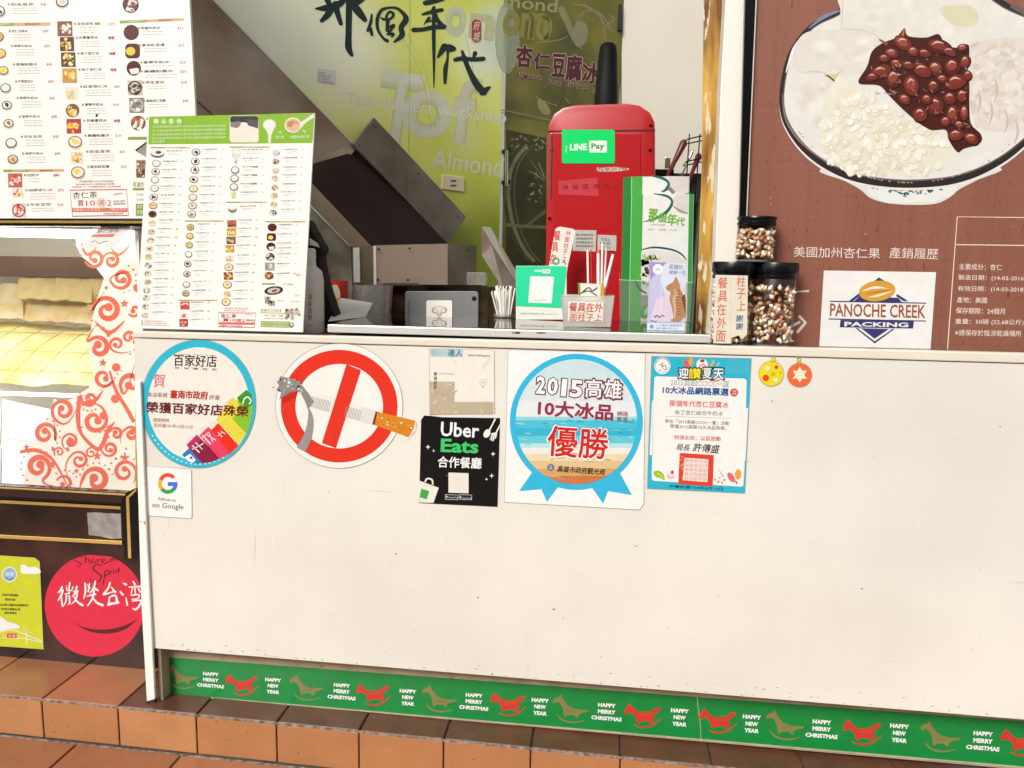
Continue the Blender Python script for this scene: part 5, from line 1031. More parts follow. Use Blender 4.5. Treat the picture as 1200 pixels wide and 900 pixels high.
trim('brass_corner_trim', [(147.5, 583), (159, 573), (160, 575), (151.2, 583.5), (154, 654), (150, 654)], 0.0345, .001)
trim('brass_corner_trim', [(157.5, 395), (162, 395), (163.5, 573), (158.8, 573)], 0.004, .004)
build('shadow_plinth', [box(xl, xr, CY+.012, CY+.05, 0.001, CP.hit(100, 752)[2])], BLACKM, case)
build('top_rail', [cps([(-150, 255.4), (175, 256.4), (175, 265.4), (-150, 264.6)], 0.03, -0.01)], BLACK, case, bevel=0.002); trim('brass_trim', [(-150, 257.8), (175, 258.8), (175, 261.8), (-150, 260.8)], 0.0205, .001)
zt0 = CP.hit(60, 260)[2]
CW = mat('case_white', (0.8, 0.79, 0.76), .35)
build('case_top', [box(xl, xr, CY+.02, CY+.62, zt0-.02, zt0+.01)], CW, case); build('case_back', [box(xl, xr, CY+.60, CY+.62, 0.02, zt0-.02)], CW, case); build('case_floor', [box(xl, xr-.012, CY+.02, CY+.60, zrail-.07, zrail-.05)], CW, case)
build('inner_shelf_front', [prism([PY(CY+.45).hit(x, y) for x, y in ((-150, 298), (165, 302), (165, 326), (-150, 322))], [PY(CY+.47).hit(x, y) for x, y in ((-150, 298), (165, 302), (165, 326), (-150, 322))])], mat('case_brown_band', (.16, .09, .06), .4), case)
# insulated yellow cover with rumpled folds
def sheet(name, pts, rows, colsn, m, amp, parent, label=None, cat=None, seed=1):
    """bilinear sheet between four world corners, rumpled, 4 mm thick"""
    a, b, c, d = [np.array(p) for p in pts]; rr = random.Random(seed); n = np.cross(b-a, d-a); n /= np.linalg.norm(n); V = []; Fc = []
    ph = [rr.uniform(0, 6) for _ in range(8)]
    for s_ in (0, 1):
        for j in range(rows+1):
            for i in range(colsn+1):
                u, v = i/colsn, j/rows; p = (a*(1-u)+b*u)*(1-v)+(d*(1-u)+c*u)*v
                w_ = amp*(math.sin(u*17+ph[0]+3*v)+.7*math.sin(v*13+ph[1]+u*6)+.5*math.sin(u*31-v*19+ph[2])); V.append(p+n*(w_+s_*.004))
    k = (rows+1)*(colsn+1)
    for j in range(rows):
        for i in range(colsn):
            q = j*(colsn+1)+i; Fc.append((q, q+1, q+colsn+2, q+colsn+1)); Fc.append((k+q, k+q+colsn+1, k+q+colsn+2, k+q+1))
    return build(name, [(V, Fc)], m, parent, smooth=True, label=label, cat=cat)
YEL = mat('yellow_film', (0.88, 0.76, 0.26), 0.3, noise=(9, 0.4, '#f4ecc0'), bump=(25, .3))
A_ = PY(CY+.42).hit; B_ = PY(CY+.20).hit
ys = sheet('yellow_cover', [A_(-120, 372), A_(150, 384), B_(150, 452), B_(-120, 446)], 14, 40, YEL, .006, None, 'bright yellow cover with a drawn reflection grid laid over the trays inside the display case', 'cover', 3)
GRIDREFL = mat('reflected_grid_line', (0.36, 0.26, 0.08), .5)  # brown lines paint the building grid reflected in the case glass
for i in range(9):
    g = []
    u = i/8; x0 = -100+u*230; pa = [A_(x0+60*math.sin(u*3), 372+u*10), (np.array(A_(x0+30, 372+u*10))+np.array(B_(x0-10, 440)))/2+[0, -.006, .008], B_(x0-35, 447+u*4)]
    build('seam', [tube([np.array(p)+[0, -.008, .008] for p in crom(pa, 5)], .0012, 5)], GRIDREFL, ys)
for j in range(3):
    t = (j+.6)/3.2; pa = [np.array(A_(x, 374+(x+100)*.044))*(1-t)+np.array(B_(x+8*math.sin(x), 447+(x+100)*.03))*t+[0, -.009, .010] for x in range(-110, 151, 26)]
    build('seam', [tube(crom(pa, 3), .0012, 5)], GRIDREFL, ys)
FOL = mat('tan_folded_cloth', (0.84, 0.68, 0.34), .4, noise=(9, .35, '#f0deaa'), bump=(40, .5)); FOP = mat('clear_bag_film', (0.84, 0.77, 0.56), .2, noise=(9, .3, '#e0c078'), bump=(40, .5))
for k, (x0, x1, y0, y1, c_) in enumerate(((-90, -30, 326, 372, FOL), (-34, 26, 330, 374, FOP), (22, 66, 322, 352, FOL), (28, 70, 345, 378, FOP), (66, 106, 322, 354, FOL), (70, 112, 346, 380, FOP), (104, 150, 324, 366, FOL))):
    a_, b2_ = PY(CY+.47-.02*(k % 2)).hit, PY(CY+.38-.02*(k % 2)).hit
    sheet('folded_bag', [a_(x0, y0), a_(x1, y0+3), b2_(x1+2, y1), b2_(x0-2, y1-3)], 8, 12, c_, .003, None, '%s folded bag behind the yellow cover, %s' % ('tan' if c_ is FOL else 'pale', ['at the far left', 'left of the tan pair', 'left of the upper pair', 'left of the lower pair', 'right of the upper pair', 'right of the lower pair', 'at the right end'][k]), 'bag', k+5)['group'] = 'folded bags at the back of the display case'
# pale panels standing in for the street reflected in the case glass
LW = mat('pale_reflection_panel', (0.88, 0.90, 0.91), .25, noise=(3, .12)); D_ = PY(CY+.10).hit; E_ = PY(CY+.20).hit
def lids(n, y0a, y0b, y1a, y1b, fa, fb):
    xs = [-130, -62, 2, 62, 118, 170][:n+1]
    for a, b in zip(xs[:-1], xs[1:]):
        p = [fa(a+1, y0a), fa(b-1, y0b), fb(b-2, y1b), fb(a, y1a)]
        build('reflection_panel', [prism(p, [np.array(q)+[0, .006, -.004] for q in p])], LW, bevel=.002, label='pale panel added for the street reflection in the display case, %s row, %s' % ('upper' if y0a < 500 else 'lower', {-130: 'far left', -62: 'left', 2: 'middle', 62: 'right', 118: 'far right'}[a]), cat='tray lid', group='pale reflection panels in the display case')
lids(5, 468, 480, 512, 522, E_, PY(CY+.155).hit); lids(5, 514, 524, 566, 580, PY(CY+.15).hit, D_)
lt = bpy.data.materials.new('case_lamp'); lt.use_nodes = True; lt.node_tree.nodes['Principled BSDF'].inputs['Emission Color'].default_value = (1, .93, .78, 1); lt.node_tree.nodes['Principled BSDF'].inputs['Emission Strength'].default_value = 10
build('light_tube', [tube([(xl+.3, CY+.036, zt0-.034), (xr-.04, CY+.036, zt0-.034)], .012, 12)], lt, case)
build('lower_light_tube', [tube([PY(CY+.17).hit(-140, 456), PY(CY+.17).hit(160, 466)], .006, 12)], lt, case)
# swirl-patterned sheet
sp3 = PY(CY+.075)
spts = [(90, 267), (89, 287), (96, 301), (112, 313), (122, 326), (114, 350), (107.5, 376), (105, 415), (110, 440), (104, 455), (78, 470), (48, 497), (32, 532), (26, 570), (60, 576), (166, 582), (166, 267)]
sw = build('patterned_sheet', [pslab(spts, sp3, .002)], mat('swirl_sheet_cream', (0.88, 0.83, 0.74), .4, noise=(10, .05)), label='cream sheet with coral red swirls inside the right end of the display case', cat='decor sheet')
P = Print(sp3, .002); P.V(0, 240, 2.571); CC = '#fa7258'
for cx, cy, r, a0, d, tu, wd, tail in (
    (285, 160, 30, 160, -1, 1.2, 12, None), (335, 168, 26, 200, 1, 1.3, 11, (300, 130)), (366, 222, 32, 150, -1, 1.3, 13, (395, 200)), (322, 318, 42, 190, 1, 1.3, 17, (310, 268)), (352, 420, 24, 90, 1, 1.2, 9, (395, 440)), (297, 430, 34, 220, 1, 1.1, 16, (290, 360)),
    (388, 400, 22, 40, -1, 1.1, 9, (405, 385)), (395, 540, 34, 150, 1, 1.0, 16, (405, 480)), (312, 520, 30, 30, 1, 1.0, 12, (300, 560)), (190, 620, 36, 120, 1, 1.3, 14, (240, 590)), (270, 585, 24, 190, -1, 1.3, 9, (235, 640)), (135, 690, 34, 20, -1, 1.3, 14, (165, 640)),
    (212, 712, 26, 150, 1, 1.3, 8, (235, 690)), (285, 650, 38, 330, 1, 1.1, 15, (245, 600)), (115, 790, 38, 60, -1, 1.3, 17, (180, 850)), (178, 745, 16, 150, 1, 1.2, 6, (165, 730)), (238, 770, 28, 210, 1, 1.3, 10, (225, 850)), (275, 748, 18, 330, -1, 1.2, 6, (245, 740)),
    (330, 735, 24, 160, -1, 1.3, 10, (305, 715)), (290, 830, 40, 190, 1, 1.1, 18, (240, 858)), (375, 805, 36, 20, -1, 1.3, 12, (400, 840)), (350, 690, 20, 200, 1, 1.1, 10, (330, 660)), (395, 690, 22, 220, 1, 1.2, 12, (365, 720)), (195, 840, 26, 200, 1, .9, 10, None), (405, 318, 20, 150, -1, 1, 10, None)):
    P.spiral(cx, cy, r, a0, d, tu, wd, CC, 1+cx*.001, tail)
for pts, wd in (([(240, 575), (235, 640), (245, 690), (290, 735), (310, 720), (325, 680), (345, 655)], [12, 14, 10, 12, 14, 12, 4]), ([(60, 745), (110, 740), (160, 770), (205, 850)], [10, 12, 9, 3]), ([(330, 500), (350, 560), (385, 620), (404, 655)], [6, 10, 12, 12]), ([(245, 600), (285, 590), (310, 560)], [12, 12, 3]), ([(285, 350), (330, 385), (375, 350)], [3, 12, 3]), ([(330, 125), (360, 150), (400, 110)], [3, 9, 3]), ([(240, 100), (262, 150), (300, 120)], [3, 10, 3])): P.line(pts, wd, CC, .9, sm=5)
for x, y, r in ((350, 490, 13), (347, 585, 13), (312, 635, 12), (215, 715, 11), (415, 250, 14), (420, 60, 10)): P.ell(x, y, r, r, CC, 1, 16)
for x, y, r, q in ((375, 298, 15, 0), (327, 392, 10, 0), (310, 476, 14, 10), (265, 578, 13, 0), (240, 672, 13, 0), (293, 757, 15, 0), (376, 762, 14, 10), (157, 784, 15, 0), (160, 737, 9, 0), (204, 738, 9, 0), (325, 700, 8, 0), (230, 802, 10, 0), (80, 730, 12, 0), (320, 250, 9, 0)): P.star(x, y, r, CC, 1, rot=q)
for cx, cy, r, a0, a1, n in ((322, 318, 54, 100, 260, 8), (366, 222, 44, -60, 80, 7), (190, 620, 48, 250, 330, 4), (135, 690, 46, -80, 60, 7), (115, 790, 52, 130, 300, 9), (270, 585, 36, 60, 140, 5), (388, 540, 46, 130, 240, 7), (290, 830, 52, 200, 340, 8), (375, 805, 48, 190, 330, 7), (350, 735, 30, 0, 90, 4), (195, 840, 40, 230, 330, 6), (285, 160, 42, 190, 300, 6), (375, 420, 34, -60, 60, 5), (300, 660, 26, 20, 120, 4)):
    for i in range(n): q = R(a0+(a1-a0)*i/max(1, n-1)); P.ell(cx+r*math.cos(q), cy+r*math.sin(q), 3.4-.1*i, 3.4-.1*i, CC, 1.2, 8)
P.done('printed_swirls', sw)
# glass front
build('front_glass', [cps([(-150, 264), (160, 265.5), (162, 573), (147, 580), (-150, 562)], 0.004, 0.002)], glass('case_glass', (.99, .99, .985), 1.38, .0, 1.0, .012), case)
# price card, tape, stickers
pcp = PY(CY+.02)
o, P = sticker('price_card', 'white and pink price card hanging tilted at the top of the display case glass', 'card', [(120, 264.5), (153.5, 265.5), (135, 289.5), (92, 291)], '#f6f2ec', pl=Pl(CP.hit(120, 265), (0, -1, 0)), off=.008)
P.V(0, 250, 5.294); P.poly([(570, 132), (715, 126), (700, 147), (555, 146)], '#e08a84', 1); P.text('杏仁豆花', 600, 122, 745, 118, 16, '#5a3a30', 2, shear=.5); P.text('本日特價', 618, 104, 740, 100, 14, '#c85a50', 2, shear=.5); P.line([(565, 180), (590, 170), (610, 186), (640, 178), (670, 170)], 3, '#4a5a6a', 2, sm=3); P.done('lettering', o)
o, P = sticker('tape_patch', 'silver adhesive tape patch on the brown band of the display case', 'tape', [(102, 601), (112, 600.5), (124, 601.5), (141.5, 602), (142.3, 631), (130, 631.5), (118, 628.5), (104, 627)], m=mat('silver_tape', (.50, .49, .48), .35, .6, noise=(40, .3), bump=(60, .4)), pl=CP, off=.0)
o, P = sticker('tourism_poster', 'lime green poster with white clouds and a bridge on the display case base', 'poster', [(-30, 649), (40.5, 653.5), (46.5, 658), (51, 761), (-30, 755)], '#cfd62c', pl=CP)
P.V(0, 640, 6.669)
P.ell(75, 222, 58, 60, '#eef2ee', 1, 32); P.ell(75, 222, 50, 52, '#8fb4d4', 1.4, 32); P.text('微笑', 40, 235, 108, 237, 34, '#f4f8fa', 2); P.line([(42, 245), (75, 262), (105, 246)], 5, '#3a5a8a', 2.4, sm=4)
P.poly(crom([(160, 185), (165, 150), (195, 145), (225, 165), (270, 160), (312, 185), (312, 212), (240, 218), (170, 212)], 4, True), '#f6f4f4', 1)
for t, y, x0, x1 in (('台灣好行微笑服務', 390, 15, 142), ('歡迎光臨', 425, 40, 118), ('本店 獲選 台灣觀光特色商圈優質店家', 468, 0, 222), ('吃喝玩樂趣台灣', 500, 8, 158), ('微笑帶著走', 530, 34, 132)): P.text(t, x0, y, x1, y+4, 19, '#33402a', 2, bold=.012)
P.text('SMILE', 120, 360, 205, 362, 34, '#d8d860', 1.3)
P.poly(crom([(-60, 560), (0, 550), (60, 590), (130, 610), (155, 640), (60, 650), (0, 668), (-60, 668)], 4, True), '#f0f0ee', 1); P.line([(-10, 680), (90, 655), (200, 690), (330, 745)], 9, '#e8e8c0', 1.4, sm=5); P.line([(20, 715), (200, 722), (330, 752)], 9, '#e8e8c0', 1.4); P.line([(208, 635), (210, 770)], 14, '#e8e4a8', 1.5); P.line([(208, 645), (330, 750)], 4, '#e8e4a8', 1.5); P.line([(208, 645), (110, 715)], 4, '#e8e4a8', 1.5)
P.rect(54, 682, 130, 718, '#d83a2c', 2); P.text('台灣', 64, 712, 120, 714, 24, '#f8e8e0', 3); P.done('printed_design', o)
dc = ellp(111, 709.5, 58.5, 60, 72); dc = [(x, max(y, 648.2+(x-75)*.075)) for x, y in dc]; dd = []
for p in dc:
    if not dd or abs(p[0]-dd[-1][0])+abs(p[1]-dd[-1][1]) > .3: dd.append(p)
o, P = sticker('smile_sticker', 'round red sticker with white calligraphy and a smile, partly behind the counter post', 'sticker', dd, '#e02a48', pl=CP)
P.V(0, 640, 6.669)
def brush(P, strokes, col, L):
    for k, (pts, wd) in enumerate(strokes):
        P.line(pts, wd, col, L+k*.05, sm=5)
        for e in (0, -1):
            w_ = wd[e] if isinstance(wd, (list, tuple)) else wd
            if w_ > 5: P.ell(pts[e][0], pts[e][1], w_*.5, w_*.46, col, L+k*.05+.02, 10)
BL = '#2a1216'
brush(P, [([(640, 80), (600, 82), (580, 105), (610, 125), (635, 140), (610, 158), (592, 150)], [3, 5, 5, 6, 6, 5, 3]), ([(665, 62), (668, 135)], [5, 6]), ([(668, 110), (690, 95), (698, 132)], 5), ([(735, 105), (712, 112), (715, 134), (742, 122), (745, 134)], 5), ([(760, 100), (762, 132)], 5), ([(762, 112), (790, 98)], 5), ([(795, 118), (825, 108), (808, 98), (795, 120), (820, 136), (850, 120), (870, 100)], 5), ([(880, 90), (870, 130)], 4), ([(862, 105), (895, 102)], 3), ([(900, 85), (895, 118)], 4), ([(898, 105), (912, 108), (922, 98)], 4),
          ([(800, 150), (750, 145), (728, 175), (755, 205), (790, 235), (770, 275), (720, 275), (700, 250)], [4, 7, 8, 9, 9, 7, 6, 3]), ([(820, 205), (805, 300)], 6), ([(815, 200), (845, 190), (850, 215), (820, 232)], 6), ([(865, 195), (862, 218)], 6), ([(885, 190), (885, 214)], 6), ([(905, 188), (906, 210)], 5), ([(930, 170), (922, 212)], 6), ([(910, 190), (940, 184)], 4)], BL, 2)
WH = '#fdf6f4'
_bw = lambda st: [(p, [q*1.3 for q in w_] if isinstance(w_, (list, tuple)) else w_*1.3) for p, w_ in st]
brush(P, _bw([([(485, 320), (470, 350), (448, 368)], [12, 10, 3]), ([(492, 345), (475, 390), (450, 430)], [12, 12, 3]), ([(480, 390), (482, 430), (490, 468)], [8, 10, 12]), ([(545, 285), (540, 340)], [10, 8]), ([(520, 310), (525, 345), (560, 345), (570, 315)], [5, 7, 7, 5]), ([(510, 375), (545, 365)], 8), ([(520, 385), (515, 430), (498, 465)], [9, 9, 4]), ([(540, 385), (545, 440), (530, 460)], [9, 10, 3]), ([(600, 315), (585, 370), (560, 400)], [11, 10, 3]), ([(575, 355), (610, 350)], 8), ([(605, 360), (590, 420), (555, 455)], [10, 11, 3]), ([(570, 380), (600, 430), (645, 462)], [5, 11, 14]),
          ([(665, 290), (668, 350), (655, 410)], [10, 12, 6]), ([(685, 300), (700, 325)], [6, 12]), ([(700, 290), (690, 355)], [5, 10]), ([(745, 275), (730, 330), (700, 370)], [10, 12, 4]), ([(740, 330), (765, 345)], 12), ([(680, 392), (745, 375)], [6, 12]), ([(735, 350), (722, 410), (685, 465)], [12, 12, 8]), ([(725, 400), (755, 440), (802, 462)], [6, 12, 16]),
          ([(860, 285), (845, 330), (810, 375)], [10, 11, 12]), ([(810, 378), (860, 365), (905, 350)], [12, 8, 6]), ([(870, 320), (900, 360)], [6, 14]), ([(855, 400), (850, 460)], [8, 14]), ([(855, 400), (900, 385), (915, 430)], [8, 12, 14]), ([(845, 455), (925, 440)], [14, 14]),
          ([(965, 290), (985, 300)], [8, 14]), ([(940, 355), (960, 380)], [10, 14]), ([(985, 400), (995, 460)], [6, 12]), ([(1040, 275), (1055, 300)], [8, 14]), ([(1010, 320), (1095, 315)], [8, 10]), ([(1035, 330), (1025, 370)], 8), ([(1055, 330), (1058, 375)], 9), ([(1080, 330), (1095, 360)], 9), ([(1025, 385), (1085, 380), (1075, 410), (1030, 415)], [7, 9, 8, 6]), ([(1035, 430), (1100, 425), (1090, 465), (1060, 495), (1035, 485)], [8, 10, 12, 12, 4])]), WH, 2)
P.poly(crom([(540, 560), (620, 620), (720, 648), (840, 650), (960, 625), (1065, 575)], 5)+crom([(1065, 577), (980, 650), (860, 682), (740, 676), (640, 640), (540, 562)], 5), '#5a0c1c', 1.5)
P.done('printed_calligraphy', o)
P = Print(CP, .0); P.V(0, 640, 6.669)

# ================================================================ bottle and dark bag at the left end of the opening
q = PY(.14).hit(365, 384)
bt = empty('sanitizer_bottle', (q[0], .14, zt(q[0])-.003), 'translucent plastic bottle half hidden behind the standing menu', 'bottle')
PB_ = mat('translucent_plastic', (.78, .74, .64), .25, alpha=.92)
topz = PY(.14).hit(372, 312)[2]-bt.location.z; rx = (PY(.14).hit(379, 350)[0]-q[0])
build('bottle_body', [lathe([(rx*.9, 0), (rx, .006), (rx, topz*.80), (rx*.86, topz*.93), (rx*.45, topz), (rx*.4, topz+.02)], (q[0], .14, bt.location.z), 28)], PB_, bt, smooth=True)
build('bottle_label', [pslab([(359, 341), (366.5, 339), (367, 379), (359.5, 380)], Pl((q[0], .14-rx-.002, 0), (0, -1, 0)), .0006)], ink('#f2efe4'), bt)
for k in range(1): 
    g = Print(Pl((q[0], .14-rx-.002, 0), (0, -1, 0)), .0006); g.vtext('消毒酒精', 363, 344, 376, 4.5, '#6a645a', 1); g.done('lettering', bt)
build('bottle_cap', [lathe([(rx*.42, topz+.02), (rx*.42, topz+.045), (rx*.3, topz+.05)], (q[0], .14, bt.location.z), 20)], mat('cap_white', (.7, .7, .68), .4), bt, smooth=True)
dk = PY(.26)
build('dark_bag', [pslab(crom([(356, 265), (364, 268), (372, 282), (377, 292), (374, 302), (379, 330), (389, 362), (392, 376), (370, 388), (356, 388)], 3, True), dk, .07)], BLACKM, bevel=.012, smooth=True, label='black hooded bag behind the translucent bottle at the left end of the opening', cat='bag')
build('white_cap_patch', [pslab([(363, 279), (372, 285), (374.5, 290), (363, 287)], dk, .002, .0702)], ink('#e8e8e4'), bpy.data.objects['dark_bag'])

# ================================================================ green printed wall behind, running back to the right
WA = R(46); WD = np.array([math.sin(WA), math.cos(WA), 0]); WN = np.array([math.cos(WA), -math.sin(WA), 0])
WP0 = PY(1.7).hit(588, 200); GW = Pl(WP0, WN)
def gw_mat():
    m = bpy.data.materials.new('green_wall_print'); m.use_nodes = True; n = m.node_tree; L = n.links; b = n.nodes['Principled BSDF']; b.inputs['Roughness'].default_value = .2; b.inputs['Specular IOR Level'].default_value = .35
    g = n.nodes.new('ShaderNodeNewGeometry')
    def dist(p, r0, r1):
        v = n.nodes.new('ShaderNodeVectorMath'); v.operation = 'DISTANCE'; L.new(g.outputs['Position'], v.inputs[0]); v.inputs[1].default_value = tuple(map(float, p))
        mr = n.nodes.new('ShaderNodeMapRange'); mr.interpolation_type = 'SMOOTHERSTEP'; L.new(v.outputs['Value'], mr.inputs[0]); mr.inputs[1].default_value = r0; mr.inputs[2].default_value = r1; mr.inputs[3].default_value = 1; mr.inputs[4].default_value = 0; return mr.outputs[0]
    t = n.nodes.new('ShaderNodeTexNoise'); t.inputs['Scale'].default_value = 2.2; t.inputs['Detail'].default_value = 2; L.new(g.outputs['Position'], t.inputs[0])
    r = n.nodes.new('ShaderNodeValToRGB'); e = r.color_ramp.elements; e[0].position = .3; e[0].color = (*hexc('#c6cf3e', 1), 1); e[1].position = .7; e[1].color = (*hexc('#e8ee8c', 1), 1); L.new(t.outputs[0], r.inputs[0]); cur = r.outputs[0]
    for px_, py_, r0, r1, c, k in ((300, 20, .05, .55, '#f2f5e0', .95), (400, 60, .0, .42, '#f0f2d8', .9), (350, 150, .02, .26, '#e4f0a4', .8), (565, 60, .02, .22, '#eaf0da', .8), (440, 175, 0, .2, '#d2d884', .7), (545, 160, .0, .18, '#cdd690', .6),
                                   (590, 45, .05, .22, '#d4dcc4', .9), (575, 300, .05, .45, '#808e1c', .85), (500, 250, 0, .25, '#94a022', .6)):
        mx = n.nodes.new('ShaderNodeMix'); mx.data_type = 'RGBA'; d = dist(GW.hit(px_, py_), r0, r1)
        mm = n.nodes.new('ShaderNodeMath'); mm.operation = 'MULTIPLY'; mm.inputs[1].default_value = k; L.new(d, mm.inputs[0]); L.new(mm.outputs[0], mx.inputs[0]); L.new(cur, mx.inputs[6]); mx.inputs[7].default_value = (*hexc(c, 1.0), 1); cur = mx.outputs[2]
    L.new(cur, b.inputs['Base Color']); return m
def gpanel(name, x0, x1, m, parent=None, **kw):
    a, b = GW.hit(x0, 200), GW.hit(x1, 200); a = np.array([a[0], a[1], 0]); b = np.array([b[0], b[1], 0]); up = np.array([0, 0, 1])
    fr = [a+up*.02, b+up*.02, b+up*2.75, a+up*2.75]
    return build(name, [prism(fr, [p-WN*.02 for p in fr])], m, parent, **kw)
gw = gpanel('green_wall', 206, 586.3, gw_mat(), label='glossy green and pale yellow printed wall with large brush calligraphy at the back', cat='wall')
P = Print(GW, 0.0)
def mixh(a, b, t): return '#'+''.join('%02x' % int(int(a[i:i+2], 16)*(1-t)+int(b[i:i+2], 16)*t) for i in (1, 3, 5))
def soft(t, x0, y0, x1, y1, h, col, L, b=.03, n=5, bgc='#cdd486'):
    if n > 3:
        for k in range(4): P.text(t, x0, y0, x1, y1, h, mixh(bgc, col, .15+.2*k), L+k*.2, bold=b*.6*(3-k)/3, res=5)
    else: P.text(t, x0, y0, x1, y1, h, mixh(bgc, col, .8), L, bold=b*.5, res=3)
# large blurred letters of the print, then the sharp slogan lines
soft('T', 436, 173, 486, 180, 92, '#f2f4ea', 1, .07); soft('o', 468, 158, 526, 165, 56, '#eef0e0', 1, .07); soft('f', 526, 166, 556, 170, 78, '#eceedd', 1, .07)
soft('o', 520, 42, 545, 44, 36, '#e2e6d4', 1, .07); soft('n', 548, 44, 578, 48, 30, '#d8dcb8', 1, .07)
soft('Tofu dessert workshop', 404, 126, 592, 149, 19, '#fbfcf4', 2.4, .01, 3); soft('Almond', 505, 197, 588, 208, 23, '#f6f8ec', 2.4, .012, 3)
for x0, x1, sp in ((470, 505, 60), (478, 510, 40), (545, 560, 90)): P.line([(x0, 40), (x0+(x1-x0)*.7, 90), (x1, 150)], .8, '#e8ecc8', 2, sm=5, a=.5)
P.V(220, 0, 4.5)
INK = '#142c24'
_b = brush
def brush(P, st, col, L): _b(P, [(p, [q*1.3+1 for q in w_] if isinstance(w_, (list, tuple)) else w_*1.3) for p, w_ in st], col, L)
brush(P, [([(715, -60), (730, -20), (745, 20)], [20, 26, 20]), ([(675, 45), (730, 42), (800, 20), (830, -10)], [6, 26, 26, 18]), ([(770, 30), (740, 75), (705, 110)], [22, 26, 14]), ([(780, 20), (790, 70), (808, 125)], [26, 22, 16]), ([(852, -80), (850, 60), (848, 180), (848, 250), (866, 292)], [24, 25, 24, 26, 12]), ([(850, 40), (890, 10), (930, -20)], [16, 30, 26]), ([(868, 20), (900, 60), (935, 105)], [24, 32, 18]), ([(865, -10), (905, -30)], [30, 34]),
          ([(970, 75), (966, 115), (948, 162)], [6, 12, 10]), ([(962, 150), (972, 184)], [16, 10]),
          ([(1052, 42), (1020, 55), (1000, 100), (1003, 155), (1030, 200), (1052, 215)], [10, 12, 14, 12, 10, 14]), ([(1045, 42), (1100, 42), (1140, 75), (1150, 105), (1125, 145), (1130, 185), (1090, 220)], [8, 10, 16, 24, 20, 22, 8]), ([(1018, 92), (1035, 102), (1070, 98), (1085, 75), (1065, 62), (1048, 85), (1052, 110)], [4, 10, 10, 12, 10, 10, 12]), ([(1055, 105), (1052, 160)], [16, 14]), ([(1050, 150), (1088, 132), (1062, 170)], [6, 12, 10]), ([(1055, 180), (1085, 180), (1075, 195)], [10, 12, 5])], INK, 4)
P.V(430, 0, 6.428)
brush(P, [([(440, 22), (500, 12), (575, -4)], [30, 26, 16]), ([(505, 55), (500, 75)], [18, 24]), ([(418, 108), (480, 92), (565, 74)], [12, 22, 22]), ([(430, 185), (450, 155), (470, 135)], [4, 12, 18]), ([(445, 165), (490, 155)], [12, 10]), ([(350, 225), (420, 222), (500, 205), (580, 200)], [26, 24, 26, 30]), ([(515, 110), (530, 150), (575, 200)], [24, 26, 26]), ([(504, 80), (503, 260), (505, 450), (504, 660)], [20, 22, 16, 4]),
          ([(585, 350), (560, 390), (535, 430)], [40, 30, 12]), ([(570, 345), (620, 352), (660, 370), (615, 385)], [10, 30, 20, 14]), ([(608, 380), (608, 440), (592, 520), (588, 625)], [16, 14, 26, 16]),
          ([(665, 450), (720, 440), (800, 448), (878, 442)], [24, 26, 24, 26]), ([(718, 385), (735, 440), (775, 540), (830, 640), (880, 695)], [14, 26, 30, 42, 40]), ([(870, 700), (905, 670), (930, 655)], [34, 26, 8]), ([(815, 400), (805, 430)], [26, 16])], INK, 4)
P.poly(rrect(782, 138, 866, 328, 38), '#e8f0d8', 3.5, a=.5); P.poly(rrect(790, 146, 860, 318, 34), '#c23a24', 4); P.text('府', 800, 228, 850, 230, 70, '#f4e8dc', 5, bold=.01, shear=.2); P.text('城', 800, 306, 850, 308, 68, '#f4e8dc', 5, bold=.01, shear=.2)
P.V()
P.line([(480.5, -10), (480, 120), (478.5, 210)], .5, '#a8b078', 3)
P.done('printed_calligraphy', gw)
lbn = build('paper_label', [pslab([(371.5, 80), (393, 82.5), (393, 99), (371, 96)], GW, .001)], ink('#eceee4'), label='small white paper label on the green wall', cat='label')
P = Print(GW, .001); 
for k, l in enumerate((8, 15, 13, 17)): P.text('本公司產品已投保責任險'[:l//2+1], 373, 86+k*3.4, 373+l, 86.6+k*3.4+l*.08, 2.2, '#8a8f88', 1, res=1)
P.done('lettering', lbn)
so_ = build('wall_socket', [pslab([(518.3, 204.5), (544.5, 208), (544, 225), (517.8, 221.5)], GW, .006)], mat('socket_cream', (.72, .62, .42), .35), bevel=.0015, segs=1, label='cream wall socket on the green wall', cat='socket')
P = Print(GW, .006); P.rect(528, 211, 535, 213, '#5a4a34', 1); P.rect(528, 216.5, 535, 218.5, '#5a4a34', 1); P.done('socket_holes', so_)

# ================================================================ glass sliding door with the rest of the print
def dr_mat():
    m = mat('olive_door_print', hexc('#8a8428', .8), .10, noise=(4, .5, '#4e4c12')); return m
dr = gpanel('printed_door', 590.5, 730, dr_mat(), label='olive brown printed glass door with red calligraphy, behind the red machine', cat='door')
gpanel('door_edge', 586.6, 590.2, mat('pale_glass_edge', (.62, .66, .56), .15), dr)
P = Print(GW, .0)
BR = '#c8cc9c'
P.poly(ellp(594, 45, 14, 42, 30), '#c6d0b0', .6, a=.5); P.poly(ellp(600, 50, 10, 30, 24), '#c6d0b0', .7, a=.35)
P.V(570, 0, 4.0)
soft('mond', 80, 32, 330, 60, 60, '#b8b47c', 1, .03, 3, '#8a8428'); soft('ono', 70, 165, 300, 195, 120, '#a09c54', 1, .07, 5, '#8a8428'); soft('n', 190, 185, 290, 195, 130, '#a09850', 1, .06, 5, '#8a8428')
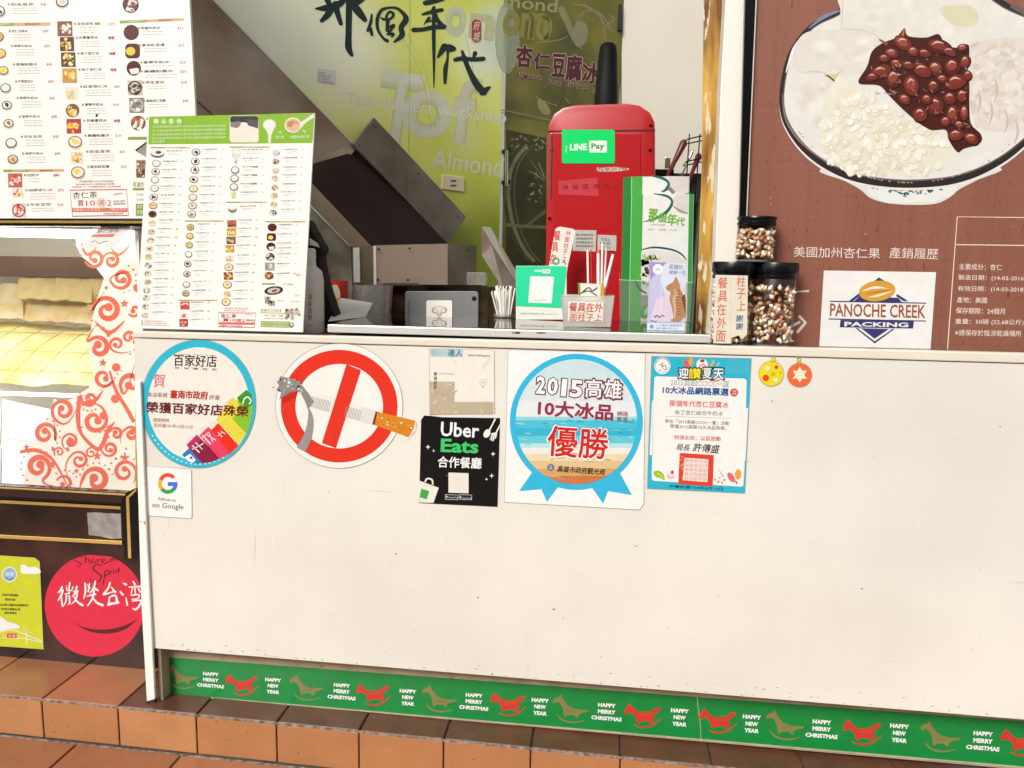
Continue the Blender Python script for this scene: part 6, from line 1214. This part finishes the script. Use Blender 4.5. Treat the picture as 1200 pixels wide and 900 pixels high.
for pts, wd in (([(350, 30), (380, 100), (410, 190), (450, 230)], [4, 30, 10, 3]), ([(400, 20), (470, 30), (540, 90), (560, 200)], [4, 10, 8, 3]), ([(420, 100), (470, 50), (540, 70), (590, 150)], [3, 8, 8, 3]), ([(230, 200), (330, 190), (380, 170)], [3, 7, 3]), ([(560, 60), (600, 90), (560, 120), (600, 150)], [3, 7, 7, 3])): P.line(pts, wd, '#b9b884', 1.6, sm=6, a=.55)
P.poly(crom([(335, 40), (360, 30), (380, 80), (360, 95)], 4, True), '#b8b888', 2, a=.6); P.poly(crom([(425, 100), (470, 120), (470, 190), (430, 220), (400, 170)], 4, True), '#c2c49c', 1.8, a=.5)
P.V(580, 40, 6.428)
def out_text(t, x0, y0, x1, y1, h, b=.03):
    P.text(t, x0, y0, x1, y1, h, '#e4c8ae', 4, bold=.085); P.text(t, x0, y0, x1, y1, h, '#5c1822', 6, bold=b)
for t, x0, x1, y, h in (('杏', 160, 275, 245, 160), ('仁', 292, 412, 262, 125), ('豆', 430, 520, 315, 165), ('腐', 535, 645, 345, 185), ('冰', 658, 790, 365, 150)): out_text(t, x0, y, x1, y+6, h, .05)
for t, x0, x1, y in (('ALMOND', 155, 355, 325), ('TOFU', 388, 500, 378), ('SHAVED', 535, 700, 398), ('ICE', 728, 800, 445)): P.text(t, x0, y, x1, y+(x1-x0)*.17, 42, '#e2c4b0', 4, bold=.06); P.text(t, x0, y, x1, y+(x1-x0)*.17, 40, '#5c2028', 5, bold=.02)
# old-wheel picture printed on the lower half of the door
P.line([(45, 570), (200, 600), (420, 650)], 8, '#a8a578', 3, a=.8); P.line([(45, 590), (200, 622), (420, 668)], 4, '#5a5830', 3); P.poly(crom([(320, 500), (350, 490), (400, 540), (415, 600), (370, 605), (330, 560)], 4, True), '#a3a060', 3); P.line([(310, 470), (360, 500), (470, 540)], 5, '#a8a870', 3.2, sm=4); P.line([(530, 480), (560, 520)], 6, '#a8a870', 3.2)
P.V(540, 180, 6.0)
P.poly([(318, -170), (600, -110), (600, 900), (318, 900)], '#33320f', .5, a=.55)
for r0, c_, wd in ((0, '#8e8a5c', 26), (40, '#6e6a40', 12), (-34, '#4a4722', 14)): P.line([(470+r0, -60), (400+r0, 20), (352+r0, 120), (335+r0, 260), (350+r0, 420), (390+r0, 560), (450+r0, 680), (520+r0, 760)], wd, c_, 2+r0*.01, sm=6, a=.9)
P.line([(320, 500), (460, 512), (620, 520)], 22, '#7c784a', 3); P.line([(460, 510), (600, 400)], 24, '#6e6a40', 2.8); P.line([(480, 120), (590, 190)], 6, '#9a966a', 3); P.line([(545, 60), (590, 170)], 7, '#9a966a', 3); P.line([(490, 50), (585, 175)], 5, '#8a865a', 3)
for i in range(60): 
    x, y = random.choice([(random.uniform(330, 600), random.uniform(-120, -10)), (random.uniform(460, 590), random.uniform(130, 340))])
    P.line([(x, y), (x+random.uniform(-18, 18), y+random.uniform(-14, 14)), (x+random.uniform(-22, 22), y+random.uniform(5, 22))], [2, random.uniform(6, 14), 2], random.choice(['#a8a47a', '#86825a', '#4c4a26', '#b4b08c', '#3c3a18']), 3.4, sm=3)
P.done('printed_picture', dr)
hd = [GW.hit(x, y, .045) for x, y in ((593.8, 176), (593.6, 218))]
dh = build('door_handle', [tube(hd, .007, 10)], STEELB, dr, smooth=True)
for x, y in ((590, 178), (589.5, 214)): p = GW.hit(x, y, 0); build('handle_mount', [tube([p, p+WN*.045], .011, 10)], BLACK, dh, smooth=True)

# ================================================================ pale door leaf and hinge at the back right
BY = 2.35; DPL = Pl(GW.hit(731, 200)+np.array([0, -.01, 0]), (-.1, -1, 0))
pd = build('pale_door', [pslab([(728.5, -140), (875, -140), (870, 420), (728.5, 420)], DPL, .03)], mat('pale_door_paint', (.50, .465, .385), .5, noise=(3, .06)), label='plain pale beige door leaf behind the red machine', cat='door')
build('door_hinge', [pslab([(723, 4), (728.5, 4), (728.5, 36), (723, 36)], DPL, .03, .03)], BLACK, pd, bevel=.003); build('door_stile', [pslab([(723.5, -140), (728, -140), (726, 420), (721.5, 420)], DPL, .02, .01)], mat('grey_stile', (.36, .37, .34), .3), pd)

# ================================================================ red machine with a black chute, worktable
RP = PY(.62); MR = mat('red_enamel', (0.42, 0.006, 0.010), 0.3, noise=(3, .15), coat=.15, wear=(30, .70, '#7a1216', .05))
rm = empty('red_machine', RP.hit(704, 385), 'red enamelled kitchen machine with rounded top and a black chute, carrying a green sticker', 'machine')
rm.location.z = 1.0; WL[rm.name] = np.array(rm.location)
ro = [(638, 400), (639.5, 300), (641.5, 160), (643, 145), (649, 133), (660, 125.5), (675, 122.5), (735, 120.5), (750, 123), (762, 131), (767.5, 143), (768, 155), (768.5, 400)]
build('machine_body', [pslab(ro, RP, .05, -.05), ], MR, rm, bevel=.012, smooth=True)
build('machine_back', [pslab([(645, 400), (648, 160), (660, 135), (745, 131), (760, 160), (762, 400)], RP, .25, -.30)], MR, rm, bevel=.01)
build('front_plate', [pslab([(648, 156), (751, 156), (750, 400), (647, 400)], RP, .004, .0)], MR, rm, bevel=.002, segs=2)
build('lid_seam', [pslab([(641.6, 152.8), (768, 151.5), (768, 153), (641.6, 154.3)], RP, .002, .0005)], mat('seam_dark', (.12, .01, .01), .4), rm)
build('chrome_strip', [pslab([(645.2, 156), (647.2, 156), (645.8, 232), (644, 232)], RP, .003, .001)], STEELB, rm, bevel=.001)
for x, y in ((762.5, 147), (762, 176), (644, 256), (646, 176)): build('rivet', [pslab(ellp(x, y, 2, 1.6, 10), RP, .002, .001)], BLACK, rm)
build('scraped_patch', [pslab([(700, 196), (720, 195.5), (737, 197), (737, 199.5), (722, 201), (703, 201.5), (698, 200)], RP, .0006, .0042)], mat('bare_metal', (.6, .5, .44), .4, noise=(150, .6, '#8a1c1c')), rm)
build('faded_tape_strip', [pslab([(654, 212), (700, 208), (702, 230), (655, 228)], RP, .0005, .0042)], mat('clear_tape', (.50, .05, .065), .08), rm)
P = Print(RP, .0048)
for k, t in enumerate('保留區請勿入'): P.text(t, 659+k*12, 222-k*.3, 666+k*12, 222-k*.3, 5.5, '#8a2a2e', 1, bold=.01)
P.done('faded_lettering', rm)
ch = PY(.70)
pc = ch.hit(710, 118); rr0 = (ch.hit(724, 118)[0]-ch.hit(695, 118)[0])/2; ztop = ch.hit(711, 47)[2]
build('black_chute', [lathe([(rr0, -.03), (rr0*.96, .0), (rr0*.90, (ztop-pc[2])*.33), (rr0*.88, (ztop-pc[2])*.34), (rr0*.74, (ztop-pc[2])*.85), (rr0*.66, (ztop-pc[2])*.95), (rr0*.45, ztop-pc[2])], (pc[0], .74, pc[2]), 28)], BLACKM, rm, smooth=True)
so2 = build('pay_sticker', [pslab(rrect(658.5, 152, 720.5, 191.5, 2.5), RP, .0012, .0045)], mat('sticker_green', (.0, .62, .13), .3), label='green LINE Pay sticker on the front of the red machine', cat='sticker')
P = Print(RP, .0057); P.V(630, 110, 6.0); P.text('LINE', 228, 398, 348, 396, 46, '#ffffff', 1, bold=.035); P.rect(364, 330, 487, 412, '#fbfdf8', 1); P.text('Pay', 378, 400, 470, 398, 52, '#1a9a3a', 2, bold=.03)
P.line([(200, 360), (204, 380), (198, 400), (206, 412)], 4, '#e8f8e8', 1); P.done('lettering', so2)
for nm, pts, lb_ in (('notice_card', [(672, 269.5), (699, 270), (698, 295), (671, 294)], 'pale card with small print on the red machine, behind the pens'), ('notice_card', [(700.5, 275), (722.5, 276), (722, 294), (700, 293)], 'smaller pale card with a written number on the red machine, right')):
    o = build(nm, [pslab(pts, RP, .001, .0045)], ink('#c9c6bf'), label=lb_, cat='card', group='cards stuck on the red machine')
    P = Print(RP, .0055); x0 = pts[0][0]+3; y0 = pts[0][1]
    for k in range(4): P.text('請先點餐後再找位子謝謝'[:6+k % 3] if x0 < 690 else ('TEL', 'LINE', '06-22', 'Pay')[k], x0, y0+7+k*4.4, x0+(20 if x0 < 690 else 12), y0+7.2+k*4.4, 2.8, '#4a4846', 1, res=1)
    P.done('lettering', o)
tbx0, tbx1 = PY(.60).hit(362, 350)[0], .55
wt = empty('worktable', ((tbx0+tbx1)/2, .9, 0), 'steel worktable with a low backsplash behind the counter', 'table')
build('table_top', [box(tbx0-.3, tbx1, .545, 1.25, .975, 1.0)], STEEL, wt, bevel=.002); 
for x in (tbx0-.25, tbx1-.05):
    for y in (.59, 1.2): build('table_leg', [box(x-.02, x+.02, y-.02, y+.02, 0.001, .974)], STEEL, wt)
BS = PY(.95); BRZ = mat('bronze_steel', (.42, .33, .22), .18, 1.0, noise=(6, .5, '#2a1c10'), bump=(8, .4))
build('backsplash', [pslab([(330, 332.5), (566, 334), (566, 400), (330, 400)], BS, .006)], BRZ, wt)
build('backsplash_lip', [pslab([(330, 331), (490, 332), (490, 334.5), (330, 333.5)], BS, .012, .001)], STEEL, wt)
build('gold_side_plate', [pslab([(564, 335), (571, 335), (571, 400), (564, 400)], BS, .012, .004), pslab([(571, 336), (640, 337), (640, 400), (571, 400)], BS, .006, -.02)], mat('warm_steel', (.62, .52, .36), .2, 1.0, noise=(5, .3), bump=(10, .3)), wt)
build('small_clear_box', [box(*(lambda a, b: (a[0], b[0], .86, .92, b[2], a[2]))(PY(.9).hit(549, 319), PY(.9).hit(571, 334)))], glass('clear_plastic', (.88, .88, .86), 1.5, .05, 1.5, .12), bevel=.003, label='small clear box standing behind the tablet by the dark steel corner', cat='box')

# ================================================================ steel hood: sloping duct in front of the green wall
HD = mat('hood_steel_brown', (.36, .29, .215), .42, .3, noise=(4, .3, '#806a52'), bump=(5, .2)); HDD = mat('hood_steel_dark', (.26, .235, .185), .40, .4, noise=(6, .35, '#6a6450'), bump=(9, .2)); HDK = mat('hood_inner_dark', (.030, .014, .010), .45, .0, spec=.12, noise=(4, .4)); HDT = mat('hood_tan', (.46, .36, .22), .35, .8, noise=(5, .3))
hood = empty('steel_hood', (W(470, 300, 1.1)[0], 1.1, 1.0), 'sloping brown and grey steel hood with boxed ends in front of the green wall', 'hood')
def hp_(name, pts, m, th=.008, bevel=.001):
    p3 = [W(x, y, Y) for x, y, Y in pts]; return build(name, [prism(p3, [p+np.array([0, th, 0]) for p in p3])], m, hood)
on = lambda x, y, d=.02: GW.hit(x, y, d)          # a point d metres in front of the green wall
def pl3(a, b, c):
    n_ = np.cross(b-a, c-a); n_ = n_/np.linalg.norm(n_); return Pl(a, n_ if n_ @ (CAM-a) > 0 else -n_)
def hpp(name, pts, pl, m, th=.008, bv=.0012): return build(name, [pslab(pts, pl, th)], m, hood, bevel=bv, segs=1)
UPP = pl3(on(249, 0, .03), on(413.5, 168.5, .03), on(250, 190, .16))
UND = pl3(on(414, 178, .035), on(525, 286, .07), on(437, 288, .24))
hpp('upper_plate', [(118, -130), (150, 200), (345, 197), (362, 192), (413.5, 168.8), (249, 0), (122, -130)], UPP, HD)
hpp('upper_fold', [(228, 115), (231, 114.5), (254, 131), (262, 150), (257, 150), (250, 134)], Pl(UPP.p+UPP.n*.010, UPP.n), HD, .003, 0)
hpp('upper_plate_edge', [(249.3, 0), (250.6, 0), (414.4, 167.6), (413.5, 168.8)], Pl(UPP.p+UPP.n*.003, UPP.n), mat('pale_edge', (.62, .6, .42), .4), .008, 0)
hpp('flange', [(340, 195), (413, 168.8), (417.5, 174), (412, 181), (340, 204)], Pl(UPP.p+UPP.n*.011, UPP.n), HDT, .006)
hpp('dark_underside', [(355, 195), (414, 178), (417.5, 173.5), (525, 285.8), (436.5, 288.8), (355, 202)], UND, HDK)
STP = Pl(GW.hit(480, 210, .045), WN)
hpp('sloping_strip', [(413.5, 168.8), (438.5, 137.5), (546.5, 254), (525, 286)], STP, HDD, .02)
hpp('strip_edge', [(413.5, 168.8), (525, 286), (523.6, 286.2), (412.2, 169.6)], Pl(STP.p+STP.n*.003, STP.n), STEELB, .01, 0)
for x, y in ((440.5, 149), (438, 146.5), (421.5, 170.5), (490.5, 203.5), (536.5, 254)):
    p = Pl(STP.p+STP.n*.02, STP.n).hit(x, y); build('screw', [lathe([(.004, 0), (.003, .003), (.001, .004)], p, 10, ax=1)], mat('dark_screw', (.05, .04, .03), .4, .8), hood, smooth=True)
TSP = pl3(UND.hit(436.5, 288.8), UND.hit(366, 213), PY(.90).hit(412, 289))
hpp('tan_slope', [(330, 176), (366.5, 213.5), (436.5, 288.8), (411.5, 289), (330, 206)], TSP, HDT)
hpp('slope_edge', [(330, 205), (411.5, 289), (409.8, 289), (330, 207.5)], Pl(TSP.p+TSP.n*.009, TSP.n), STEELB, .004, 0)
hp_('left_wall_plate', [(330, 205, .895), (411, 289, .895), (414, 372, .895), (330, 372, .895)], mat('bright_brushed_steel', (.66, .63, .56), .36, .6, noise=(7, .4, '#8a8272'), bump=(14, .5)))
hp_('corner_plate', [(412, 289, .90), (437, 288, .92), (438, 336, .92), (413, 340, .90)], HDT)
hp_('corner_highlight_strip', [(413.8, 290, .893), (421, 290, .893), (422, 331, .893), (414.5, 331, .893)], mat('bright_strip', (.85, .83, .78), .3), .006)  # pale strip paints the bright highlight along the hood corner
hp_('front_edge', [(437.5, 288, .915), (440.5, 288, .915), (441, 334, .915), (438, 334, .915)], mat('bright_strip', (.85, .83, .78), .3), .006)
hp_('front_plate', [(440.5, 287.5, .92), (524.5, 285.5, 1.12), (524.5, 334, 1.12), (441, 333.5, .92)], mat('hood_front_plate', (.62, .53, .41), .38, .3, noise=(5, .12), bump=(18, .3)))
hp_('end_box_side', [(524.5, 285.5, 1.12), (558, 287.5, 1.42), (558, 335, 1.42), (524.5, 334, 1.12)], HDD)
for x, y in ((444, 292), (480, 291), (478, 328), (443, 328), (548, 293)): build('screw', [lathe([(.005, 0), (.004, .004), (.002, .005)], W(x, y, .91+(x-440)*.0023), 10, ax=1)], mat('dark_screw', (.05, .04, .03), .4, .8), hood)
# angled bracket right of the hood
bk_ = empty('steel_bracket', W(590, 340, 1.25), 'angled steel bracket leaning against the printed door', 'bracket')
def bk2(name, pts, m, th=.004):
    p3 = [W(x, y, Y) for x, y, Y in pts]; build(name, [prism(p3, [p+np.array([0, th, 0]) for p in p3])], m, bk_)
bk2('bracket_face', [(564, 266, 1.25), (576, 286, 1.26), (610, 340, 1.28), (590, 340, 1.24), (564.5, 299, 1.24)], mat('bracket_steel', (.52, .48, .38), .32, .7, noise=(12, .3)), .006)
bk2('bracket_flange', [(564.5, 265.5, 1.245), (575, 266, 1.30), (614, 334, 1.32), (612, 341, 1.32), (601, 325, 1.26), (577, 287, 1.255)], mat('bracket_flange_steel', (.62, .60, .50), .3, .7))
# small things on the worktable, seen over the tablet
q = base_at(395, 352); GB = PY(.60)
qc = GB.hit(433, 368); rbw = (GB.hit(453.5, 345)[0]-GB.hit(407, 345)[0])/2; hz = GB.hit(430, 335)[2]-1.0
zb2 = 1.0; bc = (GB.hit(430, 345)[0], .60+rbw, zb2)
build('glass_bowl', [lathe([(rbw*.45, 0), (rbw*.55, .004), (rbw*.85, hz*.55), (rbw*.97, hz*.85), (rbw, hz), (rbw*.96, hz), (rbw*.80, hz*.56), (rbw*.5, .012)], bc, 32)], glass('bowl_glass', (.9, .9, .88), 1.5, .02, 2.2, .08), smooth=True, label='large clear glass bowl on the worktable, left of the tablet', cat='bowl')
cpx = GB.hit(392, 345); rc = (GB.hit(404, 335)[0]-GB.hit(380.5, 335)[0])/2; hc = GB.hit(392, 329)[2]-1.0
cu = empty('paper_cup', (cpx[0], .60+rc, 1.0), 'red and cream paper cup on the worktable beside the glass bowl', 'cup')
build('cup_body', [lathe([(rc*.75, 0), (rc*.88, hc*.55)], (cpx[0], .60+rc, 1.0), 28)], mat('cup_cream', (.70, .58, .40), .5, noise=(40, .5, '#8a4a30')), cu, smooth=True); build('red_band', [lathe([(rc*.885, hc*.56), (rc, hc), (rc*.96, hc), (rc*.86, hc*.60)], (cpx[0], .60+rc, 1.0), 28)], mat('cup_red', (.60, .03, .03), .4), cu, smooth=True)
P = Print(PY(.60-.001), 0); P.poly(crom([(386, 345), (388, 336), (395, 334), (399, 345), (396, 351), (388, 351)], 3, True), '#e8dcc0', 1); P.ell(392, 352, 8, 3.5, '#c8a048', 1.4); P.done('cup_emblem', cu)
f1 = PY(.36); fb = base_at(405, 372)
fl = build('flyer_card', [prism(*(lambda p: (p, [x+np.array([0, .001, -.001]) for x in p]))([base_at(384.5, 377)+[0, 0, .001], base_at(428, 371.5)+[0, 0, .001], PY(.50).hit(437, 355), PY(.46).hit(399, 349)]))], ink('#f4f1e8'), label='folded white and red flyer lying beside the glass bowl', cat='flyer')
fa = [base_at(384.5, 377)+[0, 0, .001], base_at(428, 371.5)+[0, 0, .001], PY(.50).hit(437, 355), PY(.46).hit(399, 349)]
fn = np.cross(fa[1]-fa[0], fa[3]-fa[0]); fn = fn/np.linalg.norm(fn); FP = Pl(fa[0], fn if fn[1] < 0 else -fn)
P = Print(FP, .0008); P.V(355, 260, 6.43)
P.poly([(240, 664), (482, 664), (470, 684), (228, 684)], '#c8504c', 1); P.text('杏仁豆腐冰', 300, 612, 500, 614, 18, '#3a3230', 2); P.text('買10送2', 285, 640, 470, 642, 22, '#c8443c', 2, bold=.01); P.text('憑卡兌換優惠中', 265, 656, 480, 658, 12, '#3a3634', 2); P.line([(270, 715), (290, 705), (310, 722), (345, 710)], 5, '#4a5a4a', 2, sm=3); P.done('lettering', fl)

# ================================================================ basket of ladles behind the brochures
lb0 = W(790, 200, .95)
bs = empty('tool_basket', (lb0[0], .95, 1.0), 'black wire basket with ladles and tongs right of the red machine', 'basket')
Zt = lambda y: W(790, y, .95)[2]
LX = lambda x: W(x, 200, .95)[0]
for k, y in enumerate((170, 196)): build('wire_rail', [tube([(LX(812), .93, Zt(y-8)), (LX(830), .93, Zt(y-12)), (LX(830), 1.05, Zt(y-12)), (LX(803), 1.05, Zt(y-6)), (LX(803), .93, Zt(y-6)), (LX(812), .93, Zt(y-8))], .0025, 6)], BLACK, bs)
for x in (805, 817, 829): build('wire_upright', [tube([(LX(x), .93, Zt(158)), (LX(x-3), .93, 1.0)], .0022, 6)], BLACK, bs)
build('basket_body', [box(LX(768), LX(826), .97, 1.06, 1.0, Zt(202))], mat('basket_dark', (.02, .017, .016), .5), bs, bevel=.004)
DRD = mat('dark_red_handle', (.14, .02, .02), .35)
for k, (x0, y0, x1, y1, r_, m_, lb_, nm) in enumerate(((778, 215, 803, 164, .014, DRD, 'dark red rounded ladle handle, leftmost in the wire basket', 'ladle'), (796, 212, 812, 176, .006, STEELB, 'thin steel tongs in the wire basket beside the dark red handle', 'tongs'), (806, 215, 820, 180, .012, DRD, 'dark brown spatula handle at the right of the wire basket', 'spatula'))):
    a, b = W(x0, y0, .94), W(x1, y1, .94); d = (b-a); o = build(nm, [tube([a, a+d*.5, a+d*.93, b], [r_*.45, r_*.6, r_, r_*.5], 12)], m_, smooth=True, label=lb_, cat=nm)
build('steel_clip', [box(LX(779), LX(785.5), .955, .968, Zt(197), Zt(184))], STEELB, bs, bevel=.002); build('clip_arm', [box(LX(768), LX(790), .96, .975, Zt(206), Zt(198))], BLACK, bs)
